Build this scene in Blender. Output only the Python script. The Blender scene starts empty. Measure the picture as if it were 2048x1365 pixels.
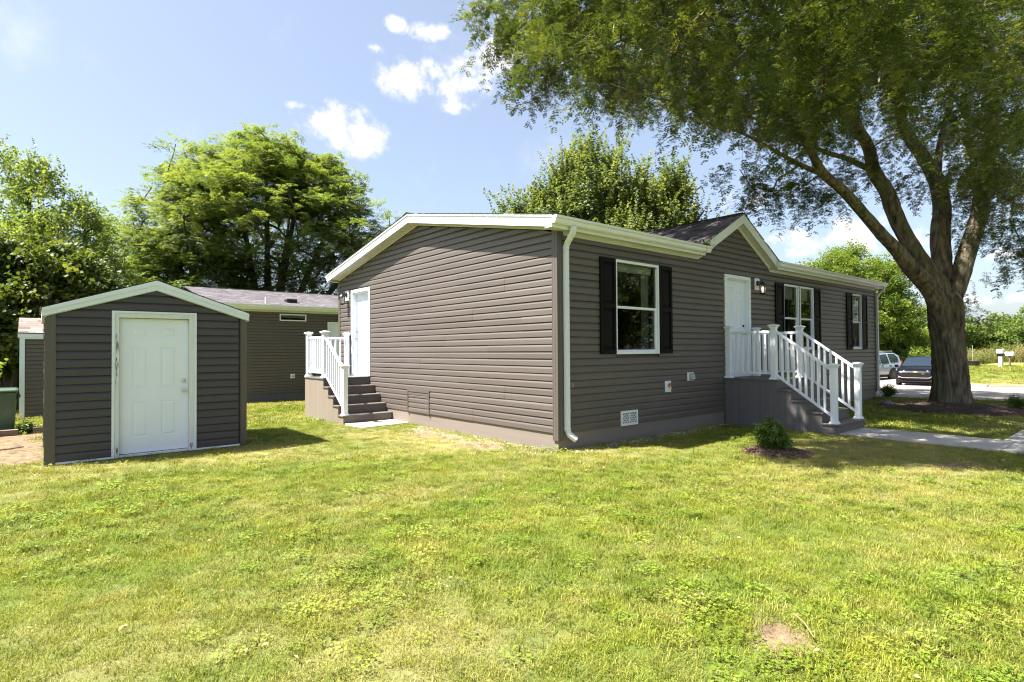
import bpy, bmesh, math, random
import numpy as np
from mathutils import Matrix, Vector, noise
random.seed(11); rng = np.random.default_rng(11)
S = bpy.context.scene
COL = S.collection
D2R = math.radians

# ------------------------------------------------------------------ camera
cam_d = bpy.data.cameras.new('camera'); cam = bpy.data.objects.new('camera', cam_d); COL.objects.link(cam)
cam_d.sensor_width = 36.0; cam_d.sensor_fit = 'HORIZONTAL'; cam_d.lens = 19.854
cam_d.clip_start = 0.05; cam_d.clip_end = 3000
CR = Vector((0.76656, -0.64214, -0.00683)); CU = Vector((-0.00529, -0.01695, 0.99984)); CF = Vector((0.64215, 0.7664, 0.01639))
CAM = Vector((-6.0784, -6.1693, 1.549))
M = Matrix.Identity(4)
for i in range(3):
    M[i][0] = CR[i]; M[i][1] = CU[i]; M[i][2] = -CF[i]; M[i][3] = CAM[i]
cam.matrix_world = M
S.camera = cam

# ------------------------------------------------------------------ light
SUN = Vector((-0.4588, 0.2097, 0.8635)).normalized()      # towards the sun
sun_d = bpy.data.lights.new('sun', 'SUN'); sun = bpy.data.objects.new('sun', sun_d); COL.objects.link(sun)
sun_d.energy = 5.0; sun_d.angle = D2R(0.53); sun_d.color = (1.0, 0.945, 0.86)
sun.rotation_euler = SUN.to_track_quat('Z', 'Y').to_euler(); sun.location = (0, 0, 30)
W = bpy.data.worlds.new('World'); S.world = W; W.use_nodes = True
S.view_settings.view_transform = 'Standard'; S.view_settings.look = 'None'
S.view_settings.gamma = 1.0; S.view_settings.use_curve_mapping = False
S.view_settings.exposure = 1.98
SKY_STRENGTH = 0.070
S.cycles.max_bounces = 7; S.cycles.diffuse_bounces = 3; S.cycles.glossy_bounces = 3
S.cycles.transmission_bounces = 5; S.cycles.transparent_max_bounces = 8
S.cycles.use_denoising = True; S.cycles.caustics_reflective = False; S.cycles.caustics_refractive = False
S.cycles.sample_clamp_indirect = 6.0; S.cycles.filter_width = 1.15

def ramp_w(nt, f, a, b):
    r = nt.nodes.new('ShaderNodeValToRGB'); r.color_ramp.elements[0].position = .38; r.color_ramp.elements[1].position = .58
    r.color_ramp.elements[0].color = a + (1,); r.color_ramp.elements[1].color = b + (1,); nt.links.new(f, r.inputs[0]); return r.outputs[0]
def build_world():
    nt = W.node_tree; N = nt.nodes; Lk = nt.links; N.clear()
    out = N.new('ShaderNodeOutputWorld'); bg = N.new('ShaderNodeBackground')
    sky = N.new('ShaderNodeTexSky'); sky.sky_type = 'NISHITA'; sky.sun_disc = False
    sky.sun_elevation = math.asin(SUN.z); sky.sun_rotation = math.atan2(SUN.x, SUN.y)
    sky.air_density = 1.0; sky.dust_density = 2.6; sky.ozone_density = 1.6; sky.altitude = 200
    tc = N.new('ShaderNodeTexCoord')
    def vm(op, a, b=None):
        n = N.new('ShaderNodeVectorMath'); n.operation = op
        for k, v in enumerate((a, b)):
            if v is None: continue
            if hasattr(v, 'links'): Lk.new(v, n.inputs[k])
            else: n.inputs[k].default_value = v
        return n.outputs['Value'] if op == 'DOT_PRODUCT' else n.outputs['Vector']
    def mt(op, a, b=None, c=None):
        n = N.new('ShaderNodeMath'); n.operation = op
        for k, v in enumerate((a, b, c)):
            if v is None: continue
            if hasattr(v, 'links'): Lk.new(v, n.inputs[k])
            else: n.inputs[k].default_value = v
        return n.outputs[0]
    d = vm('NORMALIZE', tc.outputs['Generated'])
    nz = N.new('ShaderNodeTexNoise'); nz.inputs['Scale'].default_value = 26; nz.inputs['Detail'].default_value = 7; nz.inputs['Roughness'].default_value = 0.62
    Lk.new(d, nz.inputs['Vector'])
    nz2 = N.new('ShaderNodeTexNoise'); nz2.inputs['Scale'].default_value = 7; nz2.inputs['Detail'].default_value = 5; nz2.inputs['Roughness'].default_value = 0.6
    Lk.new(d, nz2.inputs['Vector'])
    # small fair-weather clouds: compass bearing, elevation, half width, half height (degrees), thickness
    CL = [(30.4,25.5,2.63,1.35,1),(34.0,25.3,2.06,1.24,1),(37.5,27.2,2.27,1.45,1),(39.5,28.2,2.03,1.03,1),(28.4,29.8,.77,.53,.75),(31.8,29.3,1.76,.66,.8),(26.6,27.8,.65,.39,.7),(26.8,25.2,.44,.49,.6),(34.6,23.4,1.4,.52,.6),(37.3,24.9,.93,.55,.6),(22.7,21.4,2.56,1.27,1.05),(24.8,20.2,2.08,1.3,1.05),(19.7,22.3,1.14,.33,.7),(41.3,23.6,.33,.34,.5),(47.1,28.0,2.22,1.18,.7),(67.1,9.5,2.04,.97,.85),(71.6,9.8,2.22,1.26,1),(74.9,8.9,1.99,.98,.8),(63.0,13.7,2.08,.71,.5),(81.5,6.9,1.12,.53,.7),(79.4,3.7,1.77,.39,.5),(81.8,3.6,1.24,.38,.6),(8.9,16.0,.59,.24,.4),(5.7,7.8,1.4,2.06,.6),(-8.6,16.7,2.83,1.85,.9),(89.8,14.3,2.65,1.84,.9),(63.4,39.4,5.05,1.67,1),(7.1,39.9,2.77,1.02,.9),
          (120,22,4,1.6,1),(135,35,5,2,1),(150,18,4,1.3,.9),(172,30,6,2.2,1),(195,20,4,1.4,.9),(215,38,5,2,1),(240,24,4,1.5,1),(262,15,4,1.2,.9),(285,28,4,1.5,.9),(110,48,6,2,.9),(100,9,4,1,.8),(130,8,3,.9,.8),(160,9,4,1,.8),(200,9,4,1,.8),(230,10,4,1,.8)]
    acc = None
    for az, el, rx, ry, s in CL:
        a, e = D2R(az), D2R(el)
        c = Vector((math.sin(a)*math.cos(e), math.cos(a)*math.cos(e), math.sin(e)))
        h = Vector((math.cos(a), -math.sin(a), 0)); u = h.cross(c)
        if u.z < 0: u = -u
        g = 1.75
        fx = vm('DOT_PRODUCT', d, tuple(h / (math.sin(D2R(rx))*g))); ux = vm('DOT_PRODUCT', d, tuple(u / (math.sin(D2R(ry))*g)))
        r2 = mt('MULTIPLY_ADD', fx, fx, mt('MULTIPLY', ux, ux))
        m = mt('MULTIPLY_ADD', mt('SQRT', r2), -s, s)                # s*(1-r)
        # front hemisphere only
        f = vm('DOT_PRODUCT', d, tuple(c)); m = mt('MULTIPLY', m, mt('GREATER_THAN', f, 0.5))
        m = mt('MAXIMUM', m, 0.0)
        acc = m if acc is None else mt('MAXIMUM', acc, m)
    nn = mt('MULTIPLY_ADD', nz.outputs['Fac'], 2.8, -1.42)
    body = mt('ADD', acc, mt('MULTIPLY', nn, mt('MINIMUM', mt('MULTIPLY', acc, 3.2), 1.0)))
    sm = N.new('ShaderNodeMapRange'); sm.interpolation_type = 'SMOOTHSTEP'
    sm.inputs['From Min'].default_value = 0.05; sm.inputs['From Max'].default_value = 0.85
    Lk.new(body, sm.inputs['Value'])
    wisp = N.new('ShaderNodeMapRange'); wisp.interpolation_type = 'SMOOTHSTEP'
    wisp.inputs['From Min'].default_value = 0.54; wisp.inputs['From Max'].default_value = 0.85; wisp.inputs['To Max'].default_value = 0.4
    Lk.new(nz2.outputs['Fac'], wisp.inputs['Value'])
    dens = mt('MAXIMUM', sm.outputs[0], wisp.outputs[0])
    skc = N.new('ShaderNodeMixRGB'); skc.blend_type = 'MULTIPLY'; skc.inputs[0].default_value = 1; skc.inputs[2].default_value = (SKY_STRENGTH,)*3 + (1,)
    Lk.new(sky.outputs[0], skc.inputs[1])
    hz = N.new('ShaderNodeMixRGB'); hz.inputs[0].default_value = 0.36; Lk.new(skc.outputs[0], hz.inputs[1]); hz.inputs[2].default_value = (0.185, 0.20, 0.225, 1)   # thin summer haze
    mix = N.new('ShaderNodeMixRGB'); mix.blend_type = 'LIGHTEN'; Lk.new(dens, mix.inputs[0]); Lk.new(hz.outputs[0], mix.inputs[1])
    Lk.new(ramp_w(nt, nz.outputs['Fac'], (0.265, 0.27, 0.29), (0.325, 0.325, 0.33)), mix.inputs[2])
    Lk.new(mix.outputs[0], bg.inputs[0]); bg.inputs[1].default_value = 1.0
    Lk.new(bg.outputs[0], out.inputs[0])
build_world()

# ------------------------------------------------------------------ materials
def newmat(name):
    m = bpy.data.materials.new(name); m.use_nodes = True
    nt = m.node_tree; nt.nodes.clear(); return m, nt, nt.nodes, nt.links
def coords(N, Lk, scale=(1, 1, 1)):
    g = N.new('ShaderNodeTexCoord'); mp = N.new('ShaderNodeMapping'); mp.inputs['Scale'].default_value = scale
    gm = N.new('ShaderNodeNewGeometry'); Lk.new(gm.outputs['Position'], mp.inputs['Vector']); return mp.outputs[0]
def noise_n(N, Lk, v, s, det=4, r=0.55):
    n = N.new('ShaderNodeTexNoise'); n.inputs['Scale'].default_value = s; n.inputs['Detail'].default_value = det
    n.inputs['Roughness'].default_value = r; Lk.new(v, n.inputs['Vector']); return n.outputs['Fac']
def ramp(N, Lk, f, stops):
    r = N.new('ShaderNodeValToRGB'); e = r.color_ramp.elements
    while len(e) < len(stops): e.new(0.5)
    for k, (p, c) in enumerate(stops): e[k].position = p; e[k].color = tuple(c) + (1,) if len(c) == 3 else c
    Lk.new(f, r.inputs[0]); return r.outputs[0]
def pmat(name, col, rough=0.5, var=0.12, ns=3.0, bump=0.0, bs=60.0, stretch=(1, 1, 1), metal=0.0, spec=0.5, orand=0.0, coat=0.0, dirt=None):
    m, nt, N, Lk = newmat(name)
    o = N.new('ShaderNodeOutputMaterial'); b = N.new('ShaderNodeBsdfPrincipled'); Lk.new(b.outputs[0], o.inputs[0])
    v = coords(N, Lk, stretch)
    f = noise_n(N, Lk, v, ns, 5)
    c0 = [x*(1-var) for x in col]; c1 = [min(1, x*(1+var)) for x in col]
    c = ramp(N, Lk, f, [(0.3, c0), (0.7, c1)])
    if orand:
        oi = N.new('ShaderNodeObjectInfo'); hs = N.new('ShaderNodeHueSaturation')
        ma = N.new('ShaderNodeMath'); ma.operation = 'MULTIPLY_ADD'; ma.inputs[1].default_value = orand; ma.inputs[2].default_value = 1-orand/2
        Lk.new(oi.outputs['Random'], ma.inputs[0]); Lk.new(ma.outputs[0], hs.inputs['Value']); Lk.new(c, hs.inputs['Color']); c = hs.outputs[0]
    if dirt:
        f2 = noise_n(N, Lk, v, dirt[1], 6, 0.7); rr = ramp(N, Lk, f2, [(dirt[2], (0, 0, 0)), (min(1, dirt[2]+0.12), (1, 1, 1))])
        mx = N.new('ShaderNodeMixRGB'); Lk.new(rr, mx.inputs[0]); Lk.new(c, mx.inputs[1]); mx.inputs[2].default_value = tuple(dirt[0]) + (1,); c = mx.outputs[0]
    Lk.new(c, b.inputs['Base Color']); b.inputs['Roughness'].default_value = rough; b.inputs['Metallic'].default_value = metal
    b.inputs['Specular IOR Level'].default_value = spec
    if coat: b.inputs['Coat Weight'].default_value = coat; b.inputs['Coat Roughness'].default_value = 0.04
    if bump:
        bn = N.new('ShaderNodeBump'); bn.inputs['Strength'].default_value = 1.0; bn.inputs['Distance'].default_value = bump
        Lk.new(noise_n(N, Lk, v, bs, 5, 0.6), bn.inputs['Height']); Lk.new(bn.outputs[0], b.inputs['Normal'])
    return m
MT = {}
MT['siding'] = pmat('vinyl_siding', (0.097, 0.081, 0.072), 0.45, 0.07, 0.9, 0.0012, 9, (0.6, 0.6, 9), orand=0.13)
MT['siding_shed'] = pmat('vinyl_siding_shed', (0.047, 0.040, 0.041), 0.45, 0.08, 1.2, 0.0012, 9, (0.6, 0.6, 9), orand=0.12)
MT['siding_far'] = pmat('vinyl_siding_neighbour', (0.092, 0.075, 0.063), 0.5, 0.05, 2.0, 0.0006, 30, (0.4, 0.4, 14), orand=0.04)
MT['corner'] = pmat('corner_post_vinyl', (0.090, 0.075, 0.068), 0.45, 0.05, 2, 0.0004, 20, (8, 8, .4))
MT['corner_shed'] = pmat('corner_post_vinyl_shed', (0.088, 0.074, 0.064), 0.45, 0.05, 2, 0.0004, 20, (8, 8, .4))
MT['skirt'] = pmat('skirt_board_composite', (0.185, 0.155, 0.135), 0.6, 0.07, 1.5, 0.0006, 25, (.4, .4, 16), orand=0.05, dirt=((.25, .2, .14), 5, .66))
MT['sheath'] = pmat('wall_sheathing', (0.06, 0.055, 0.05), 0.9)
MT['white'] = pmat('white_vinyl', (0.74, 0.77, 0.83), 0.35, 0.02, 2, 0.0003, 12)
MT['trim'] = pmat('white_aluminium_trim', (0.70, 0.72, 0.755), 0.35, 0.03, 1.2, 0.0008, 4)
MT['cream'] = pmat('cream_soffit_vinyl', (0.57, 0.56, 0.54), 0.45, 0.04, 2)
MT['shedtrim'] = pmat('shed_white_trim', (0.68, 0.73, 0.81), 0.45, 0.04, 2, 0.0004, 10)
MT['oldtrim'] = pmat('worn_painted_wood', (0.66, 0.67, 0.67), 0.6, 0.06, 6, 0.0008, 30, (6, 6, .6), dirt=((.34, .29, .22), 9, .69))
MT['doorpaint'] = pmat('white_door_paint', (0.74, 0.78, 0.87), 0.35, 0.02, 2, 0.0002, 30)
MT['deck'] = pmat('grey_composite_decking', (0.115, 0.100, 0.095), 0.6, 0.10, 1.4, 0.0008, 18, (12, 12, .35), orand=0.08)
MT['deck_sunlit'] = pmat('sun_toned_side_panel', (0.20, 0.165, 0.135), 0.6, 0.09, 1.3, 0.0007, 12, (14, 14, .3), orand=0.08)  # side porch panels: the composite in its sunlit tone
MT['deck_shaded'] = pmat('shade_toned_side_panel', (0.115, 0.108, 0.112), 0.6, 0.09, 1.3, 0.0007, 12, (14, 14, .3), orand=0.08)  # same composite, with the shade on the front porch put into the colour
MT['shutter'] = pmat('black_shutter_plastic', (0.005, 0.0045, 0.0045), 0.6, 0.1, 3, 0.0003, 40, spec=0.12)
MT['black'] = pmat('black_painted_metal', (0.012, 0.012, 0.013), 0.35)
MT['steel'] = pmat('satin_nickel', (0.55, 0.53, 0.49), 0.3, 0.03, metal=1.0)
MT['brass'] = pmat('faucet_brass', (0.5, 0.36, 0.16), 0.35, metal=1.0)
MT['red'] = pmat('red_plastic', (0.45, 0.05, 0.05), 0.4)
MT['pink'] = pmat('faded_tag', (0.30, 0.13, 0.13), 0.6)
MT['dark'] = pmat('dark_void', (0.01, 0.01, 0.01), 0.9)
MT['grille'] = pmat('grey_vent_plastic', (0.35, 0.35, 0.35), 0.5)
MT['interior'] = pmat('interior_wall', (0.30, 0.29, 0.27), 0.8)
MT['blind'] = pmat('white_blind', (0.7, 0.7, 0.67), 0.5)
MT['curtain'] = pmat('pale_curtain', (0.42, 0.45, 0.40), 0.8)
MT['concrete'] = pmat('broom_finished_concrete', (0.40, 0.375, 0.34), 0.85, 0.09, 2.2, 0.002, 90, dirt=((.22, .2, .17), 3.0, .66))
MT['patio'] = pmat('patio_slab_concrete', (0.46, 0.42, 0.36), 0.85, 0.12, 3, 0.004, 60, dirt=((.25, .22, .17), 6.0, .62))
MT['kerb'] = pmat('kerb_concrete', (0.42, 0.34, 0.26), 0.9, 0.15, 1.2, 0.003, 30)
MT['asphalt'] = pmat('pale_worn_asphalt', (0.27, 0.228, 0.20), 0.9, 0.08, 0.7, 0.003, 120, (1, 1, 1), dirt=((.20, .175, .16), .5, .6))
MT['mulch'] = pmat('dark_mulch', (0.055, 0.032, 0.022), 0.95, 0.35, 14, 0.012, 60)
MT['chip'] = pmat('mulch_chips', (0.085, 0.05, 0.035), 0.9, 0.4, 30, orand=0.5)
MT['wood'] = pmat('weathered_timber', (0.16, 0.12, 0.09), 0.85, 0.25, 4, 0.004, 25, (2, 12, 12))
MT['rock'] = pmat('grey_fieldstone', (0.17, 0.155, 0.15), 0.85, 0.25, 6, 0.01, 20)
MT['binplastic'] = pmat('faded_green_plastic', (0.045, 0.085, 0.045), 0.5, 0.18, 2.5, 0.0006, 20, dirt=((.09, .12, .07), 2.5, .6))
MT['rubber'] = pmat('tyre_rubber', (0.015, 0.014, 0.013), 0.8, bump=0.002, bs=80)
MT['carblack'] = pmat('dark_blue_black_car_paint', (0.003, 0.004, 0.008), 0.3, 0.02, spec=0.15)
MT['carsilver'] = pmat('silver_blue_car_paint', (0.24, 0.29, 0.34), 0.35, 0.02, metal=0.2, coat=0.8)
MT['carglass'] = pmat('dark_car_glass', (0.012, 0.02, 0.03), 0.04, 0.02, spec=0.9)
MT['carlamp'] = pmat('headlamp_lens', (0.25, 0.27, 0.3), 0.1, spec=0.8)
MT['redlamp'] = pmat('tail_lamp_lens', (0.35, 0.02, 0.02), 0.15)
MT['chrome'] = pmat('chrome', (0.75, 0.75, 0.78), 0.12, 0.02, metal=1.0)
MT['gold'] = pmat('gold_emblem', (0.8, 0.66, 0.42), 0.25, 0.02, metal=0.6)
MT['alloy'] = pmat('wheel_alloy', (0.30, 0.27, 0.25), 0.4, metal=0.7)
MT['twine'] = pmat('dry_stem', (0.25, 0.17, 0.09), 0.9)
MT['dryleaf'] = pmat('dry_leaf', (0.36, 0.25, 0.11), .8, .5, 6.0)
MT['pot'] = pmat('black_tub', (0.02, 0.02, 0.022), 0.5)
def bark_mat(name, c0, c1, moss, sc=1.0, depth=0.02):
    m, nt, N, Lk = newmat(name)
    o = N.new('ShaderNodeOutputMaterial'); b = N.new('ShaderNodeBsdfPrincipled'); Lk.new(b.outputs[0], o.inputs[0])
    v = coords(N, Lk, (1, 1, .22))
    n1 = noise_n(N, Lk, v, 9*sc, 8, .65); n2 = noise_n(N, Lk, coords(N, Lk, (1, 1, .5)), 2.2*sc, 5, .6)
    c = ramp(N, Lk, n1, [(.32, c0), (.68, c1)])
    mx = N.new('ShaderNodeMixRGB'); Lk.new(ramp(N, Lk, n2, [(.45, (0, 0, 0)), (.62, (1, 1, 1))]), mx.inputs[0]); Lk.new(c, mx.inputs[1]); mx.inputs[2].default_value = tuple(moss) + (1,)
    mm = N.new('ShaderNodeMixRGB'); mm.blend_type = 'MULTIPLY'; mm.inputs[0].default_value = 1; Lk.new(mx.outputs[0], mm.inputs[1])
    Lk.new(ramp(N, Lk, n1, [(.3, (.45, .45, .45)), (.6, (1.25, 1.25, 1.25))]), mm.inputs[2])
    Lk.new(mm.outputs[0], b.inputs['Base Color']); b.inputs['Roughness'].default_value = .9; b.inputs['Specular IOR Level'].default_value = .2
    bn = N.new('ShaderNodeBump'); bn.inputs['Distance'].default_value = depth; bn.inputs['Strength'].default_value = 1
    Lk.new(n1, bn.inputs['Height']); Lk.new(bn.outputs[0], b.inputs['Normal'])
    return m
MT['bark'] = bark_mat('furrowed_locust_bark', (0.06, 0.042, 0.032), (0.20, 0.155, 0.118), (0.135, 0.13, 0.08))
MT['barkfar'] = bark_mat('dark_bark', (0.05, 0.04, 0.03), (0.12, 0.10, 0.075), (0.07, 0.07, 0.045), .6)
MT['stem'] = pmat('shrub_stem', (0.10, 0.075, 0.045), .85)

def leaf_mat(name, ca, cb, cc=None, trans=0.45, rough=0.45, tcol=1.35, cs=0.9):
    """leaf: colour differs from spray to spray and in patches over the crown; part of the light passes through"""
    m, nt, N, Lk = newmat(name)
    o = N.new('ShaderNodeOutputMaterial'); b = N.new('ShaderNodeBsdfPrincipled')
    oi = N.new('ShaderNodeObjectInfo')
    v = coords(N, Lk); n = noise_n(N, Lk, v, cs, 3)
    ad = N.new('ShaderNodeMath'); ad.operation = 'MULTIPLY_ADD'; ad.inputs[1].default_value = .45; Lk.new(oi.outputs['Random'], ad.inputs[0])
    sc = N.new('ShaderNodeMath'); sc.operation = 'MULTIPLY'; sc.inputs[1].default_value = .6; Lk.new(n, sc.inputs[0]); Lk.new(sc.outputs[0], ad.inputs[2])
    st = [(.22, ca), (.62, cb)] + ([(.9, cc)] if cc else [])
    c = ramp(N, Lk, ad.outputs[0], st)
    Lk.new(c, b.inputs['Base Color']); b.inputs['Roughness'].default_value = rough; b.inputs['Specular IOR Level'].default_value = .4
    t = N.new('ShaderNodeBsdfTranslucent'); g = N.new('ShaderNodeMixRGB'); g.blend_type = 'MULTIPLY'; g.inputs[0].default_value = 1
    Lk.new(c, g.inputs[1]); g.inputs[2].default_value = (tcol*1.15, tcol*1.05, tcol*.45, 1); Lk.new(g.outputs[0], t.inputs['Color'])
    mx = N.new('ShaderNodeMixShader'); mx.inputs[0].default_value = trans; Lk.new(b.outputs[0], mx.inputs[1]); Lk.new(t.outputs[0], mx.inputs[2])
    Lk.new(mx.outputs[0], o.inputs[0]); return m
MT['leaf_big'] = leaf_mat('honey_locust_leaf', (0.036, 0.066, 0.014), (0.084, 0.118, 0.024), (0.22, 0.22, 0.045), .36, .38)
MT['leaf_locust'] = leaf_mat('pale_locust_leaf', (0.095, 0.155, 0.045), (0.15, 0.205, 0.06), (0.21, 0.245, 0.075), .52, .5)
MT['leaf_left'] = leaf_mat('birch_leaf', (0.11, 0.18, 0.055), (0.20, 0.265, 0.07), (0.30, 0.33, 0.08), .5, .5)
MT['leaf_dark'] = leaf_mat('dark_maple_leaf', (0.04, 0.07, 0.017), (0.085, 0.12, 0.025), (0.19, 0.22, 0.045), .45, .5)
MT['leaf_maple'] = leaf_mat('silver_maple_leaf', (0.075, 0.12, 0.05), (0.15, 0.20, 0.07), (0.27, 0.29, 0.075), .5, .45)
MT['leaf_mid'] = leaf_mat('green_leaf', (0.08, 0.14, 0.022), (0.15, 0.22, 0.03), (0.24, 0.28, 0.045), .5, .5)
MT['leaf_far'] = leaf_mat('far_wood_leaf', (0.06, 0.11, 0.025), (0.12, 0.18, 0.035), (0.20, 0.25, 0.05), .4, .6, cs=.25)
MT['leaf_shrub'] = leaf_mat('glossy_shrub_leaf', (0.05, 0.095, 0.018), (0.09, 0.15, 0.025), (0.17, 0.23, 0.045), .4, .35)
MT['leaf_weed'] = leaf_mat('tall_weed', (0.10, 0.13, 0.03), (0.22, 0.22, 0.07), (0.34, 0.24, 0.14), .4, .7, cs=.4)

def grass_mat(name, green, lush, straw, ground=False):
    m, nt, N, Lk = newmat(name)
    o = N.new('ShaderNodeOutputMaterial'); b = N.new('ShaderNodeBsdfPrincipled')
    at = N.new('ShaderNodeAttribute'); at.attribute_name = 'dry'; at.attribute_type = 'GEOMETRY' if ground else 'INSTANCER'
    v = coords(N, Lk); n = noise_n(N, Lk, v, 1.1, 4); 
    c = ramp(N, Lk, n, [(.35, lush), (.65, green)])
    if not ground:
        oi = N.new('ShaderNodeObjectInfo')
        hs = N.new('ShaderNodeHueSaturation'); r = N.new('ShaderNodeMapRange'); r.inputs['To Min'].default_value = .55; r.inputs['To Max'].default_value = 1.42
        Lk.new(oi.outputs['Random'], r.inputs['Value']); Lk.new(r.outputs[0], hs.inputs['Value'])
        Lk.new(c, hs.inputs['Color']); c = hs.outputs[0]
        a2 = N.new('ShaderNodeMath'); a2.operation = 'MULTIPLY_ADD'; a2.inputs[1].default_value = .35; a2.inputs[2].default_value = -.17
        Lk.new(oi.outputs['Random'], a2.inputs[0]); a3 = N.new('ShaderNodeMath'); a3.operation = 'ADD'; a3.use_clamp = True
        Lk.new(a2.outputs[0], a3.inputs[0]); Lk.new(at.outputs['Fac'], a3.inputs[1]); f = a3.outputs[0]
    else: 
        n3 = noise_n(N, Lk, v, 9, 6, .7); a3 = N.new('ShaderNodeMath'); a3.operation = 'MULTIPLY_ADD'; a3.inputs[1].default_value = .5; Lk.new(n3, a3.inputs[0])
        a4 = N.new('ShaderNodeMath'); a4.operation = 'ADD'; a4.inputs[1].default_value = -.25; Lk.new(at.outputs['Fac'], a4.inputs[0]); Lk.new(a4.outputs[0], a3.inputs[2]); a3.use_clamp = True; f = a3.outputs[0]
    mx = N.new('ShaderNodeMixRGB'); Lk.new(f, mx.inputs[0]); Lk.new(c, mx.inputs[1]); mx.inputs[2].default_value = tuple(straw) + (1,)
    col = mx.outputs[0]
    if ground:
        at2 = N.new('ShaderNodeAttribute'); at2.attribute_name = 'soil'
        m2 = N.new('ShaderNodeMixRGB'); Lk.new(at2.outputs['Fac'], m2.inputs[0]); Lk.new(col, m2.inputs[1])
        n4 = noise_n(N, Lk, v, 7, 8, .75)
        Lk.new(ramp(N, Lk, n4, [(.36, (.085, .055, .035)), (.62, (.28, .205, .125))]), m2.inputs[2]); col = m2.outputs[0]
    Lk.new(col, b.inputs['Base Color']); b.inputs['Roughness'].default_value = .85 if ground else .5; b.inputs['Specular IOR Level'].default_value = .1 if ground else .3
    if ground:
        bn = N.new('ShaderNodeBump'); bn.inputs['Distance'].default_value = .02; Lk.new(noise_n(N, Lk, v, 40, 6, .7), bn.inputs['Height']); Lk.new(bn.outputs[0], b.inputs['Normal'])
        Lk.new(b.outputs[0], o.inputs[0])
    else:
        t = N.new('ShaderNodeBsdfTranslucent'); g = N.new('ShaderNodeMixRGB'); g.blend_type = 'MULTIPLY'; g.inputs[0].default_value = 1
        Lk.new(col, g.inputs[1]); g.inputs[2].default_value = (1.3, 1.25, .6, 1); Lk.new(g.outputs[0], t.inputs['Color'])
        ms = N.new('ShaderNodeMixShader'); ms.inputs[0].default_value = .3; Lk.new(b.outputs[0], ms.inputs[1]); Lk.new(t.outputs[0], ms.inputs[2]); Lk.new(ms.outputs[0], o.inputs[0])
    return m
MT['lawn'] = grass_mat('lawn_ground', (0.12, 0.15, 0.028), (0.08, 0.12, 0.022), (0.30, 0.25, 0.12), True)
MT['blade'] = grass_mat('grass_blade', (0.225, 0.252, 0.022), (0.15, 0.212, 0.016), (0.42, 0.335, 0.12))
MT['clover'] = grass_mat('clover_leaf', (0.18, 0.25, 0.024), (0.12, 0.20, 0.016), (0.30, 0.28, 0.07))
MT['straw'] = grass_mat('dead_blade', (0.36, 0.32, 0.12), (0.28, 0.28, 0.08), (0.45, 0.37, 0.18))

def glass_mat(name, refl, tint):
    m, nt, N, Lk = newmat(name)
    o = N.new('ShaderNodeOutputMaterial'); g = N.new('ShaderNodeBsdfGlossy'); g.inputs['Roughness'].default_value = .01; g.inputs['Color'].default_value = (.95, 1, .97, 1)
    t = N.new('ShaderNodeBsdfTransparent'); t.inputs['Color'].default_value = tuple(tint) + (1,)
    fr = N.new('ShaderNodeFresnel'); fr.inputs['IOR'].default_value = refl
    # a very slight wave, as in real float glass
    bn = N.new('ShaderNodeBump'); bn.inputs['Distance'].default_value = .002; bn.inputs['Strength'].default_value = .25
    Lk.new(noise_n(N, Lk, coords(N, Lk), 2.5, 2), bn.inputs['Height']); Lk.new(bn.outputs[0], g.inputs['Normal'])
    mx = N.new('ShaderNodeMixShader'); Lk.new(fr.outputs[0], mx.inputs[0]); Lk.new(t.outputs[0], mx.inputs[1]); Lk.new(g.outputs[0], mx.inputs[2]); Lk.new(mx.outputs[0], o.inputs[0])
    return m
MT['glass'] = glass_mat('window_glass', 1.85, (.75, .8, .78))
MT['glass_screen'] = glass_mat('screened_window_glass', 1.18, (.3, .3, .3))
MT['lampglass'] = glass_mat('lantern_glass', 1.4, (.95, .95, .95))
def emis(name, col, s):
    m, nt, N, Lk = newmat(name); o = N.new('ShaderNodeOutputMaterial'); e = N.new('ShaderNodeEmission'); e.inputs[0].default_value = tuple(col) + (1,); e.inputs[1].default_value = s; Lk.new(e.outputs[0], o.inputs[0]); return m
MT['bulb_on'] = emis('lit_bulb', (1.0, 0.55, 0.33), 0.75)
def shingle_mat(name, ca, cb, cc):
    m, nt, N, Lk = newmat(name); o = N.new('ShaderNodeOutputMaterial'); b = N.new('ShaderNodeBsdfPrincipled'); Lk.new(b.outputs[0], o.inputs[0])
    v = coords(N, Lk, (1, 1, 1)); n = noise_n(N, Lk, v, 2.6, 2); n2 = noise_n(N, Lk, v, 120, 3, .8)
    at = N.new('ShaderNodeAttribute'); at.attribute_name = 'tone'
    ad = N.new('ShaderNodeMath'); ad.operation = 'ADD'; Lk.new(at.outputs['Fac'], ad.inputs[0]); 
    m2 = N.new('ShaderNodeMath'); m2.operation = 'MULTIPLY_ADD'; m2.inputs[1].default_value = .5; m2.inputs[2].default_value = -.25; Lk.new(n2, m2.inputs[0]); Lk.new(m2.outputs[0], ad.inputs[1])
    Lk.new(ramp(N, Lk, ad.outputs[0], [(.1, ca), (.5, cb), (.95, cc)]), b.inputs['Base Color']); b.inputs['Roughness'].default_value = .9; b.inputs['Specular IOR Level'].default_value = .2
    bn = N.new('ShaderNodeBump'); bn.inputs['Distance'].default_value = .003; Lk.new(n2, bn.inputs['Height']); Lk.new(bn.outputs[0], b.inputs['Normal'])
    return m
MT['shingle'] = shingle_mat('charcoal_shingles', (.035, .032, .034), (.07, .063, .066), (.12, .105, .105))
MT['shingle_grey'] = shingle_mat('weathered_grey_shingles', (.08, .073, .080), (.125, .114, .127), (.18, .165, .178))
MT['shingle_brown'] = shingle_mat('brown_shingles', (.13, .10, .09), (.21, .16, .145), (.30, .235, .21))
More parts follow.
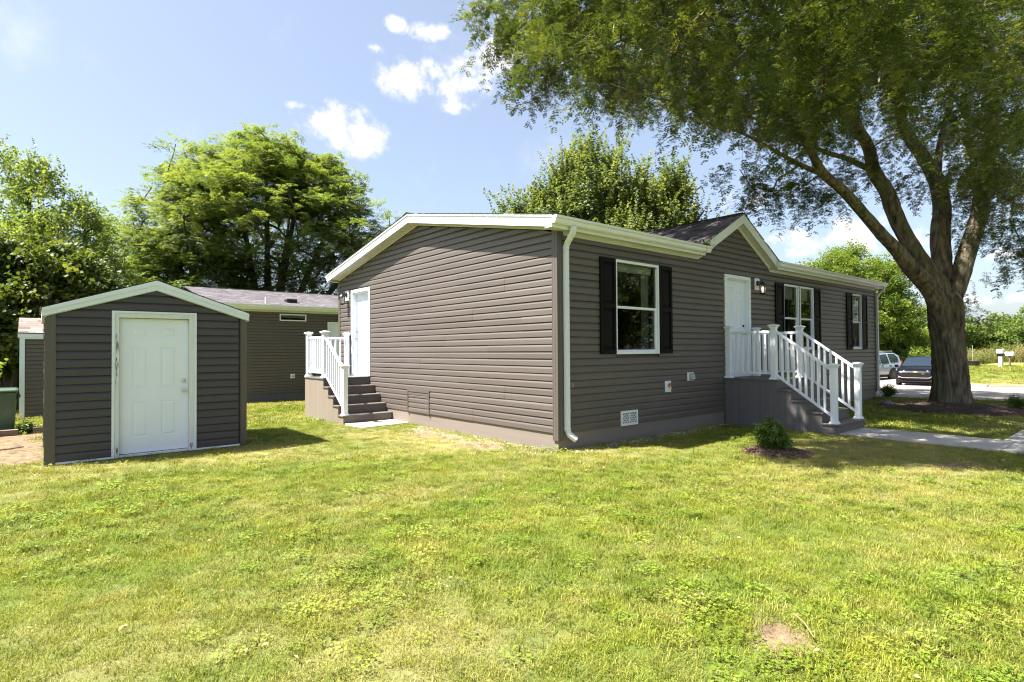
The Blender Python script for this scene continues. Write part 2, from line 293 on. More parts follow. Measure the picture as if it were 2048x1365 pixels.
# ------------------------------------------------------------------ mesh helpers
class MB:
    def __init__(s): s.v = []; s.f = []
    def add(s, vs, fs):
        o = len(s.v); s.v += [tuple(p) for p in vs]; s.f += [tuple(i+o for i in f) for f in fs]
    def box(s, a, b):
        x0, y0, z0 = (min(a[i], b[i]) for i in range(3)); x1, y1, z1 = (max(a[i], b[i]) for i in range(3))
        s.add([(x0,y0,z0),(x1,y0,z0),(x1,y1,z0),(x0,y1,z0),(x0,y0,z1),(x1,y0,z1),(x1,y1,z1),(x0,y1,z1)],
              [(0,3,2,1),(4,5,6,7),(0,1,5,4),(1,2,6,5),(2,3,7,6),(3,0,4,7)]); return s
    def bar(s, p, q, w, h, up=(0, 0, 1)):
        p = Vector(p); q = Vector(q); d = (q-p).normalized(); r = d.cross(Vector(up)).normalized(); u = r.cross(d)
        vs = []
        for c in (p, q):
            for a, b in ((-1,-1),(1,-1),(1,1),(-1,1)): vs.append(c + r*a*w/2 + u*b*h/2)
        s.add(vs, [(0,1,2,3),(7,6,5,4),(0,4,5,1),(1,5,6,2),(2,6,7,3),(3,7,4,0)]); return s
    def prism(s, poly, ax, a, b):
        """poly in the two other axes (cyclic order), extruded along ax from a to b"""
        n = len(poly); vs = []
        for c in (a, b):
            for (u, w) in poly:
                p = [0, 0, 0]; p[ax] = c; o = [i for i in range(3) if i != ax]; p[o[0]] = u; p[o[1]] = w; vs.append(p)
        fs = [tuple(range(n)), tuple(range(2*n-1, n-1, -1))] + [(i, i+n, (i+1) % n+n, (i+1) % n) for i in range(n)]
        s.add(vs, fs); return s
    def tube(s, pts, rad, n=8, cap=True):
        P = [Vector(p) for p in pts]; R = rad if hasattr(rad, '__len__') else [rad]*len(P); vs = []; prev = None
        for i, p in enumerate(P):
            d = (P[min(i+1, len(P)-1)] - P[max(i-1, 0)]).normalized()
            if prev is None: r = d.orthogonal().normalized()
            else: r = (prev - d*prev.dot(d)).normalized()
            prev = r; u = d.cross(r)
            for k in range(n):
                a = 2*math.pi*k/n; vs.append(p + (r*math.cos(a) + u*math.sin(a))*R[i])
        fs = [(i*n+k, i*n+(k+1) % n, (i+1)*n+(k+1) % n, (i+1)*n+k) for i in range(len(P)-1) for k in range(n)]
        if cap: fs += [tuple(range(n-1, -1, -1)), tuple(range((len(P)-1)*n, len(P)*n))]
        s.add(vs, fs); return s
    def lathe(s, prof, c=(0, 0, 0), n=16, ax=2):
        vs = []
        for r, h in prof:
            for k in range(n):
                a = 2*math.pi*k/n; q = [r*math.cos(a), r*math.sin(a), h]
                if ax == 1: q = [q[0], h, q[1]]
                if ax == 0: q = [h, q[0], q[1]]
                vs.append((q[0]+c[0], q[1]+c[1], q[2]+c[2]))
        m = len(prof); fs = [(i*n+k, i*n+(k+1) % n, (i+1)*n+(k+1) % n, (i+1)*n+k) for i in range(m-1) for k in range(n)]
        fs += [tuple(range(n-1, -1, -1)), tuple(range((m-1)*n, m*n))]
        s.add(vs, fs); return s
    def build(s, name, mat, parent=None, smooth=False, bevel=0):
        me = bpy.data.meshes.new(name); me.from_pydata(s.v, [], s.f)
        bm = bmesh.new(); bm.from_mesh(me); bmesh.ops.recalc_face_normals(bm, faces=bm.faces)
        if bevel: bmesh.ops.bevel(bm, geom=[e for e in bm.edges if e.calc_face_angle(0) > .6], offset=bevel, segments=1, affect='EDGES', clamp_overlap=True)
        bm.to_mesh(me); bm.free()
        me.materials.append(MT[mat] if isinstance(mat, str) else mat)
        if smooth:
            me.shade_smooth()
            if smooth != 'all':
                me.set_sharp_from_angle(angle=D2R(35))
        return link(name, me, parent)
def link(name, me, parent=None):
    o = bpy.data.objects.new(name, me); COL.objects.link(o)
    if parent: o.parent = parent
    return o
def tag(o, label=None, cat=None, group=None, kind=None):
    if label: o['label'] = label
    if cat: o['category'] = cat
    if group: o['group'] = group
    if kind: o['kind'] = kind
    return o
def empty(name, loc=(0, 0, 0), rz=0, label=None, cat=None, group=None):
    o = bpy.data.objects.new(name, None); COL.objects.link(o); o.location = loc; o.rotation_euler = (0, 0, rz)
    o.empty_display_size = .2
    bpy.context.view_layer.update
    return tag(o, label, cat, group)
def copy_tree(o, parent=None):
    c = o.copy(); COL.objects.link(c); c.parent = parent
    for ch in list(o.children): copy_tree(ch, c)
    return c
def sstep(x, a, b):
    t = np.clip((np.asarray(x, float)-a)/(b-a), 0, 1); return t*t*(3-2*t)
def ground_z(x, y):
    x = np.asarray(x, float); y = np.asarray(y, float)
    back = -0.045*np.clip(y-8, 0, 10) * (1-sstep(x, 9, 14))
    side = -0.7*np.clip((x-15)/19, 0, 1) + 0.7*sstep(x, 36, 48)*(1-sstep(y, 5.5, 9))
    return back + side*(1-(1-sstep(x, 13, 15)))
def gz(x, y): return float(ground_z(x, y))

# smooth value noise in numpy (for lawn patches shared by soil and blades)
_g = rng.random((256, 256))
def vnoise(x, y, s):
    x = np.asarray(x)*s; y = np.asarray(y)*s; xi = np.floor(x).astype(int); yi = np.floor(y).astype(int); fx = x-xi; fy = y-yi
    fx = fx*fx*(3-2*fx); fy = fy*fy*(3-2*fy)
    g = lambda a, b: _g[a % 256, b % 256]
    return (g(xi, yi)*(1-fx)+g(xi+1, yi)*fx)*(1-fy) + (g(xi, yi+1)*(1-fx)+g(xi+1, yi+1)*fx)*fy
def fbm(x, y, s, o=4):
    r = 0; a = .5
    for k in range(o): r = r + a*vnoise(x+17.3*k, y-9.1*k, s*2**k); a *= .5
    return r/(1-.5**o)

# ------------------------------------------------------------------ siding, one object per board
def siding(parent, org, ud, nd, z0, ex, rows, span, mat, openings=(), seams=3.66, depth=.020, lim=None, shift=0.0):
    """org: base corner; ud: unit vector along the wall; nd: outward normal; span: (u0,u1); openings: (u0,u1,z0,z1);
    lim(z) -> (u0,u1) limits for gables"""
    org = Vector(org); ud = Vector(ud); nd = Vector(nd)
    prof = [(-.006, 0.004), (depth-.002, 0.0), (depth, .003), (depth-.001, ex*.62), (depth-.004, ex*.70), (.002, ex*.955), (-.008, ex*.965), (-.008, ex*1.05)]
    n = 0
    lim0 = lim
    for r in range(rows):
        zb = z0 + r*ex
        if lim0 is not None: lim = (lambda z, zb=zb: lim0(max(z, zb+.008)))
        segs = [span]
        for (a, b, c, d) in openings:
            if zb + ex*.5 > c and zb + ex*.5 < d:
                new = []
                for (s0, s1) in segs:
                    if b <= s0 or a >= s1: new.append((s0, s1)); continue
                    if a > s0: new.append((s0, a))
                    if b < s1: new.append((b, s1))
                segs = new
        off = ((r//2)*1.37 + shift) % seams
        for (s0, s1) in segs:
            cuts = [s0]; k = off + math.floor((s0-off)/seams)*seams + seams
            while k < s1 - .3:
                if k > s0 + .3: cuts.append(k)
                k += seams
            cuts.append(s1)
            for i in range(len(cuts)-1):
                a, b = cuts[i], cuts[i+1]
                lift = .0028 if (i+r//2) % 2 else 0.0
                if lift and i: a -= .02
                lift += random.uniform(-.0012, .0012)
                vs = []; ok = False
                for (o, z) in prof:
                    la, lb = (a, b) if lim is None else (max(a, lim(zb+z)[0]), min(b, lim(zb+z)[1]))
                    if lb > la + .01: ok = True
                    else: la = lb = (la+lb)/2 if lim(zb+z)[0] < lim(zb+z)[1] else min(max((la+lb)/2, a), b)
                    for q in (la, lb): vs.append(org + ud*q + nd*(o+lift+.008) + Vector((0, 0, zb+z)))
                if lim is not None and lim(zb)[1]-lim(zb)[0] < .05: continue
                if not ok: continue
                if lim is not None and (min(b, lim(zb)[1]) - max(a, lim(zb)[0])) < .02: continue
                m = len(prof); fs = [(2*j, 2*j+1, 2*j+3, 2*j+2) for j in range(m-1)]
                mb = MB(); mb.add(vs, fs); mb.build('siding_board', mat, parent); n += 1
    return n
def wall_core(parent, org, ud, nd, thick, span, z0, z1, openings, mat='sheath', name='wall_sheathing'):
    """solid wall behind the siding, with true openings"""
    org = Vector(org); ud = Vector(ud); nd = Vector(nd); mb = MB()
    us = sorted(set([span[0], span[1]] + [o[0] for o in openings] + [o[1] for o in openings]))
    def blk(a, b, c, d):
        vs = []
        for z in (c, d):
            for (u, t) in ((a, 0), (b, 0), (b, -thick), (a, -thick)): vs.append(org+ud*u+nd*t+Vector((0, 0, z)))
        mb.add(vs, [(0,3,2,1),(4,5,6,7),(0,1,5,4),(1,2,6,5),(2,3,7,6),(3,0,4,7)])
    for a, b in zip(us[:-1], us[1:]):
        ops = sorted([(o[2], o[3]) for o in openings if o[0] <= a + 1e-6 and o[1] >= b - 1e-6]); z = z0
        for c, d in ops:
            if c > z: blk(a, b, z, c)
            z = d
        if z < z1: blk(a, b, z, z1)
    return mb.build(name, mat, parent)

# ------------------------------------------------------------------ six-panel door, built in a local frame (u along, n out, z up)
def frame_of(org, ud, nd):
    org = Vector(org); ud = Vector(ud); nd = Vector(nd)
    return lambda u, n, z: org + ud*u + nd*n + Vector((0, 0, z))
def lbox(mb, T, u0, u1, n0, n1, z0, z1):
    vs = [T(u, n, z) for z in (z0, z1) for (u, n) in ((u0, n0), (u1, n0), (u1, n1), (u0, n1))]
    mb.add(vs, [(0,3,2,1),(4,5,6,7),(0,1,5,4),(1,2,6,5),(2,3,7,6),(3,0,4,7)])
def panel_door(parent, T, u0, u1, z0, z1, nrm, mat='doorpaint', knob_u=None, knob='steel', name='door', peep=False, boltdz=.15, knobz=.9):
    w = u1-u0; h = z1-z0; t = .035
    cols = [(u0+w*.185, u0+w*.405), (u0+w*.595, u0+w*.815)]
    rws = [(z0+h*.115, z0+h*.38), (z0+h*.475, z0+h*.785), (z0+h*.86, z0+h*.932)]
    slab = MB(); lbox(slab, T, u0, u1, nrm-t, nrm-.008, z0, z1)          # recessed field
    us = [u0] + [x for c in cols for x in c] + [u1]; zs = [z0] + [x for r in rws for x in r] + [z1]
    for i in range(0, len(us)-1, 2): lbox(slab, T, us[i], us[i+1], nrm-.0081, nrm, z0, z1)           # stiles
    for c in cols:
        for j in range(0, len(zs)-1, 2): lbox(slab, T, c[0], c[1], nrm-.0081, nrm, zs[j], zs[j+1])  # rails
    d = slab.build(name, mat, parent)
    for c in cols:
        for r in rws:
            p = MB(); m = .022; b = .02
            o = [(c[0]+m, r[0]+m), (c[1]-m, r[0]+m), (c[1]-m, r[1]-m), (c[0]+m, r[1]-m)]
            i_ = [(c[0]+m+b, r[0]+m+b), (c[1]-m-b, r[0]+m+b), (c[1]-m-b, r[1]-m-b), (c[0]+m+b, r[1]-m-b)]
            vs = [T(u, nrm-.0085, z) for u, z in o] + [T(u, nrm-.0015, z) for u, z in i_]
            p.add(vs, [(0,1,5,4),(1,2,6,5),(2,3,7,6),(3,0,4,7),(4,5,6,7)]); p.build('door_panel', mat, d)
    if knob_u is not None:
        for dz, big, nm in ((knobz, True, 'door_knob'), (knobz+boltdz, False, 'deadbolt')):
            k = MB(); c0 = T(knob_u, nrm, z0+dz); n_ = (T(0, 1, 0)-T(0, 0, 0)).normalized()
            if big: pr = [(0, .031), (.006, .031), (.012, .014), (.035, .012), (.042, .024), (.055, .028), (.066, .022), (.070, .004)]
            else: pr = [(0, .030), (.012, .028), (.018, .018), (.02, .004)]
            k.tube([c0+n_*a for a, _ in pr], [r for _, r in pr], 12); k.build(nm, knob, d, smooth=True)
    if peep:
        k = MB(); c0 = T((u0+u1)/2, nrm, z0+1.5); n_ = (T(0, 1, 0)-T(0, 0, 0)).normalized(); k.tube([c0, c0+n_*.006], .01, 10); k.build('peephole', 'dark', d)
    return d
def casing(parent, T, u0, u1, z0, z1, w, n0, n1, mat='white', name='door_frame', sill=None, step=True):
    mb = MB(); lbox(mb, T, u0, u0+w, n0, n1, z0, z1); lbox(mb, T, u1-w, u1, n0, n1, z0, z1); lbox(mb, T, u0+w, u1-w, n0, n1, z1-w, z1)
    if step:   # stop moulding inside the casing
        lbox(mb, T, u0+w, u0+w+.022, n0, n1-.035, z0, z1-w); lbox(mb, T, u1-w-.022, u1-w, n0, n1-.035, z0, z1-w); lbox(mb, T, u0+w+.022, u1-w-.022, n0, n1-.035, z1-w-.022, z1-w)
    f = mb.build(name, mat, parent, bevel=.003)
    if sill: s_ = MB(); lbox(s_, T, u0+w, u1-w, n0, n1+.01, z0, z0+sill); s_.build('door_sill', mat, f)
    return f

def window(parent, T, u0, u1, z0, z1, mid=None, fw=.045, sw=.03, blind=None, lower_screen=True, curtain=None):
    """vinyl single-hung window: frame, two sashes with panes, blinds behind"""
    fr = MB()
    lbox(fr, T, u0, u0+fw, -.05, .042, z0, z1); lbox(fr, T, u1-fw, u1, -.05, .042, z0, z1)
    lbox(fr, T, u0+fw, u1-fw, -.05, .042, z1-fw, z1); lbox(fr, T, u0+fw, u1-fw, -.05, .048, z0, z0+fw)
    win = fr.build('window', 'white', parent, bevel=.002)
    a, b, c, d = u0+fw, u1-fw, z0+fw, z1-fw
    if mid is None:
        p = MB(); p.add([T(a, 0, c), T(b, 0, c), T(b, 0, d), T(a, 0, d)], [(0,1,2,3)]); p.build('pane', 'glass', win)
    else:
        s1 = MB(); lbox(s1, T, a, b, -.02, .012, mid-.012, mid+.03); lbox(s1, T, a, a+.012, -.02, .010, mid+.03, d); lbox(s1, T, b-.012, b, -.02, .010, mid+.03, d)
        s1.build('upper_sash', 'white', win)
        p = MB(); p.add([T(a+.012, 0, mid+.03), T(b-.012, 0, mid+.03), T(b-.012, 0, d), T(a+.012, 0, d)], [(0,1,2,3)]); p.build('pane', 'glass', win)
        s2 = MB(); lbox(s2, T, a, a+sw, -.035, .004, c, mid-.012); lbox(s2, T, b-sw, b, -.035, .004, c, mid-.012); lbox(s2, T, a+sw, b-sw, -.035, .004, c, c+sw)
        s2.build('lower_sash', 'white', win)
        p = MB(); p.add([T(a+sw, -.02, c+sw), T(b-sw, -.02, c+sw), T(b-sw, -.02, mid-.012), T(a+sw, -.02, mid-.012)], [(0,1,2,3)]); p.build('pane', 'glass_screen' if lower_screen else 'glass', win)
    if blind:
        bl = MB(); h = blind
        for k in range(int(h/.018)): lbox(bl, T, a+.03, b-.03, -.12, -.085, d-.018*(k+1), d-.018*k-.004)
        lbox(bl, T, a+.02, b-.02, -.125, -.08, d-.02, d); lbox(bl, T, b-.25, b-.243, -.09, -.083, d-.75, d-.02)
        bl.build('blind', 'blind', win)
    if curtain:
        cu = MB(); n = 10; vs = []
        for k in range(n+1):
            u = curtain[0] + (curtain[1]-curtain[0])*k/n; off = -.16 + .02*math.sin(k*1.9)
            vs += [T(u, off, c), T(u, off, d)]
        cu.add(vs, [(2*k, 2*k+2, 2*k+3, 2*k+1) for k in range(n)]); cu.build('curtain', 'curtain', win, smooth=True)
    return win
def shutter(parent, T, u0, u1, z0, z1):
    mb = MB(); w = .055; n0, n1 = .028, .060
    lbox(mb, T, u0, u0+w, n0, n1, z0, z1); lbox(mb, T, u1-w, u1, n0, n1, z0, z1)
    zm = z0+(z1-z0)*.5
    for za, zb in ((z0, z0+.075), (zm-.04, zm+.04), (z1-.075, z1)): lbox(mb, T, u0+w, u1-w, n0, n1, za, zb)
    lbox(mb, T, u0+w, u1-w, n0, n0+.008, z0+.075, zm-.04); lbox(mb, T, u0+w, u1-w, n0, n0+.008, zm+.04, z1-.075)
    s = mb.build('shutter', 'shutter', parent, bevel=.002)
    for za, zb in ((z0+.075, zm-.04), (zm+.04, z1-.075)):
        p = MB(); a, b = u0+w+.02, u1-w-.02; c, d = za+.02, zb-.02; e = .03
        vs = [T(u, n0+.0085, z) for u, z in ((a, c), (b, c), (b, d), (a, d))] + [T(u, n1-.008, z) for u, z in ((a+e, c+e), (b-e, c+e), (b-e, d-e), (a+e, d-e))]
        p.add(vs, [(0,1,5,4),(1,2,6,5),(2,3,7,6),(3,0,4,7),(4,5,6,7)]); p.build('shutter_panel', 'shutter', s)
    return s
def lantern(parent, T, u, z, lit, label=None):
    """coach lantern on a white mounting block"""
    pl = MB(); lbox(pl, T, u-.10, u+.10, .020, .048, z-.13, z+.13); plate = pl.build('lantern_block', 'white', parent, bevel=.004)
    n_ = (T(0, 1, 0)-T(0, 0, 0)).normalized()
    m = MB(); c0 = T(u, .048, z+.02); m.tube([c0, c0+n_*.02], [.062, .055], 14)
    m.tube([T(u, .05, z+.02), T(u, .10, z+.045), T(u, .15, z+.04), T(u, .165, z+.02)], .010, 8)
    c = T(u, .165, 0); cx, cy = c.x, c.y
    m.lathe([(.004, z+.085), (.012, z+.06), (.012, z+.045), (.05, z+.015), (.078, z-.022), (.078, z-.03), (.05, z-.03)], (cx, cy, 0), 6)
    m.lathe([(.052, z-.20), (.064, z-.20), (.066, z-.215), (.03, z-.235), (.006, z-.25)], (cx, cy, 0), 6)
    for k in range(6):
        a = 2*math.pi*k/6; m.bar((cx+.060*math.cos(a), cy+.060*math.sin(a), z-.2), (cx+.066*math.cos(a), cy+.066*math.sin(a), z-.03), .007, .007, (0, 1, 0.1))
    l = m.build('wall_lantern', 'black', parent)
    g = MB(); g.lathe([(.052, z-.198), (.060, z-.032)], (cx, cy, 0), 6); g.f = g.f[:-2]; g.build('lantern_glass', 'lampglass', l)
    b = MB(); b.lathe([(.004, z-.06), (.014, z-.065), (.026, z-.10), (.026, z-.125), (.014, z-.165), (.012, z-.195)], (cx, cy, 0), 10)
    b.build('bulb', 'bulb_on' if lit else 'white', l, smooth=True)
    return l

# ------------------------------------------------------------------ gutter, swept along x; profile in (y out, z)
def gutter(parent, x0, x1, yw, zt, name='gutter', mat='trim', nsign=-1):
    out = [(0, zt), (0, zt-.105), (.055, zt-.115), (.075, zt-.095), (.088, zt-.05), (.112, zt-.035), (.115, zt), (.105, zt+.002)]
    inn = [(.102, zt-.028), (.08, zt-.044), (.066, zt-.09), (.05, zt-.108), (.006, zt-.098), (.006, zt)]
    ring = [(yw + nsign*a, b) for a, b in out + inn]
    mb = MB(); mb.prism(ring, 0, x0, x1); mb.f = mb.f[2:]
    for x in (x0, x1): mb.add([(x, yw+nsign*a, b) for a, b in out], [tuple(range(len(out)))])
    return mb.build(name, mat, parent)
def shingles(parent, P0, du, dv, nrm, L0, rows, ex, lims, mat, name='shingle_course', tab=.33, as_parts=True, thick=.007, seed=1):
    """P0 origin at the eave, du along the course, dv up the slope; lims(v) -> (u0,u1)"""
    P0 = Vector(P0); du = Vector(du).normalized(); dv = Vector(dv).normalized(); nrm = Vector(nrm).normalized(); R = random.Random(seed)
    allmb = MB(); tones = []
    for r in range(rows):
        mb = allmb if not as_parts else MB(); tn = tones if not as_parts else []
        a, b = lims(r*ex); u = a - R.random()*tab
        while u < b:
            w = tab*R.choice([.5, .75, 1.0]); u0, u1 = max(a, u), min(b, u+w); u += w
            if u1-u0 < .02: continue
            cut = R.random()*.012; lift = thick*(.7+.6*R.random())
            v0, v1 = r*ex-cut, (r+1)*ex+.02
            c = P0
            vs = [c+du*u0+dv*v0, c+du*u1+dv*v0, c+du*u1+dv*v0+nrm*lift, c+du*u0+dv*v0+nrm*lift, c+du*u1+dv*v1+nrm*.0015, c+du*u0+dv*v1+nrm*.0015]
            mb.add(vs, [(0,1,2,3),(3,2,4,5)]); tn += [min(1, max(0, R.gauss(.5, .22)))]*2
        if as_parts and mb.v: finish_sh(mb, tn, name, mat, parent)
    if not as_parts: o = finish_sh(allmb, tones, name, mat, parent); o['kind'] = 'stuff'; return o
def finish_sh(mb, tn, name, mat, parent):
    me = bpy.data.meshes.new(name); me.from_pydata(mb.v, [], mb.f); a = me.attributes.new('tone', 'FLOAT', 'FACE'); a.data.foreach_set('value', tn); me.materials.append(MT[mat]); return link(name, me, parent)
# ================================================================== THE GREY-BROWN MOBILE HOME
HL, HW, EXP, ZS = 13.72, 8.13, 0.1143, 0.2714
ZE = ZS + 27*EXP            # 3.357 top of the straight siding
house = empty('mobile_home', (0, 0, 0), 0, 'large taupe mobile home with black shutters and a small gable over its front door', 'house')
TF = frame_of((0, 0, 0), (1, 0, 0), (0, -1, 0))       # front wall frame: u = x, n = -y
TG = frame_of((0, 0, 0), (0, 1, 0), (-1, 0, 0))       # gable wall frame: u = y, n = -x
wins = [(1.33, 2.55, 1.47, 3.07, 2.26), (7.50, 8.315, 1.51, 3.09, 2.27), (8.385, 9.19, 1.51, 3.09, 2.27), (11.78, 12.53, 1.51, 3.11, 2.29)]
FD = (4.83, 5.905, .955, 3.11)       # front door casing
GD = (6.30, 7.35, .955, 3.086)       # side door casing
opF = [(w[0], w[1], w[2], w[3]) for w in wins] + [FD]
KD = .535; DX = 5.375; DZ = 4.15
def limF(z): return (0.085, HL-.085) if z <= ZE+.006 else (DX-max(0, (DZ-z)/KD), DX+max(0, (DZ-z)/KD))
siding(house, (0, 0, 0), (1, 0, 0), (0, -1, 0), ZS, EXP, 34, (.085, HL-.085), 'siding', opF, 3.66, lim=limF, shift=.9)
KG = .191; YM = HW/2
def limG(z):
    t = max(0, (z-3.375)/KG); return (.075+max(0, t-.075), HW-.075-max(0, t-.075))
siding(house, (0, 0, 0), (0, 1, 0), (-1, 0, 0), ZS, EXP, 35, (.075, HW-.075), 'siding', [GD, (3.69, 4.52, .2, .60)], 3.66, lim=limG, shift=2.2)
wall_core(house, (0, -.0, 0), (1, 0, 0), (0, -1, 0), .12, (.0, HL), .16, 3.36, opF)
wall_core(house, (0, 0, 0), (0, 1, 0), (-1, 0, 0), .12, (.121, HW-.121), .16, 3.36, [GD])
wall_core(house, (HL, 0, 0), (0, 1, 0), (1, 0, 0), .12, (.121, HW-.121), .16, 3.36, [])
wall_core(house, (0, HW, 0), (1, 0, 0), (0, 1, 0), .12, (0, HL), .16, 3.36, [])
mb = MB(); mb.prism([(.0, 3.361), (HW, 3.361), (HW/2, 3.361+KG*HW/2)], 0, 0, .1); mb.build('gable_sheathing', 'sheath', house)
mb = MB(); mb.prism([(.0, 3.361), (HW, 3.361), (HW/2, 3.361+KG*HW/2)], 0, HL-.1, HL); mb.build('gable_sheathing', 'sheath', house)
mb = MB(); mb.prism([(DX-1.48, 3.361), (DX+1.48, 3.361), (DX, 4.15)], 1, 0.001, .1); mb.build('gable_sheathing', 'sheath', house)
# far end and back walls, plain siding
siding(house, (HL, 0, 0), (0, 1, 0), (1, 0, 0), ZS, EXP, 27, (.08, HW-.08), 'siding', [], 9.0)
siding(house, (0, HW, 0), (1, 0, 0), (0, 1, 0), ZS, EXP, 27, (.08, HL-.08), 'siding', [], 15.0)
# rooms behind the windows
mb = MB(); mb.box((.15, .15, .90), (HL-.15, HW-.15, .95)); mb.box((.15, 3.6, .95), (HL-.15, 3.66, 3.30)); mb.box((3.6, .15, .95), (3.66, 3.6, 3.3)); mb.box((10.2, .15, .95), (10.26, 3.6, 3.3)); mb.box((.15, .15, 3.30), (HL-.15, HW-.15, 3.345))
mb.build('interior_rooms', 'interior', house)
# corner posts
def corner(x, y, sx, sy, z0, z1, w=.085, mat='corner', par=None, p=.034):
    mb = MB(); prof = [(0-p, 0-p), (w, 0-p), (w, .002), (.012, .002), (.012, .012), (.002, .012), (.002, w), (0-p, w)]
    pr = [(x+sx*a, y+sy*b) for a, b in prof]
    mb.prism(pr, 2, z0, z1)
    mb.add([], [])
    for k in (.014, w-.014):
        mb.box((x+sx*k-.002, y-sy*p-sy*.0025, z0), (x+sx*k+.002, y-sy*p+sy*.001, z1)); mb.box((x-sx*p-sx*.0025, y+sy*k-.002, z0), (x-sx*p+sx*.001, y+sy*k+.002, z1))
    return mb.build('corner_post', mat, par or house)
corner(0, 0, 1, 1, .165, 3.40); corner(0, HW, 1, -1, .2, 3.40); corner(HL, 0, -1, 1, .2, 3.36); corner(HL, HW, -1, -1, .2, 3.36)
# skirt boards, each length a piece
def skirts(T, cuts, z1=.272, off=.004):
    for a, b in zip(cuts[:-1], cuts[1:]):
        mb = MB(); lbox(mb, T, a+.0015, b-.0015, -.012, off+.002*random.random(), -.12, z1); mb.build('skirt_board', 'skirt', house)
skirts(TG, [-.006, .86, 3.69, 4.53, 6.9, HW]); skirts(TF, [.004, 2.93, 6.6, 10.2, HL])
T2 = frame_of((HL, 0, 0), (0, 1, 0), (1, 0, 0)); skirts(T2, [0, 3.6, HW]); T3 = frame_of((0, HW, 0), (1, 0, 0), (0, 1, 0)); skirts(T3, [0, 5, 10, HL])
# crawl-space hatch in the gable wall
mb = MB(); lbox(mb, TG, 3.66, 3.70, .020, .044, .25, .73); lbox(mb, TG, 4.51, 4.55, .020, .044, .25, .73); lbox(mb, TG, 3.70, 4.51, .020, .043, .69, .73)
hatch = mb.build('access_hatch', 'siding', house)
for k, (a, b) in enumerate(((.27, .365), (.372, .468), (.475, .57), (.577, .625), (.63, .685))):
    m2 = MB(); vs = []
    for (n, z) in ((.016, a), (.034, a), (.034, a+(b-a)*.6), (.018, b+.004)): vs += [TG(3.70, n, z), TG(4.51, n, z)]
    m2.add(vs, [(0,1,3,2),(2,3,5,4),(4,5,7,6)]); m2.build('hatch_board', 'siding', hatch)
# roof deck
ZR = 4.37
def zroof(y): return ZR - KG*abs(y-YM)
mb = MB(); ya, yb = -.195, HW+.16
mb.prism([(YM+.001, ZR-.03), (yb, zroof(yb)-.03), (yb, zroof(yb)), (YM+.001, ZR)], 0, -.30, HL+.26)
for poly in ([(-.30, ya), (3.80, ya), (DX-.01, YM), (-.30, YM)], [(6.95, ya), (HL+.26, ya), (HL+.26, YM), (DX+.01, YM)]):
    o_ = len(mb.v); mb.add([(x, y, zroof(y)) for x, y in poly]+[(x, y, zroof(y)-.03) for x, y in poly], [(0,1,2,3),(7,6,5,4),(0,4,5,1),(1,5,6,2),(2,6,7,3),(3,7,4,0)])
mb.build('roof', 'shingle_grey', house)
sl = math.hypot(1, KG)
Lv = (YM-ya+.02)*sl
shingles(house, (-.315, ya-.02, zroof(ya-.02)+.002), (1, 0, 0), (0, 1, KG), (0, -KG, 1), 0, 30, .145, lambda v: (0, 4.11+(DX-3.80)*min(1, v/Lv)), 'shingle_grey', 'roof_shingles', as_parts=False, seed=3)
shingles(house, (-.315, ya-.02, zroof(ya-.02)+.002), (1, 0, 0), (0, 1, KG), (0, -KG, 1), 0, 30, .145, lambda v: (7.27-(6.95-DX)*min(1, v/Lv), HL+.58), 'shingle_grey', 'roof_shingles', as_parts=False, seed=13)
shingles(house, (-.315, yb+.02, zroof(yb+.02)+.002), (1, 0, 0), (0, -1, KG), (0, KG, 1), 0, 30, .145, lambda v: (0, HL+.58), 'shingle_grey', 'roof_shingles', as_parts=False, seed=4)
mb = MB(); mb.add([(-.32, YM-.15, zroof(YM-.15)+.012), (HL+.28, YM-.15, zroof(YM-.15)+.012), (HL+.28, YM, ZR+.018), (-.32, YM, ZR+.018), (HL+.28, YM+.15, zroof(YM+.15)+.012), (-.32, YM+.15, zroof(YM+.15)+.012)], [(0,1,2,3),(3,2,4,5)]); mb.build('ridge_cap', 'shingle_grey', house)
# rake fascia (two boards with a joint), drip edge, soffit
def rake(x, sx, far=False):
    for (y0, y1) in (((ya, 3.2), (3.205, YM)) if not far else ((ya, YM),)):
        mb = MB(); mb.prism([(y0, zroof(y0)-.185), (y1, zroof(y1)-.185), (y1, zroof(y1)-.032), (y0, zroof(y0)-.032)], 0, x, x+sx*.018)
        for k in (.045, .09): mb.prism([(y0, zroof(y0)-k-.032), (y1, zroof(y1)-k-.032), (y1, zroof(y1)-k-.027), (y0, zroof(y0)-k-.027)], 0, x, x-sx*.0025)
        mb.build('rake_fascia', 'trim', house)
    mb = MB(); mb.prism([(YM, ZR-.185), (yb, zroof(yb)-.185), (yb, zroof(yb)-.032), (YM, ZR-.032)], 0, x, x+sx*.018); mb.build('rake_fascia', 'trim', house)
    mb = MB(); mb.prism([(ya-.005, zroof(ya)-.040), (YM, ZR-.040), (yb+.005, zroof(yb)-.040), (yb+.005, zroof(yb)-.001), (YM, ZR-.001), (ya-.005, zroof(ya)-.001)], 0, x-sx*.016, x-sx*.002)
    mb.build('drip_edge', 'trim', house)
rake(-.285, 1); rake(HL+.245, -1, True)
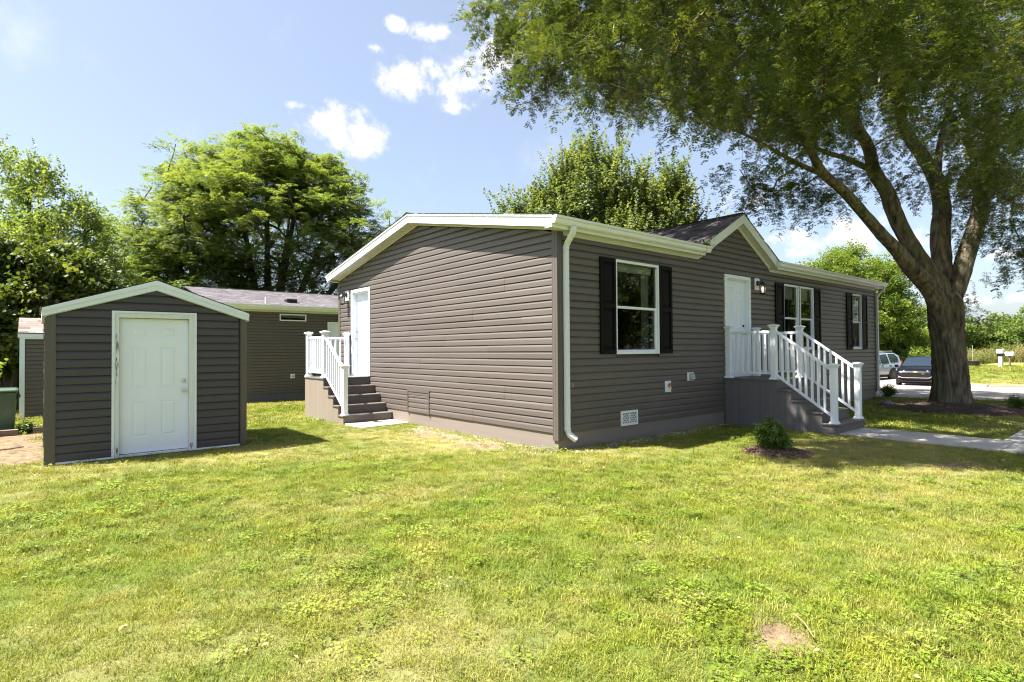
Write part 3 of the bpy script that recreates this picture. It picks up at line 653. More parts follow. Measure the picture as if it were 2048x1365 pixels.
def soffit_slope(x0, x1, ya_, yb_, zf, step=.095, name='rake_soffit', ax=1):
    n = int(abs(yb_-ya_)/step); vs = []; fs = []
    ys = []
    for k in range(n+1):
        y = ya_+(yb_-ya_)*k/n; dy = (yb_-ya_)/n
        ys += [(y, 0), (y+dy*.84, 0), (y+dy*.86, .006), (y+dy*.98, .006)] if k < n else [(y, 0)]
    for (y, g) in ys:
        for x in (x0, x1): vs.append((x, y, zf(y)+g) if ax == 1 else (y, x, zf(y)+g))
    m = len(ys); mb = MB(); mb.add(vs, [(2*k, 2*k+1, 2*k+3, 2*k+2) for k in range(m-1)]); return mb.build(name, 'cream', house)
zs_ = lambda y: zroof(y)-.175
soffit_slope(-.268, -.012, ya, YM, zs_); soffit_slope(-.268, -.012, yb, YM, zs_)
soffit_slope(HL+.012, HL+.23, ya, YM, zs_); soffit_slope(HL+.012, HL+.23, yb, YM, zs_)
# trim strip where the soffit meets the wall
for (a, b) in ((.0, YM), (HW, YM)):
    mb = MB(); mb.prism([(a, zs_(a)-.035), (b, zs_(b)-.035), (b, zs_(b)-.001), (a, zs_(a)-.001)], 0, -.046, -.030); mb.build('soffit_trim', 'cream', house)
# eave: fascia, soffit, frieze, gutter (in two lengths either side of the small gable)
GL = (-.30, 3.93); GR = (6.86, 13.97); ZG = 3.53
for (a, b, fa, fb) in ((GL[0]+.02, 3.85, .1, 3.95), (6.9, GR[1]-.02, 6.80, HL)):
    mb = MB(); mb.box((a, -.195, 3.365), (b, -.177, 3.535)); mb.build('eave_fascia', 'trim', house)
    mb = MB(); mb.box((a, -.176, 3.372), (b, -.03, 3.380)); mb.box((a, -.10, 3.368), (b, -.094, 3.373)); mb.build('eave_soffit', 'cream', house)
    mb = MB()
    if fa < 1: pl = [(fa, 3.312), (fb-.10, 3.312), (fb, 3.372), (fa, 3.372)]
    else: pl = [(fa+.02, 3.312), (fb-.03, 3.312), (fb-.03, 3.372), (fa-.03, 3.372)]
    mb.prism(pl, 1, -.046, -.030); mb.build('frieze_board', 'cream', house)
    gutter(house, (GL if fa < 1 else GR)[0], (GL if fa < 1 else GR)[1], -.197, ZG)
mb = MB(); mb.box((-.28, HW+.14, 3.38), (HL+.24, HW+.158, 3.53)); mb.box((-.27, HW+.01, 3.372), (HL+.23, HW+.139, 3.38)); mb.build('eave_fascia', 'trim', house)
gutter(house, -.28, HL+.2, HW+.160, ZG, nsign=1)
# corner returns closing the eave box at the gable end
mb = MB(); mb.box((-.266, -.175, 3.375), (-.03, .0, 3.48)); mb.build('eave_return', 'cream', house)
# small gable over the door
ZD = 4.425; YD = -.165
def zdorm(x): return ZD - KD*abs(x-DX)
for s in (-1, 1):
    xe = DX + s*1.56
    # fascia
    mb = MB(); mb.prism([(DX, ZD-.215), (xe, zdorm(xe)-.215), (xe, zdorm(xe)-.025), (DX, ZD-.025)], 1, YD-.018, YD); mb.prism([(DX, ZD-.045), (xe, zdorm(xe)-.045), (xe, zdorm(xe)-.006), (DX, ZD-.006)], 1, YD-.028, YD-.019); mb.build('gable_fascia', 'trim', house)
    # soffit under the slope
    zf = lambda x: zdorm(x)-.222
    soffit_slope(YD+.001, -.03, xe, DX, zf, .095, 'gable_soffit', 0)
    mb = MB(); x2 = DX+s*1.46; mb.prism([(DX, ZD-.30), (x2, zdorm(x2)-.30), (x2, zdorm(x2)-.224), (DX, ZD-.224)], 1, -.046, -.030); mb.build('frieze_board', 'cream', house)
    # roof plane, running back to the valley
    xw = DX + s*1.60; zt = zdorm(xw)
    yback = YM
    vs = [(DX, YD-.03, ZD-.012), (xw, YD-.03, zt-.012), (DX, yback, ZD-.012), (DX, YD-.03, ZD-.024), (xw, YD-.03, zt-.024), (DX, yback, ZD-.024)]
    mb = MB(); mb.add(vs, [(0,1,2),(3,5,4),(0,3,4,1),(1,4,5,2),(2,5,3,0)]); mb.build('gable_roof', 'shingle', house)
    Ls = math.hypot(1.60, 1.60*KD); 
    shingles(house, (xw, YD-.04, zt-.010), (0, 1, 0), (-s, 0, KD), (s*KD, 0, 1), 0, 13, .142, lambda v, L=Ls: (0, max(0.15, (v+.12)/L*(yback-YD))), 'shingle', 'shingle_course', seed=20+s)
mb = MB(); mb.add([(DX-.13, YD-.045, zdorm(DX-.13)+.004), (DX-.13, 4.0, zdorm(DX-.13)+.004), (DX, 4.0, ZD+.01), (DX, YD-.045, ZD+.01), (DX+.13, 4.0, zdorm(DX-.13)+.004), (DX+.13, YD-.045, zdorm(DX-.13)+.004)], [(0,1,2,3),(3,2,4,5)]); mb.build('ridge_cap', 'shingle', house)
# windows and shutters
for k, w in enumerate(wins):
    window(house, TF, w[0], w[1], w[2], w[3], w[4], blind=(.14 if k == 0 else .3), curtain=((w[1]-.27, w[1]-.06) if k == 0 else None))
for (a, b, c, d) in ((.935, 1.325, 1.475, 3.075), (2.555, 2.935, 1.475, 3.075), (7.07, 7.495, 1.51, 3.09), (9.195, 9.58, 1.51, 3.09), (11.37, 11.775, 1.51, 3.105), (12.535, 12.935, 1.51, 3.105)):
    shutter(house, TF, a, b, c, d)
# doors
panel_door(house, TF, 4.92, 5.815, .985, 3.015, -.055, knob_u=5.745, knob='black', name='front_door', boltdz=.16)
casing(house, TF, *FD, .075, -.07, .048, sill=.03)
panel_door(house, TG, 6.39, 7.26, .985, 3.000, -.075, knob_u=7.19, name='side_door', boltdz=.16)
casing(house, TG, *GD, .075, -.09, .048, sill=.03)
lantern(house, TF, 6.21, 2.985, True)
lantern(house, TG, 7.60, 2.97, False)
# downspouts
def downspout(x, xo, kick, top=3.42, ybot=.17):
    y = -.062
    pts = [(x+xo, -.255, top), (x+xo, -.255, top-.05), (x+xo*.8, -.225, top-.11), (x+xo*.2, -.10, top-.23), (x, y, top-.29), (x, y, ybot+.12), (x+kick*.25, y-.02, ybot+.05), (x+kick, y-.09, ybot-.03)]
    mb = MB(); w, h = .078, .055
    P = [Vector(p) for p in pts]; vs = []
    for i, p in enumerate(P):
        d = (P[min(i+1, len(P)-1)]-P[max(i-1, 0)]).normalized(); r = Vector((1, 0, 0)); r = (r - d*r.dot(d)).normalized(); u = r.cross(d)
        for a, b in ((-1,-1),(-.3,-1),(-.3,-.86),(.3,-.86),(.3,-1),(1,-1),(1,1),(-1,1)): vs.append(p+r*a*w/2+u*b*h/2)
    m = len(P); mb.add(vs, [(i*8+k, i*8+(k+1) % 8, (i+1)*8+(k+1) % 8, (i+1)*8+k) for i in range(m-1) for k in range(8)])
    o = mb.build('downspout', 'trim', house)
    for z in (top-.30, 3.0, .62, ybot+.14):
        m2 = MB(); m2.box((x-w/2-.003, y-h/2-.004, z-.012), (x+w/2+.003, y+h/2+.002, z+.012)); m2.build('joint_band', 'trim', o)
downspout(.135, -.03, .10, ybot=.20); downspout(HL+.03, .02, .16, ybot=.16)
# leaf litter caught at the valley end of the gutter
mb = MB()
for k in range(60):
    c = Vector((3.78+random.gauss(0, .07), -.25+random.gauss(0, .04), 3.545+abs(random.gauss(0, .035)))); a = random.random()*6.3; e = Vector((math.cos(a), math.sin(a), random.uniform(-.6, .9)))*.035; f = Vector((-e.y, e.x, .01))*.5
    mb.add([c-e, c+f, c+e, c-f], [(0,1,2,3)])
mb.build('leaf_litter', 'leaf_shrub', house)['kind'] = 'stuff'
mb = MB(); mb.tube([(3.72, -.305, 3.56), (3.70, -.318, 3.50), (3.72, -.30, 3.44), (3.66, -.24, 3.38), (3.64, -.2, 3.34)], .003, 4); mb.build('dead_vine', 'twine', house)
# wall fittings
mb = MB(); lbox(mb, TF, 2.715, 2.885, .020, .044, .76, .965); p = mb.build('faucet_plate', 'white', house, bevel=.004)
m2 = MB(); m2.tube([TF(2.80, .044, .87), TF(2.80, .08, .87), TF(2.80, .10, .845), TF(2.80, .10, .82)], [.018, .016, .016, .013], 8); m2.build('faucet', 'brass', p)
m2 = MB(); m2.tube([TF(2.80, .07, .90), TF(2.80, .082, .90)], .028, 10); m2.tube([TF(2.80, .05, .87), TF(2.80, .075, .90)], .006, 6); m2.build('faucet_wheel', 'red', p)
mb = MB(); lbox(mb, TF, 3.435, 3.64, .020, .042, .94, 1.10); p = mb.build('vent_plate', 'white', house, bevel=.004)
m2 = MB(); vs = [TF(a, n, z) for a in (3.475, 3.60) for (n, z) in ((.042, .955), (.042, 1.085), (.085, 1.07), (.11, .97))]; m2.add(vs, [(0,1,2,3),(7,6,5,4),(1,5,6,2),(2,6,7,3),(0,4,5,1)]); m2.build('vent_hood', 'grille', p)
for k in range(4): m3 = MB(); lbox(m3, TF, 3.485, 3.59, .03, .094, .957+.0*k+.004*k, .959+.004*k); 
mb = MB(); u0, u1, z0, z1 = 1.444, 1.892, .255, .507
lbox(mb, TF, u0, u0+.035, .020, .050, z0, z1); lbox(mb, TF, u1-.035, u1, .020, .050, z0, z1); lbox(mb, TF, u0+.035, u1-.035, .020, .050, z1-.035, z1); lbox(mb, TF, u0+.035, u1-.035, .020, .050, z0, z0+.035)
vent = mb.build('foundation_vent', 'trim', house, bevel=.003)
m2 = MB(); lbox(m2, TF, u0+.03, u1-.03, .026, .030, z0+.03, z1-.03); m2.build('vent_screen', 'dark', vent)
m2 = MB(); rows = 5; hh = (z1-z0-.07)/rows; 
for r in range(rows+1): lbox(m2, TF, u0+.035, u1-.035, .0305, .042, z0+.035+r*hh-.005, z0+.035+r*hh+.005)
for r in range(rows):
    for k in range(8):
        u = u0+.035+(k+(.5 if r % 2 else 0))*(u1-u0-.07)/8
        if u > u0+.04: lbox(m2, TF, u-.006, u+.006, .0307, .0415, z0+.035+r*hh+.005, z0+.035+(r+1)*hh-.005)
lbox(m2, TF, (u0+u1)/2-.009, (u0+u1)/2+.009, .0303, .045, z0+.0352, z1-.0352)
m2.build('vent_grille', 'trim', vent)
mb = MB(); lbox(mb, TF, .275, .315, .029, .033, .965, 1.035); mb.build('wall_tag', 'pink', house)

# ================================================================== PORCH STEPS
def post(par, x, y, z0, z1, w=.10, skirt_at=None):
    mb = MB(); mb.box((x-w/2, y-w/2, z0), (x+w/2, y+w/2, z1)); p = mb.build('post', 'white', par, bevel=.004)
    m = MB(); a = w/2
    prof = [(a+.003, z1-.045), (a+.010, z1-.040), (a+.012, z1-.02), (a+.020, z1-.008), (a+.034, z1), (a+.036, z1+.014), (a+.030, z1+.020), (a-.01, z1+.034), (.004, z1+.042)]
    vs = []
    for r, z in prof:
        for sx, sy in ((-1,-1),(1,-1),(1,1),(-1,1)): vs.append((x+sx*r, y+sy*r, z))
    n = len(prof); m.add(vs, [(i*4+k, i*4+(k+1) % 4, (i+1)*4+(k+1) % 4, (i+1)*4+k) for i in range(n-1) for k in range(4)] + [(3,2,1,0), tuple(range(4*n-4, 4*n))]); m.build('post_cap', 'white', p)
    m = MB(); prof = [(a+.024, z0), (a+.024, z0+.014), (a+.018, z0+.02), (a+.008, z0+.045), (a+.003, z0+.048)]
    vs = []
    for r, z in prof:
        for sx, sy in ((-1,-1),(1,-1),(1,1),(-1,1)): vs.append((x+sx*r, y+sy*r, z))
    n = len(prof); m.add(vs, [(i*4+k, i*4+(k+1) % 4, (i+1)*4+(k+1) % 4, (i+1)*4+k) for i in range(n-1) for k in range(4)]); m.build('post_base', 'white', p)
def rail_run(par, a, b, zt0, zt1, zb0, zb1, n):
    """top and bottom rail between two posts with n balusters; heights at each end"""
    a = Vector((a[0], a[1], 0)); b = Vector((b[0], b[1], 0))
    A = lambda z: Vector((a.x, a.y, z)); B = lambda z: Vector((b.x, b.y, z))
    mb = MB(); mb.bar(A(zt0), B(zt1), .058, .042); mb.bar(A(zt0+.026), B(zt1+.026), .040, .012); mb.build('hand_rail', 'white', par, bevel=.003)
    mb = MB(); mb.bar(A(zb0), B(zb1), .044, .042); mb.build('bottom_rail', 'white', par, bevel=.003)
    for k in range(n):
        t = (k+1)/(n+1); p = a.lerp(b, t); z0 = zb0+(zb1-zb0)*t; z1 = zt0+(zt1-zt0)*t
        m = MB(); m.box((p.x-.018, p.y-.018, z0), (p.x+.018, p.y+.018, z1)); m.build('baluster', 'white', par)
def planks(par, x0, x1, y0, y1, z0, z1, n, ax, mat, name, gap=.004):
    for k in range(n):
        mb = MB()
        if ax == 1: a = y0+(y1-y0)*k/n; b = y0+(y1-y0)*(k+1)/n-gap; mb.box((x0, a, z0), (x1, b, z1))
        else: a = x0+(x1-x0)*k/n; b = x0+(x1-x0)*(k+1)/n-gap; mb.box((a, y0, z0), (b, y1, z1))
        mb.build(name, mat, par, bevel=.002)
ZP = .95
def porch(par, x0, x1, yw, yd, yf, side, mat_side, lat):
    """deck from yw (house side) to yd, four treads down to yf; runs toward -y"""
    rise = ZP/5
    run = (yd-yf)/4
    planks(par, x0-.02, x1+.02, yd-.02, yw, ZP-.03, ZP, max(3, int(abs(yw-yd)/.14)), 1, 'deck', 'deck_board')
    for s, x in ((0, x0), (1, x1)):
        # stepped side panel cut from vertical boards
        nb = int((yw-yf)/.145); w = (yw-yf)/nb
        for k in range(nb):
            a = yf+k*w; b = a+w-.002
            segs = []
            mb = MB(); xa, xb = (x, x+.02) if s == 0 else (x-.02, x)
            # split the board at step lines so the top follows the treads
            cuts = sorted(set([a, b] + [c for c in [yf+run*j for j in range(5)] if a < c < b]))
            for c0, c1 in zip(cuts[:-1], cuts[1:]):
                j = min(4, int(((c0+c1)/2-yf)/run+1e-6)); mb.box((xa, c0, -.03), (xb, c1, rise*(j+1)-.031))
            mb.build('side_board', mat_side, par)
    for j in range(5):
        y = yf + run*j; zt = rise*(j+1)
        mb = MB(); mb.box((x0+.0205, y, rise*j - (.03 if j else .05)), (x1-.0205, y+.018, zt-.031)); mb.build('riser', 'deck', par)
        if j < 4: mb = MB(); mb.box((x0-.02, y-.028, zt-.03), (x1+.02, y+run-.001, zt)); mb.build('tread', 'deck', par, bevel=.003)
fp = empty('front_porch_steps', (0, 0, 0), 0, 'porch, its composite sides coloured as in shade, with five steps and white railings on both sides at the front door', 'porch steps')
X0, X1 = 4.80, 6.07
porch(fp, X0, X1, -.035, -1.10, -2.18, 'both', 'deck_shaded', None)
for x in (X0+.06, X1-.06):
    post(fp, x, -.095, ZP, 1.985); post(fp, x, -1.03, ZP, 1.985); post(fp, x, -2.10, .19, 1.235)
    rail_run(fp, (x, -.145), (x, -.98), 1.87, 1.87, 1.065, 1.065, 6)
    rail_run(fp, (x, -1.08), (x, -2.05), 1.87, 1.165, 1.03, .335, 8)
sp = empty('side_porch_steps', (0, 0, 0), 0, 'taupe porch steps with a white railing climbing the sunny gable wall to the side door', 'porch steps')
porch(sp, -1.15, -.03, 7.50, 6.36, 5.27, 'left', 'deck_sunlit', None)
post(sp, -1.09, 7.42, ZP, 1.985); post(sp, -1.09, 6.43, ZP, 1.985); post(sp, -1.09, 5.33, .19, 1.235); post(sp, -.13, 7.42, ZP, 1.985)
rail_run(sp, (-1.09, 7.37), (-1.09, 6.48), 1.87, 1.87, 1.065, 1.065, 7)
rail_run(sp, (-1.09, 6.38), (-1.09, 5.38), 1.87, 1.165, 1.03, .335, 8)
rail_run(sp, (-1.04, 7.42), (-.18, 7.42), 1.87, 1.87, 1.065, 1.065, 6)
# ================================================================== NEAR SHED
SX0, SX1, SY0, SY1 = -5.985, -3.47, 3.87, 6.05
shed = empty('garden_shed', ((SX0+SX1)/2, SY0, 0), 0, 'dark brown vinyl garden shed with a white six-panel door with peeling frame', 'shed')
SO = Vector(((SX0+SX1)/2, SY0, 0)); u_ = lambda x: x-SO.x
TS = frame_of((0, 0, 0), (1, 0, 0), (0, -1, 0)); hw = (SX1-SX0)/2; RX = u_(-4.715); ZT = 2.645; KS = .348
def zshed(x): return ZT - KS*abs(x-RX)
EX2 = .1185
def limS(z):
    t = max(0, (2.52-z)/KS); return (max(-hw+.09, RX-t), min(hw-.09, RX+t))
SD = (u_(-5.268), u_(-4.176), .02, 2.165)
siding(shed, (0, 0, 0), (1, 0, 0), (0, -1, 0), .045, EX2, 21, (-hw+.09, hw-.09), 'siding_shed', [SD], 9.0, lim=limS)
siding(shed, (-hw, 0, 0), (0, 1, 0), (-1, 0, 0), .045, EX2, 17, (.09, SY1-SY0-.09), 'siding_shed', [], 9.0)
siding(shed, (hw, 0, 0), (0, 1, 0), (1, 0, 0), .045, EX2, 17, (.09, SY1-SY0-.09), 'siding_shed', [], 9.0)
siding(shed, (0, SY1-SY0, 0), (1, 0, 0), (0, 1, 0), .045, EX2, 21, (-hw+.09, hw-.09), 'siding_shed', [], 9.0, lim=limS)
mb = MB(); mb.prism([(-hw+.01, .05), (hw-.01, .05), (hw-.01, 2.08), (RX, 2.50), (-hw+.01, 2.08)], 1, SY1-SY0-.05, SY1-SY0-.002); mb.build('wall_sheathing', 'sheath', shed)
wall_core(shed, (0, 0, 0), (1, 0, 0), (0, -1, 0), .06, (-hw+.01, hw-.01), .04, 2.06, [(u_(-5.18), u_(-4.27), .02, 2.09)])
mb = MB(); mb.prism([(-hw+.01, 2.062), (hw-.01, 2.062), (RX, 2.50)], 1, .004, .05); mb.build('gable_sheathing', 'sheath', shed)
for x in (-hw, hw-.05): mb = MB(); mb.box((x+.003 if x < 0 else x, .07, .05), (x+.05 if x < 0 else x+.047, SY1-SY0-.07, 2.08)); mb.build('wall_sheathing', 'sheath', shed)
corner(-hw, 0, 1, 1, .0, 2.15, .088, 'corner_shed', shed); corner(hw, 0, -1, 1, .02, 2.11, .062, 'corner_shed', shed)
corner(-hw, SY1-SY0, 1, -1, .0, 2.12, .07, 'corner_shed', shed); corner(hw, SY1-SY0, -1, -1, .0, 2.1, .07, 'corner_shed', shed)
for a, b in ((-hw+.09, SD[0]), (SD[1], hw-.07)):
    mb = MB(); lbox(mb, TS, a, b, .0, .034, .018, .044); mb.build('base_strip', 'shedtrim', shed)
mb = MB(); mb.box((-hw+.02, .01, -.06), (hw-.02, SY1-SY0-.01, .017)); mb.build('floor_frame', 'wood', shed)
# door with its worn casing
panel_door(shed, TS, u_(-5.178), u_(-4.278), .06, 2.062, -.03, knob_u=u_(-4.34), name='shed_door', knobz=.90, boltdz=.15)
mb = MB(); a, b = SD[0], SD[1]
lbox(mb, TS, a, a+.035, .0, .054, .018, 2.165); lbox(mb, TS, b-.035, b, .0, .054, .018, 2.165); lbox(mb, TS, a+.035, b-.035, .0, .054, 2.135, 2.165)
f = mb.build('door_frame', 'shedtrim', shed, bevel=.002)
mb = MB(); lbox(mb, TS, a+.035, a+.088, -.05, .042, .018, 2.135); lbox(mb, TS, b-.10, b-.035, -.05, .042, .018, 2.135); lbox(mb, TS, a+.088, b-.10, -.05, .042, 2.068, 2.135); lbox(mb, TS, a+.088, b-.10, -.06, .02, .018, .05)
mb.build('door_jamb', 'oldtrim', f, bevel=.003)
# peeled paint and bare wood on the hinge-side jamb
mt_ = []
mb = MB(); R_ = random.Random(5)
for zc, hh_, n in ((1.72, .10, 7), (1.44, .22, 16), (1.13, .07, 5), (.10, .05, 4)):
    for k in range(n):
        u = a+.060+R_.gauss(0, .008); z = zc+R_.uniform(-hh_, hh_); w = R_.uniform(.0015, .005); h = R_.uniform(.02, .08)
        pts = [(u-w, z), (u-w*.3, z-h), (u+w*.8, z-h*.4), (u+w, z+h*.3), (u+w*.2, z+h), (u-w*.7, z+h*.5)]
        mb.add([TS(p, .0426, q) for p, q in pts], [tuple(range(6))])
for k in range(7):
    u = b-.07+R_.gauss(0, .012); z = .06+R_.random()*.08; w = R_.uniform(.003, .008); h = R_.uniform(.01, .04)
    mb.add([TS(p, .0426, q) for p, q in ((u-w, z), (u, z-h), (u+w, z), (u, z+h))], [(0,1,2,3)])
mb.build('peeled_paint', 'wood', f)['kind'] = 'stuff'
# roof
ov = .075
for s in (-1, 1):
    xe = RX + s*(1.335 if s < 0 else 1.305)
    mb = MB(); mb.prism([(RX, ZT-.022), (xe, zshed(xe)-.022), (xe, zshed(xe)-.004), (RX, ZT-.004)], 1, -ov, SY1-SY0+ov); mb.build('roof', 'shingle_grey', shed)
    L = math.hypot(1.32, 1.32*KS); P0 = (xe+s*.012, -ov-.012, zshed(xe)-.003)
    shingles(shed, P0, (0, 1, 0), (-s, 0, KS), (s*KS, 0, 1), 0, 10, .14, lambda v: (0, SY1-SY0+2*ov+.024), 'shingle_brown', 'shingle_course', seed=40+s)
    mb = MB(); mb.prism([(RX, ZT-.152), (xe, zshed(xe)-.125), (xe, zshed(xe)-.022), (RX, ZT-.022)], 1, -ov+.002, -ov+.020)
    mb.build('gable_fascia', 'shedtrim', shed)
    mb = MB(); mb.prism([(RX, ZT-.075), (xe, zshed(xe)-.062), (xe, zshed(xe)-.008), (RX, ZT-.008)], 1, -ov-.012, -ov+.0015); mb.build('gable_fascia', 'shedtrim', shed)
    mb = MB(); mb.box((xe-s*.018, -ov+.021, zshed(xe)-.135), (xe, SY1-SY0+ov, zshed(xe)-.0225)); mb.build('eave_fascia', 'shedtrim', shed)
    wx = s*hw
    mb = MB(); mb.box((xe-s*.019, -ov+.021, zshed(xe)-.133), (wx+s*.014, SY1-SY0+ov, zshed(xe)-.125)); mb.build('soffit', 'cream', shed)
    mb = MB(); mb.prism([(RX, ZT-.16), (xe, zshed(xe)-.136), (xe, zshed(xe)-.128), (RX, ZT-.152)], 1, -ov+.021, -.030); mb.build('soffit', 'cream', shed)

# ================================================================== NEIGHBOUR'S HOME BEHIND
NX0, NX1, NY0, NY1 = -1.15, 11.0, 16.65, 24.6
nb = empty('mobile_home', (NX0, NY0, -.39), 0, 'taupe mobile home behind the shed with a narrow high window and pale grey roof', 'house')
NO = Vector((NX0, NY0, -.39)); loc = lambda x, y, z: (x-NO.x, y-NO.y, z-NO.z)
TN = frame_of((0, 0, 0), (1, 0, 0), (0, -1, 0))
nz = lambda z: z+.39; nx = lambda x: x-NX0
opN = [(nx(1.15), nx(2.19), nz(2.77), nz(3.04)), (nx(3.07), nx(4.12), nz(.62), nz(2.77))]
siding(nb, (0, 0, 0), (1, 0, 0), (0, -1, 0), nz(-.07), EXP, 28, (.08, NX1-NX0-.08), 'siding_far', opN, 5.5)
siding(nb, (0, 0, 0), (0, 1, 0), (-1, 0, 0), nz(-.07), EXP, 28, (.08, 7.87), 'siding_far', [], 9)
wall_core(nb, (0, 0, 0), (1, 0, 0), (0, -1, 0), .12, (0, NX1-NX0), nz(-.2), nz(3.15), opN)
wall_core(nb, (0, 0, 0), (0, 1, 0), (-1, 0, 0), .12, (.121, 7.95), nz(-.2), nz(3.15), [])
wall_core(nb, (NX1-NX0, 0, 0), (0, 1, 0), (1, 0, 0), .12, (.121, 7.95), nz(-.2), nz(3.15), [])
mb = MB(); mb.box((.1, 7.9, 0), (NX1-NX0-.1, 7.95, nz(3.15))); mb.box((.13, .13, nz(.5)), (NX1-NX0-.13, 7.89, nz(.55))); mb.box((.13, 2.6, nz(.56)), (NX1-NX0-.13, 2.64, nz(3.1))); mb.build('interior_rooms', 'interior', nb)
corner(0, 0, 1, 1, nz(-.1), nz(3.15), .085, 'corner', nb); corner(NX1-NX0, 0, -1, 1, nz(-.1), nz(3.15), .085, 'corner', nb)
for a, b in ((0, 3.6), (3.6, 7.2), (7.2, NX1-NX0)):
    mb = MB(); lbox(mb, TN, a+.002, b-.002, -.02, .004, -.15, nz(-.068)); mb.build('skirt_board', 'deck_shaded', nb)
mb = MB(); mb.box((-.004, .01, -.15), (.02, 7.9, nz(-.068))); mb.build('skirt_board', 'deck_shaded', nb)  # skirt colour carries the shade at the wall foot
KN = .22; ye, yr = -.28, 4.05; ze = nz(3.36)
def zn(y): return ze + KN*(y-ye) if y < yr else ze + KN*(yr-ye) - KN*(y-yr)
mb = MB(); ybk = 2*yr-ye; mb.prism([(ye, zn(ye)-.03), (yr, zn(yr)-.03), (ybk, ze-.03), (ybk, ze), (yr, zn(yr)), (ye, zn(ye))], 0, -.28, NX1-NX0+.28); mb.build('roof', 'shingle_grey', nb)
shingles(nb, (-.29, ye-.015, ze+.001), (1, 0, 0), (0, 1, KN), (0, -KN, 1), 0, 31, .143, lambda v: (0, NX1-NX0+.58), 'shingle_grey', 'roof_shingles', as_parts=False, seed=8)
mb = MB(); mb.prism([(yr-.14, zn(yr-.14)+.012), (yr, zn(yr)+.012), (yr+.14, zn(yr+.14)+.012), (yr, zn(yr)+.03)], 0, .6, NX1-NX0+.2); mb.build('ridge_vent', 'black', nb)
gutter(nb, -.28, NX1-NX0+.28, ye+.001, ze-.012)
mb = MB(); mb.box((-.27, ye+.002, ze-.19), (NX1-NX0+.27, ye+.02, ze-.03)); mb.build('eave_fascia', 'trim', nb)
mb = MB(); mb.box((-.27, ye+.021, ze-.185), (NX1-NX0+.27, -.03, ze-.175)); mb.build('eave_soffit', 'cream', nb)
mb = MB(); mb.box((.1, -.046, ze-.26), (NX1-NX0-.1, -.030, ze-.186)); mb.build('frieze_board', 'cream', nb)
mb = MB(); mb.prism([(0, nz(3.13)), (8.1, nz(3.13)), (yr, zn(yr)-.05)], 0, 0, .05); mb.build('gable_sheathing', 'siding_far', nb)
mb = MB(); mb.prism([(0, nz(3.13)), (8.1, nz(3.13)), (yr, zn(yr)-.05)], 0, NX1-NX0-.05, NX1-NX0); mb.build('gable_sheathing', 'siding_far', nb)
window(nb, TN, *opN[0], mid=None, fw=.04)
casing(nb, TN, *opN[1], .07, -.07, .046, sill=.03)
panel_door(nb, TN, opN[1][0]+.09, opN[1][0]+.53, nz(.66), nz(2.68), -.05, name='house_door')
mb = MB(); lbox(mb, TN, nx(3.62), nx(4.02), -.06, -.05, nz(.66), nz(2.68)); mb.build('storm_door_glass', 'carglass', nb)
mb = MB(); lbox(mb, TN, nx(1.56), nx(1.73), .020, .044, nz(.50), nz(.67)); p = mb.build('vent_plate', 'white', nb)
m2 = MB(); m2.tube([TN(nx(1.66), .044, nz(.585)), TN(nx(1.66), .07, nz(.575))], .035, 10); m2.build('vent_hood', 'grille', p)
mb = MB(); c_ = loc(.63, 16.60, 3.40); mb.tube([c_, (c_[0], c_[1], c_[2]+.26)], .04, 10); mb.build('plumbing_pipe', 'white', nb)
mb = MB(); x0, x1 = nx(1.60), nx(2.00); yv = .46; zv = zn(yv)
mb.prism([(yv, zv+.02), (yv+.36, zv+.08), (yv+.36, zv+.16), (yv, zv+.15)], 0, x0, x1); v_ = mb.build('roof_vent', 'black', nb)
m2 = MB(); m2.prism([(yv-.02, zv+.155), (yv+.38, zv+.165), (yv+.38, zv+.18), (yv-.02, zv+.17)], 0, x0-.02, x1+.02); m2.build('vent_cap', 'grille', v_)

# ================================================================== SMALL SHED AT THE BACK
bs = empty('garden_shed', (-6.49, 15.6, -.34), 0, 'small brown shed with white corner trim and pinkish roof behind the nearer shed', 'shed')
TB = frame_of((0, 0, 0), (1, 0, 0), (0, -1, 0)); wB = 2.4
siding(bs, (0, 0, 0), (1, 0, 0), (0, -1, 0), .02, .119, 20, (.115, wB-.115), 'siding_far', [], 9)
siding(bs, (0, 0, 0), (0, 1, 0), (-1, 0, 0), .02, .119, 20, (.115, 1.9), 'siding_far', [], 9)
mb = MB(); mb.box((.01, .01, 0), (wB-.01, 1.95, 2.42)); mb.build('wall_sheathing', 'sheath', bs)
for x in (-.02, wB-.10): mb = MB(); lbox(mb, TB, x, .0+x+.12, .0, .038, 0, 2.36); mb.build('corner_trim', 'shedtrim', bs)
mb = MB(); lbox(mb, TB, .10, wB-.10, .001, .034, 2.315, 2.36); mb.build('frieze_board', 'shedtrim', bs)
mb = MB(); lbox(mb, TB, -.06, wB+.06, .036, .06, 2.355, 2.50); mb.build('eave_fascia', 'shedtrim', bs)
mb = MB(); mb.prism([(-.06, 2.50), (.99, 2.97), (2.04, 2.50), (2.04, 2.47), (.99, 2.94), (-.06, 2.47)], 0, -.05, wB+.05); mb.build('roof', 'shingle_brown', bs)
mb = MB(); mb.prism([(.0, 2.42), (1.98, 2.42), (.99, 2.90)], 0, .01, .05); mb.build('gable_sheathing', 'siding_far', bs)
kk = .47/1.05
shingles(bs, (-.055, -.075, 2.497), (1, 0, 0), (0, 1, kk), (0, -kk, 1), 0, 8, .145, lambda v: (0, wB+.11), 'shingle_brown', 'shingle_course', seed=60)

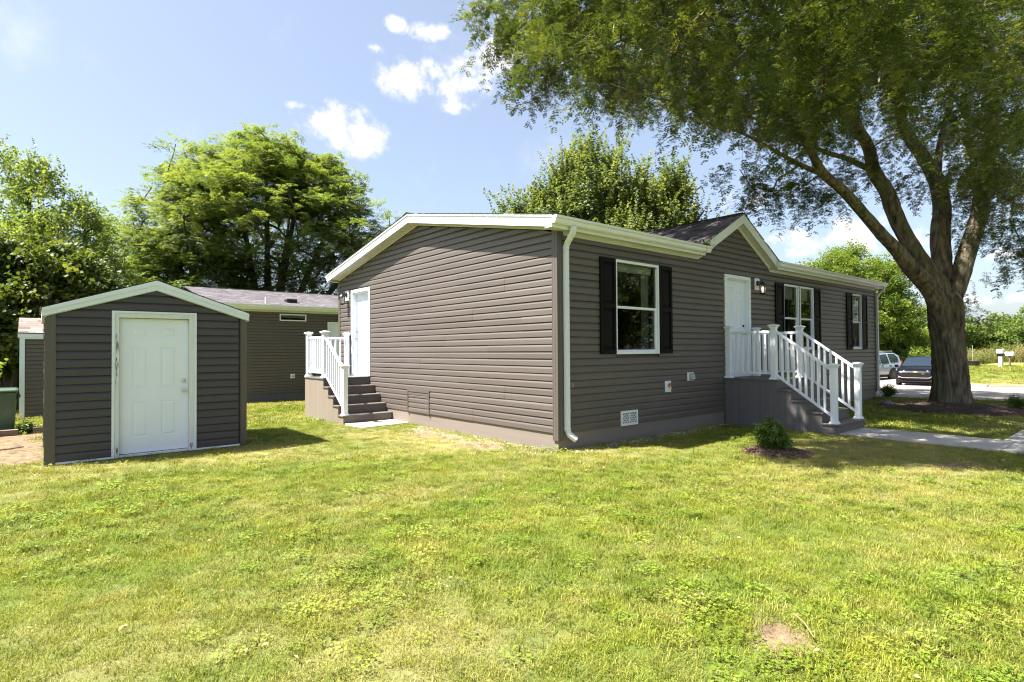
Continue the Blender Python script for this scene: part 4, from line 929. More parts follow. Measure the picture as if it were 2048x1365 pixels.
# ================================================================== GROUND
def axis(lo, hi, a, b, d):
    xs = list(np.arange(a, b+1e-6, d)); s = d; x = b
    while x < hi: s *= 1.16; x += s; xs.append(min(x, hi))
    s = d; x = a; l = []
    while x > lo: s *= 1.16; x -= s; l.append(max(x, lo))
    return np.array(l[::-1]+xs)
gx = axis(-420, 700, -9.5, 9.5, .16); gy = axis(-420, 600, -7.2, 9.5, .16)
GX, GY = np.meshgrid(gx, gy)
def dryness(x, y):
    d = np.clip((fbm(x*.55+y*.35, y*.9-x*.2, .55, 4)-.48)*3.2, 0, 1)*.6
    d = d + .45*np.exp(-((x+.9)**2/1.2+(y-2.6)**2/5)) + .35*np.exp(-((x-.6)**2/3+(y+.7)**2/.6))
    d = d + .28*np.exp(-((x-3.4)**2/3.0+(y+4.0)**2/.5)) + .12*np.exp(-((x-1.5)**2/6+(y+3.4)**2/2.5))
    d = d*(1-.55*np.exp(-((x+1.6)**2/2.2+(y+2.6)**2/1.6)))
    return np.clip(d, 0, 1)
def soilness(x, y):
    n = fbm(x, y, 2.3, 4)
    s = sstep(n+.55*np.exp(-((x+7.2)**2/1.9+(y-6.0)**2/4.5))*1.2, .78, .98)
    s = np.maximum(s, sstep(1-np.maximum(np.abs(x+7.4)/1.55, np.abs(y-6.2)/2.2)+.25*(n-.5), .0, .12))
    for (a, b, ra, rb, k) in ((-.45, 3.0, .35, .8, .9), (-.5, 1.4, .45, .5, .85), (-.3, .3, .3, .4, .6), (-1.5, 4.4, .5, .25, .5), (-3.02, -4.74, .26, .20, 1.3), (.55, -.45, .35, .2, .7), (3.1, -4.15, .5, .22, .9), (1.6, -.30, 1.6, .12, .6)):
        s = np.maximum(s, k*sstep(1.1-np.sqrt(((x-a)/ra)**2+((y-b)/rb)**2)+1.5*(n-.5), .0, .6))
    return np.clip(s, 0, 1)
def bumps(x, y): return .035*(fbm(x, y, .45, 3)-.5)*(1-sstep(np.abs(y-3.5), 30, 60))
GZ = ground_z(GX, GY) + bumps(GX, GY)*np.clip((np.hypot(np.maximum(0, np.maximum(-GX, GX-HL)), np.maximum(0, np.maximum(-GY, GY-HW)))), 0, 1)
ny_, nx_ = GX.shape
V = np.stack([GX.ravel(), GY.ravel(), GZ.ravel()], 1)
idx = np.arange(nx_*ny_).reshape(ny_, nx_)
F = np.stack([idx[:-1, :-1].ravel(), idx[:-1, 1:].ravel(), idx[1:, 1:].ravel(), idx[1:, :-1].ravel()], 1)
def np_mesh(name, V, F, mat, parent=None, smooth=True):
    me = bpy.data.meshes.new(name); me.vertices.add(len(V)); me.vertices.foreach_set('co', np.asarray(V, np.float32).ravel())
    k = F.shape[1]; me.loops.add(F.size); me.loops.foreach_set('vertex_index', F.astype(np.int32).ravel())
    me.polygons.add(len(F)); me.polygons.foreach_set('loop_start', np.arange(0, F.size, k, dtype=np.int32)); me.polygons.foreach_set('loop_total', np.full(len(F), k, np.int32))
    me.update(calc_edges=True); me.validate()
    if smooth: me.shade_smooth()
    if mat: me.materials.append(MT[mat] if isinstance(mat, str) else mat)
    return link(name, me, parent)
lawn = np_mesh('ground', V, F, 'lawn'); lawn['kind'] = 'structure'
for nm, fn in (('dry', dryness), ('soil', soilness)):
    a = lawn.data.attributes.new(nm, 'FLOAT', 'POINT'); a.data.foreach_set('value', np.asarray(fn(GX, GY), np.float32).ravel())
def ground_at(x, y):
    return ground_z(x, y) + bumps(x, y)*np.clip((np.hypot(np.maximum(0, np.maximum(-x, x-HL)), np.maximum(0, np.maximum(-y, y-HW)))), 0, 1)

# road: a sheet that follows the ground, with a raised kerb at its far side
near = [(12.5, -60), (13.8, -20), (14.55, -8), (14.82, -3.3), (14.15, -1.6), (13.98, .2), (14.4, 4), (14.6, 10), (14.8, 30)]
far = [(60, -60), (46, -20), (38.5, -6), (35.4, -.5), (34.2, 1.0), (36.5, 3.0), (42, 6.0), (44, 12), (45, 30)]
rows_ = 60
def resample(P, n):
    P = np.array(P, float); ys = np.interp(np.linspace(0, 1, n), np.linspace(0, 1, len(P)), np.arange(len(P)))
    return np.stack([np.interp(ys, np.arange(len(P)), P[:, 0]), np.interp(ys, np.arange(len(P)), P[:, 1])], 1)
Nn = resample(near, rows_); Ff = resample(far, rows_); vs = []
for a, b in zip(Nn, Ff):
    for t in np.linspace(0, 1, 24): p = a+(b-a)*t; vs.append((p[0], p[1], gz(p[0], p[1])+.034))
m_ = 24; idx = np.arange(rows_*m_).reshape(rows_, m_)
F = np.stack([idx[:-1, :-1].ravel(), idx[:-1, 1:].ravel(), idx[1:, 1:].ravel(), idx[1:, :-1].ravel()], 1)
road = np_mesh('road', np.array(vs), F, 'asphalt'); road['kind'] = 'structure'
mb = MB(); K = [Vector((p[0], p[1], gz(p[0], p[1])+.03)) for p in Ff[20:52]]
for a, b in zip(K[:-1], K[1:]): mb.bar(a+Vector((0, 0, .02)), b+Vector((0, 0, .02)), .32, .20)
kb = mb.build('kerb', 'kerb'); kb['kind'] = 'structure'
# front walk and cross walk, slab by slab
walk = tag(bpy.data.objects.new('front_path', None), kind='structure'); COL.objects.link(walk)
for (x0, x1, y0, y1) in ((4.85, 6.05, -3.30, -2.15), (4.85, 6.05, -4.385, -3.305), (4.84, 6.06, -5.6, -4.395), (6.07, 7.55, -5.6, -4.22), (7.56, 9.05, -5.6, -4.22), (9.06, 10.55, -5.6, -4.22), (10.56, 12.05, -5.6, -4.22), (12.06, 14.4, -5.6, -4.22)):
    mb = MB(); mb.box((x0, y0, -.08), (x1, y1, .028)); mb.build('concrete_slab', 'concrete', walk, bevel=.006)
mb = MB(); mb.add([(-1.12, 5.26, .03), (.0-.01, 5.24, .03), (-.01, 4.52, .03), (-1.12, 4.40, .03), (-1.12, 5.26, -.05), (-.01, 5.24, -.05), (-.01, 4.52, -.05), (-1.12, 4.40, -.05)], [(0,1,2,3),(4,7,6,5),(3,2,6,7),(0,3,7,4),(1,5,6,2),(0,4,5,1)])
tag(mb.build('patio_slab', 'patio', bevel=.006), 'small pale concrete pad on the grass at the foot of the side steps', 'slab')

# ================================================================== YARD THINGS
def add_timber(x0, x1, y, z, lab):
    mb = MB(); n = 8; vs = []
    for k in range(n+1):
        x = x0+(x1-x0)*k/n; j = lambda: random.uniform(-.006, .006)
        for (dy, dz) in ((-.07, -.08), (.07, -.08), (.075, .06), (-.072, .065)): vs.append((x, y+dy+j(), z+dz+j()))
    mb.add(vs, [(i*4+k, i*4+(k+1) % 4, (i+1)*4+(k+1) % 4, (i+1)*4+k) for i in range(n) for k in range(4)] + [(3,2,1,0), tuple(range(4*n, 4*n+4))])
    tag(mb.build('landscape_timber', 'wood', bevel=.006), lab, 'timber', 'timbers edging the bare soil')
add_timber(-7.7, -6.37, 8.12, .05, 'weathered grey timber lying in front of the green bin'); add_timber(-6.16, -5.45, 8.30, .05, 'dark timber lying on the grass edge beside the shed')
# green cart
bn = empty('wheeled_bin', (-6.86, 8.78, .0), 0, 'faded green wheeled rubbish bin with closed lid beside the shed', 'bin')
mb = MB(); vs = []
for z, a, b in ((.02, .40, .27), (.06, .42, .29), (.40, .43, .31), (.74, .445, .33), (.76, .46, .345), (.80, .46, .345)):
    for sx, sy in ((-1,-1),(1,-1),(1,1),(-1,1)): vs.append((sx*a, sy*b, z))
mb.add(vs, [(i*4+k, i*4+(k+1) % 4, (i+1)*4+(k+1) % 4, (i+1)*4+k) for i in range(5) for k in range(4)] + [(3,2,1,0), (20,21,22,23)]); mb.build('bin_body', 'binplastic', bn, bevel=.012)
mb = MB(); vs = []
for z, a, b in ((.802, .475, .36), (.835, .48, .365), (.862, .44, .33), (.875, .2, .15)):
    for sx, sy in ((-1,-1),(1,-1),(1,1),(-1,1)): vs.append((sx*a, sy*b, z))
mb.add(vs, [(i*4+k, i*4+(k+1) % 4, (i+1)*4+(k+1) % 4, (i+1)*4+k) for i in range(3) for k in range(4)] + [(3,2,1,0), (12,13,14,15)]); mb.build('bin_lid', 'binplastic', bn, bevel=.01)
mb = MB(); mb.tube([(.49, -.25, .70), (.49, .25, .70)], .018, 8); mb.box((.445, -.24, .66), (.49, -.20, .76)); mb.box((.445, .20, .66), (.49, .24, .76)); mb.build('bin_handle', 'black', bn)
for s in (-1, 1): mb = MB(); mb.lathe([(.02, -.03), (.11, -.03), (.12, -.01), (.12, .01), (.11, .03), (.02, .03)], (-.36, s*.31, .12), 16, 1); mb.build('wheel', 'rubber', bn)
# rock
mb = MB(); bm = bmesh.new(); bmesh.ops.create_icosphere(bm, subdivisions=3, radius=.2)
for v in bm.verts:
    n_ = noise.noise(v.co*4.2); v.co *= 1+.28*n_; v.co.x *= 1.05; v.co.y *= .75; v.co.z *= .62
me = bpy.data.meshes.new('rock'); bm.to_mesh(me); bm.free(); me.materials.append(MT['rock']); r_ = link('rock', me); r_.location = (11.3, -1.03, .04)
tag(r_, 'rounded grey stone lying on the grass between the house corner and the big tree', 'rock')
# mulch rings: a mound with loose chips
def mulch(cx, cy, rad, h, name, lab, chips, seed, flat=1.0):
    R = random.Random(seed); root = empty(name, (cx, cy, 0), 0, lab, 'mulch')
    vs = [(0, 0, h)]; rings = 14; seg = 56
    for i in range(1, rings+1):
        t = i/rings
        for k in range(seg):
            a = 2*math.pi*k/seg; rr = rad*t*(1+.10*noise.noise(Vector((math.cos(a)*1.5, math.sin(a)*1.5, seed)))+.04*noise.noise(Vector((math.cos(a)*6, math.sin(a)*6, seed))))
            z = h*(1-t**2.2) + .010*noise.noise(Vector((rr*math.cos(a)*9, rr*math.sin(a)*9, seed))) - (.05 if i == rings else 0) + .012
            vs.append((rr*math.cos(a), rr*math.sin(a)*flat, z))
    fs = [(0, 1+k, 1+(k+1) % seg) for k in range(seg)] + [(1+(i-1)*seg+k, 1+i*seg+k, 1+i*seg+(k+1) % seg, 1+(i-1)*seg+(k+1) % seg) for i in range(1, rings) for k in range(seg)]
    mb = MB(); mb.add(vs, fs); mb.build('mulch_mound', 'mulch', root, smooth='all')
    mb = MB()
    for k in range(chips):
        a = R.random()*6.283; t = math.sqrt(R.random())*1.06; rr = rad*t; x, y = rr*math.cos(a), rr*math.sin(a)*flat; z = h*max(0, 1-t**2.2)+.02
        l, w = R.uniform(.012, .035), R.uniform(.004, .010); b = R.random()*6.283; e = Vector((math.cos(b), math.sin(b), R.uniform(-.5, .5)))*l; f = Vector((-math.sin(b), math.cos(b), R.uniform(-.4, .4)))*w
        c = Vector((x, y, z)); u = Vector((0, 0, .004)); mb.add([c-e-f, c+e-f, c+e+f, c-e+f, c+u*2-e*.6, c+u*2+e*.6], [(0,1,5,4),(3,2,5,4),(1,2,5),(0,3,4)])
    mb.build('mulch_chips', 'chip', root)['kind'] = 'stuff'
    return root
mulch(11.45, -2.35, 1.55, .13, 'mulch_ring', 'dark mulch mound spread round the big tree trunk', 2600, 3)
mulch(2.30, -2.25, .46, .055, 'mulch_ring', 'small mulch circle under the young shrub on the lawn', 900, 5)
mulch(12.1, -3.5, .42, .04, 'mulch_ring', 'thin mulch patch under the low shrub near the cross walk', 250, 7)
# road-side things
tub = empty('planter_tub', (49.4, 4.45, gz(49.4, 4.45)+.12), 0, 'black round tub standing on the verge across the road', 'tub')
mb = MB(); mb.lathe([(.36, 0), (.40, .02), (.44, .30), (.47, .31), (.47, .36), (.42, .36), (.40, .30), (.02, .28)], n=24); mb.build('tub_wall', 'pot', tub)
def mailbox(x, y, lab, tilt, kind):
    z = gz(x, y); r = empty('mailbox', (x, y, z), 0, lab, 'mailbox', 'mailboxes across the road'); r.rotation_euler = (0, tilt, math.radians(-15))
    if kind == 0:
        mb = MB(); mb.box((-.11, -.11, -.1), (.11, .11, 1.05)); mb.build('mailbox_post', 'oldtrim', r)
        mb = MB(); mb.box((-.17, -.20, 1.051), (.17, .20, 1.36)); mb.build('mailbox_box', 'white', r, bevel=.02)
        mb = MB(); mb.box((-.14, -.215, .84), (.26, .20, 1.02)); mb.build('newspaper_holder', 'black', r, bevel=.01)
    else:
        mb = MB(); mb.box((-.05, -.05, -.1), (.05, .05, .85)); mb.build('mailbox_post', 'wood', r)
        mb = MB(); mb.prism([(-.14, .851), (.14, .851), (.14, 1.02), (.10, 1.11), (0, 1.15), (-.10, 1.11), (-.14, 1.02)], 1, -.28, .28); mb.build('mailbox_box', 'white', r)
mailbox(51.6, 3.15, 'white mailbox on a thick leaning white post across the road', -.06, 0)
mailbox(52.4, 2.75, 'rounded white mailbox on a thin post beside the leaning one', .0, 1)
mb = MB(); mb.tube([(0, 0, -.1), (0, 0, 1.7)], .02, 8); mp_ = mb.build('marker_pole', 'grille'); mp_.location = (54, 5.35, 0); tag(mp_, 'thin pale marker pole at the edge of the tall weeds', 'pole')
# loose stems lying on the lawn and soil
for (x0, y0, x1, y1) in ((-2.80, -4.72, -2.98, -4.90), (-3.9, -3.9, -3.98, -3.92)):
    mb = MB(); mb.tube([(x0, y0, .05), ((x0+x1)/2+.01, (y0+y1)/2, .058), (x1, y1, .045)], .004, 5); o = mb.build('dead_twig', 'twine'); tag(o, 'thin dead twig lying beside the bare spot in the lawn' if x0 > -3 else 'short pale dead stem lying in the foreground grass', 'twig')
mb = MB(); mb.tube([(-7.4, 5.3, .05), (-6.9, 5.45, .06), (-6.45, 5.75, .05), (-6.25, 5.8, .06)], .010, 5); mb.tube([(-6.9, 5.45, .06), (-6.7, 5.3, .05)], .006, 4); tag(mb.build('dead_branch', 'wood'), 'thin dead branch lying on the bare soil beside the shed', 'branch')
# ================================================================== CARS
def car(name, loc_, head, L, Wd, H, stations, paint, label, suv, wheel_r=.36, group=None):
    """body lofted from side-profile stations: (x, z_sill, z_belt, z_top, half width at sill, belt, top)"""
    r = empty(name, loc_, head, label, 'car')
    vs = []; n = 0
    ring = lambda s: [(s[4]*.86, s[1]-.02), (s[4], s[1]+.05), (s[5]*1.0, (s[1]+s[2])*.5), (s[5]*.985, s[2]-.03), (s[5]*.955, s[2]), (s[6]*1.0+(s[5]-s[6])*.05, s[3]-.07 if s[3]-s[2] > .1 else s[3]-.012), (s[6]*.86, s[3]-.012 if s[3]-s[2] > .1 else s[3]), (s[6]*.4, s[3]+.008)]
    rings = []
    for s in stations:
        h = ring(s); pts = [(s[0], y, z) for y, z in h] + [(s[0], -y, z) for y, z in reversed(h)]; rings.append(pts)
    k = len(rings[0]); mb = MB(); mb.add([p for q in rings for p in q], [(i*k+j, i*k+(j+1) % k, (i+1)*k+(j+1) % k, (i+1)*k+j) for i in range(len(rings)-1) for j in range(k)] + [tuple(range(k-1, -1, -1)), tuple(range((len(rings)-1)*k, len(rings)*k))])
    body = mb.build('body', paint, r, smooth='all'); 
    return r, rings, k
def wheels(r, xs, y, rad, rim='alloy', w=.22):
    for x in xs:
        for s in (-1, 1):
            # dark wheel-arch liner, tyre, rim with spokes
            m = MB(); m.lathe([(rad*.5, -.02), (rad*1.05, -.02), (rad*1.06, .012), (rad*1.02, .016), (rad*.5, .016)] if s > 0 else [(rad*.5, .02), (rad*1.05, .02), (rad*1.06, -.012), (rad*1.02, -.016), (rad*.5, -.016)], (x, s*(y+.012), rad+.02), 28, 1); m.build('wheel_arch', 'rubber', r)
            t = MB(); t.lathe([(rad*.62, -w/2), (rad*.9, -w/2), (rad, -w*.36), (rad, w*.36), (rad*.9, w/2), (rad*.62, w/2)], (x, s*(y-.085), rad), 28, 1); ty = t.build('tyre', 'rubber', r, smooth=True)
            m = MB(); yo = s*(y-.085+w/2-.012); m.lathe([(rad*.56, -.01), (rad*.64, -.01), (rad*.64, .012), (rad*.58, .012)], (x, yo, rad), 24, 1); m.lathe([(.02, -.012), (.06, -.012), (.06, .014), (.02, .014)], (x, yo, rad), 10, 1)
            for q in range(6):
                a = 2*math.pi*q/6; m.bar((x+.04*math.cos(a), yo, rad+.04*math.sin(a)), (x+rad*.58*math.cos(a), yo, rad+rad*.58*math.sin(a)), .022, .055, (0, 1, 0))
            m.build('rim', rim, ty)
            m = MB(); m.lathe([(.01, -.02), (rad*.6, -.02), (rad*.6, -.015), (.01, -.015)], (x, s*(y-.085+w/2-.04), rad), 20, 1); m.build('brake_disc', 'dark', ty)
def quadmesh(name, pts, mat, par):
    mb = MB(); mb.add(pts, [tuple(range(len(pts)))]); return mb.build(name, mat, par)
# black crossover, nose towards the camera
bx, by = 33.27, 3.81; hd = D2R(189)
ST = [(2.36, .42, .62, .66, .60, .66, .55), (2.30, .26, .80, .86, .84, .88, .74), (2.10, .22, .92, .99, .92, .93, .84), (1.5, .22, .97, 1.06, .94, .95, .86), (1.02, .22, 1.0, 1.12, .94, .95, .86), (.62, .22, 1.02, 1.30, .94, .95, .76), (.20, .22, 1.03, 1.56, .94, .95, .68), (-.1, .22, 1.03, 1.64, .94, .95, .66), (-.9, .22, 1.05, 1.67, .94, .95, .66), (-1.6, .24, 1.08, 1.60, .94, .95, .65), (-2.05, .28, 1.10, 1.36, .92, .94, .70), (-2.3, .40, 1.0, 1.08, .80, .86, .72), (-2.38, .48, .8, .86, .70, .76, .66)]
c1, rg, k = car('parked_car', (bx, by, gz(bx, by)+.035), hd, 4.8, 1.9, 1.68, ST, 'carblack', 'dark blue black crossover facing the house, half hidden by the tree trunk', True)
wheels(c1, (1.48, -1.42), .93, .37)
gp = lambda x, y, z: (x, y, z)
quadmesh('windscreen', [(1.03, -.78, 1.135), (1.06, 0, 1.15), (1.03, .78, 1.135), (.64, .70, 1.335), (.17, .60, 1.60), (.15, 0, 1.625), (.17, -.60, 1.60), (.64, -.70, 1.335)], 'carglass', c1)
for s in (-1, 1):
    quadmesh('side_window', [(.55, s*.925, 1.06), (-.45, s*.925, 1.08), (-.45, s*.70, 1.575), (.05, s*.70, 1.55)], 'carglass', c1); quadmesh('side_window', [(-.52, s*.925, 1.08), (-1.35, s*.925, 1.10), (-1.35, s*.71, 1.55), (-.52, s*.70, 1.575)], 'carglass', c1)
    m = MB(); m.add([(2.20, s*.50, .93), (2.06, s*.86, .955), (1.94, s*.93, .96), (2.02, s*.93, .90), (2.20, s*.86, .88), (2.315, s*.52, .87)], [(0,1,2,3,4,5)]); m.build('headlight', 'carlamp', c1)
    m = MB(); m.prism([(s*.62, .44), (s*.84, .46), (s*.82, .70), (s*.66, .66)], 0, 2.20, 2.335); m.build('fog_lamp_housing', 'black', c1)
    m = MB(); m.box((2.26, s*.68, .52), (2.345, s*.78, .60)); m.build('fog_lamp', 'carlamp', c1)
    m = MB(); m.add([(.72, s*.94, 1.04), (.72, s*1.14, 1.05), (.70, s*1.15, 1.20), (.70, s*.98, 1.20), (.60, s*.95, 1.05), (.60, s*1.13, 1.06), (.60, s*1.14, 1.19), (.60, s*.98, 1.19)], [(0,1,2,3),(7,6,5,4),(0,4,5,1),(1,5,6,2),(2,6,7,3),(3,7,4,0)]); m.build('mirror', 'carblack', c1)
m = MB(); m.prism([(-.60, .56), (.60, .56), (.68, .70), (.62, .80), (-.62, .80), (-.68, .70)], 0, 2.30, 2.372); g = m.build('grille', 'black', c1)
for z in (.60, .645, .69, .735, .775): m = MB(); m.box((2.373, -.60, z-.006), (2.380, .60, z+.006)); m.build('grille_bar', 'black', g)
m = MB(); m.prism([(-.64, .50), (.64, .50), (.72, .58), (.70, .60), (.60, .535), (-.60, .535), (-.70, .60), (-.72, .58)], 0, 2.33, 2.395); m.build('chrome_lip', 'chrome', c1)
m = MB(); m.prism([(-.80, .30), (.80, .30), (.84, .42), (-.84, .42)], 0, 2.20, 2.34); m.build('lower_bumper', 'black', c1)
m = MB(); m.prism([(-.55, .44), (.55, .44), (.58, .49), (-.58, .49)], 0, 2.30, 2.375); m.build('air_intake', 'dark', c1)
m = MB(); m.prism([(-.13, .825), (-.045, .825), (-.045, .80), (.045, .80), (.045, .825), (.13, .825), (.115, .865), (.045, .865), (.045, .89), (-.045, .89), (-.045, .865), (-.115, .865)], 0, 2.375, 2.40); m.build('emblem', 'gold', c1)
m = MB(); m.box((2.385, .27, .725), (2.392, .42, .755)); m.build('grille_badge', 'chrome', c1)
# silver sport-utility, side on, at the left of it
sx_, sy_ = 37.84, 7.97; hd2 = math.radians(162)
ST2 = [(2.28, .50, .70, .74, .66, .72, .6), (2.22, .40, .95, 1.0, .84, .86, .74), (1.9, .36, 1.04, 1.10, .90, .90, .80), (1.15, .36, 1.08, 1.15, .91, .91, .82), (.82, .36, 1.10, 1.42, .91, .91, .74), (.45, .36, 1.10, 1.72, .91, .91, .68), (.1, .36, 1.10, 1.80, .91, .91, .67), (-.9, .36, 1.12, 1.86, .91, .91, .67), (-1.75, .38, 1.14, 1.86, .91, .91, .67), (-2.08, .42, 1.15, 1.72, .90, .90, .70), (-2.24, .46, 1.12, 1.32, .88, .89, .76), (-2.30, .50, .95, 1.02, .84, .86, .76)]
c2, rg, k = car('parked_car', (sx_, sy_, gz(sx_, sy_)+.035), hd2, 4.6, 1.85, 1.86, ST2, 'carsilver', 'silver sport utility car with roof rack, seen side on beside the house corner', True)
wheels(c2, (1.42, -1.25), .90, .40)
for s in (-1, 1):
    for q in ([(.78, 1.14), (.02, 1.14), (.02, 1.72), (.40, 1.68)], [(-.06, 1.14), (-.86, 1.15), (-.80, 1.77), (-.06, 1.73)], [(-.98, 1.20), (-1.78, 1.24), (-1.90, 1.50), (-1.62, 1.78), (-.92, 1.78)]):
        quadmesh('side_window', [(x, s*(.905-(z-1.12)/.68*.19), z) for x, z in q], 'carglass', c2)
    m = MB(); m.bar((.15, s*.58, 1.93), (-1.6, s*.58, 1.97), .05, .05); m.tube([(.15, s*.58, 1.80), (.1, s*.58, 1.93)], .025, 6); m.tube([(-1.6, s*.58, 1.85), (-1.55, s*.58, 1.97)], .025, 6); m.build('roof_rail', 'grille', c2)
    m = MB(); m.prism([(1.0, .56), (-.82, .56), (-.82, .64), (1.0, .64)], 1, s*.905, s*.935); m.build('door_moulding', 'grille', c2)
    m = MB(); m.add([(.86, s*.92, 1.08), (.86, s*1.12, 1.09), (.84, s*1.13, 1.26), (.84, s*.94, 1.26), (.74, s*.92, 1.09), (.74, s*1.11, 1.10), (.74, s*1.12, 1.25), (.74, s*.94, 1.25)], [(0,1,2,3),(7,6,5,4),(0,4,5,1),(1,5,6,2),(2,6,7,3),(3,7,4,0)]); m.build('mirror', 'black', c2)
    m = MB(); m.box((-2.235, s*.72, 1.05), (-2.16, s*.89, 1.30)); m.build('tail_light', 'redlamp', c2)
    for x in (-.15, -.95): m = MB(); m.box((x-.08, s*.905, .99), (x+.08, s*.93, 1.02)); m.build('door_handle', 'black', c2)
m = MB(); m.box((-2.36, -.85, .42), (-2.2, .85, .62)); m.build('rear_bumper', 'grille', c2)
for x in (.0, -1.3): m = MB(); m.bar((x, -.56, 1.965), (x, .56, 1.965), .05, .03); m.build('rack_bar', 'grille', c2)

# ================================================================== VEGETATION
def hidden_collection(name): return bpy.data.collections.new(name)
def proto_mesh(col, name, V, F, mat):
    me = bpy.data.meshes.new(name); me.from_pydata([tuple(v) for v in V], [], [tuple(f) for f in F]); me.materials.append(MT[mat])
    o = bpy.data.objects.new(name, me); col.objects.link(o); return o
def rmat(e):
    return Matrix.Rotation(e[2], 3, 'Z') @ Matrix.Rotation(e[1], 3, 'Y') @ Matrix.Rotation(e[0], 3, 'X')
def instancer(name, P, R, Sc, Ix, col, parent=None, extra=None, kind='stuff'):
    """one object: a point per spray; geometry nodes put a spray of leaves on each point"""
    me = bpy.data.meshes.new(name); me.vertices.add(len(P)); me.vertices.foreach_set('co', np.asarray(P, np.float32).ravel())
    a = me.attributes.new('rot', 'FLOAT_VECTOR', 'POINT'); a.data.foreach_set('vector', np.asarray(R, np.float32).ravel())
    a = me.attributes.new('scl', 'FLOAT', 'POINT'); a.data.foreach_set('value', np.asarray(Sc, np.float32).ravel())
    a = me.attributes.new('idx', 'INT', 'POINT'); a.data.foreach_set('value', np.asarray(Ix, np.int32).ravel())
    if extra is not None: a = me.attributes.new('dry', 'FLOAT', 'POINT'); a.data.foreach_set('value', np.asarray(extra, np.float32).ravel())
    o = link(name, me, parent)
    key = 'gn_'+col.name
    ng = bpy.data.node_groups.get(key)
    if ng is None:
        ng = bpy.data.node_groups.new(key, 'GeometryNodeTree')
        ng.interface.new_socket('Geometry', in_out='INPUT', socket_type='NodeSocketGeometry'); ng.interface.new_socket('Geometry', in_out='OUTPUT', socket_type='NodeSocketGeometry')
        N = ng.nodes; Lk = ng.links
        gi = N.new('NodeGroupInput'); go = N.new('NodeGroupOutput'); ip = N.new('GeometryNodeInstanceOnPoints'); ci = N.new('GeometryNodeCollectionInfo')
        ci.inputs['Collection'].default_value = col; ci.inputs['Separate Children'].default_value = True; ci.inputs['Reset Children'].default_value = True
        def na(nm, t):
            n = N.new('GeometryNodeInputNamedAttribute'); n.data_type = t; n.inputs['Name'].default_value = nm; return n.outputs['Attribute']
        Lk.new(gi.outputs[0], ip.inputs['Points']); Lk.new(ci.outputs[0], ip.inputs['Instance']); ip.inputs['Pick Instance'].default_value = True
        Lk.new(na('idx', 'INT'), ip.inputs['Instance Index']); Lk.new(na('rot', 'FLOAT_VECTOR'), ip.inputs['Rotation']); Lk.new(na('scl', 'FLOAT'), ip.inputs['Scale']); Lk.new(ip.outputs[0], go.inputs[0])
    md = o.modifiers.new('sprays', 'NODES'); md.node_group = ng
    if kind: o['kind'] = kind
    return o

# ---- leaf sprays
def leaflet(V, F, p, d, n, l, w, pts=4):
    d = d.normalized(); s = d.cross(n)
    if s.length < 1e-4: s = d.orthogonal()
    s.normalize(); o = len(V)
    if pts == 4:
        V += [p, p+d*l*.5+s*w*.5, p+d*l, p+d*l*.5-s*w*.5]; F.append((o, o+1, o+2, o+3))
    else:   # lobed leaf
        m = s.cross(d)
        V += [p, p+d*l*.25+s*w*.5, p+d*l*.5+s*w*.28+m*l*.04, p+d*l*.62+s*w*.42, p+d*l, p+d*l*.62-s*w*.42, p+d*l*.5-s*w*.28+m*l*.04, p+d*l*.25-s*w*.5]; F.append(tuple(range(o, o+8)))
RS = random.Random(77)
def rv(a=1.0): return Vector((RS.uniform(-a, a), RS.uniform(-a, a), RS.uniform(-a, a)))
def compound(V, F, p, d, L, n, ll, lw):
    """pinnate leaf: pairs of leaflets along a drooping midrib"""
    d = d.normalized(); side = d.cross(Vector((0, 0, 1)))
    if side.length < .1: side = Vector((1, 0, 0))
    side.normalize(); up = side.cross(d); q = Vector(p)
    for k in range(n):
        dd = (d + Vector((0, 0, -.06*k))).normalized(); q = q + dd*L/n
        for s in (-1, 1): leaflet(V, F, q, dd*.45+side*s+Vector((0, 0, -.15))+rv(.12), up+rv(.35), ll*RS.uniform(.8, 1.1), lw)
    o = len(V); V += [Vector(p), Vector(p)+side*.002, q+side*.002, q]; F.append((o, o+1, o+2, o+3))
def strand(L, nl, droop, ll=.050, lw=.021, cl=.17, hang=1.0):
    """a drooping honey-locust shoot"""
    V = []; F = []; p = Vector((0, 0, 0)); d = Vector((.55, 0, .1)).normalized()
    for k in range(nl):
        d = (d + Vector((RS.uniform(-.15, .15), RS.uniform(-.15, .15), -droop/nl*2.4))).normalized(); q = p + d*L/nl
        o = len(V); V += [p, p+Vector((0, .003, 0)), q+Vector((0, .003, 0)), q]; F.append((o, o+1, o+2, o+3)); p = q
        for r in range(2):
            a = RS.uniform(0, 6.28); e = Vector((math.cos(a), math.sin(a), -.35*hang+RS.uniform(-.3, .3))); compound(V, F, p, e, cl*RS.uniform(.75, 1.15), 3, ll, lw)
    return V, F
def puff(n, rad, size, wide, lobed=False, flat=.6, up=.35):
    """a bunch of broad leaves round a twig end"""
    V = []; F = []
    for k in range(n):
        c = rv(rad); c.z *= flat
        if c.length > rad: c = c.normalized()*rad*RS.random()
        d = (c.normalized()*.7 + rv(.7) + Vector((0, 0, -.35))).normalized(); nn = (Vector((0, 0, up)) + rv(1)*.8)
        leaflet(V, F, c, d, nn, size*RS.uniform(.7, 1.2), size*wide*RS.uniform(.8, 1.1), 8 if lobed else 4)
    return V, F
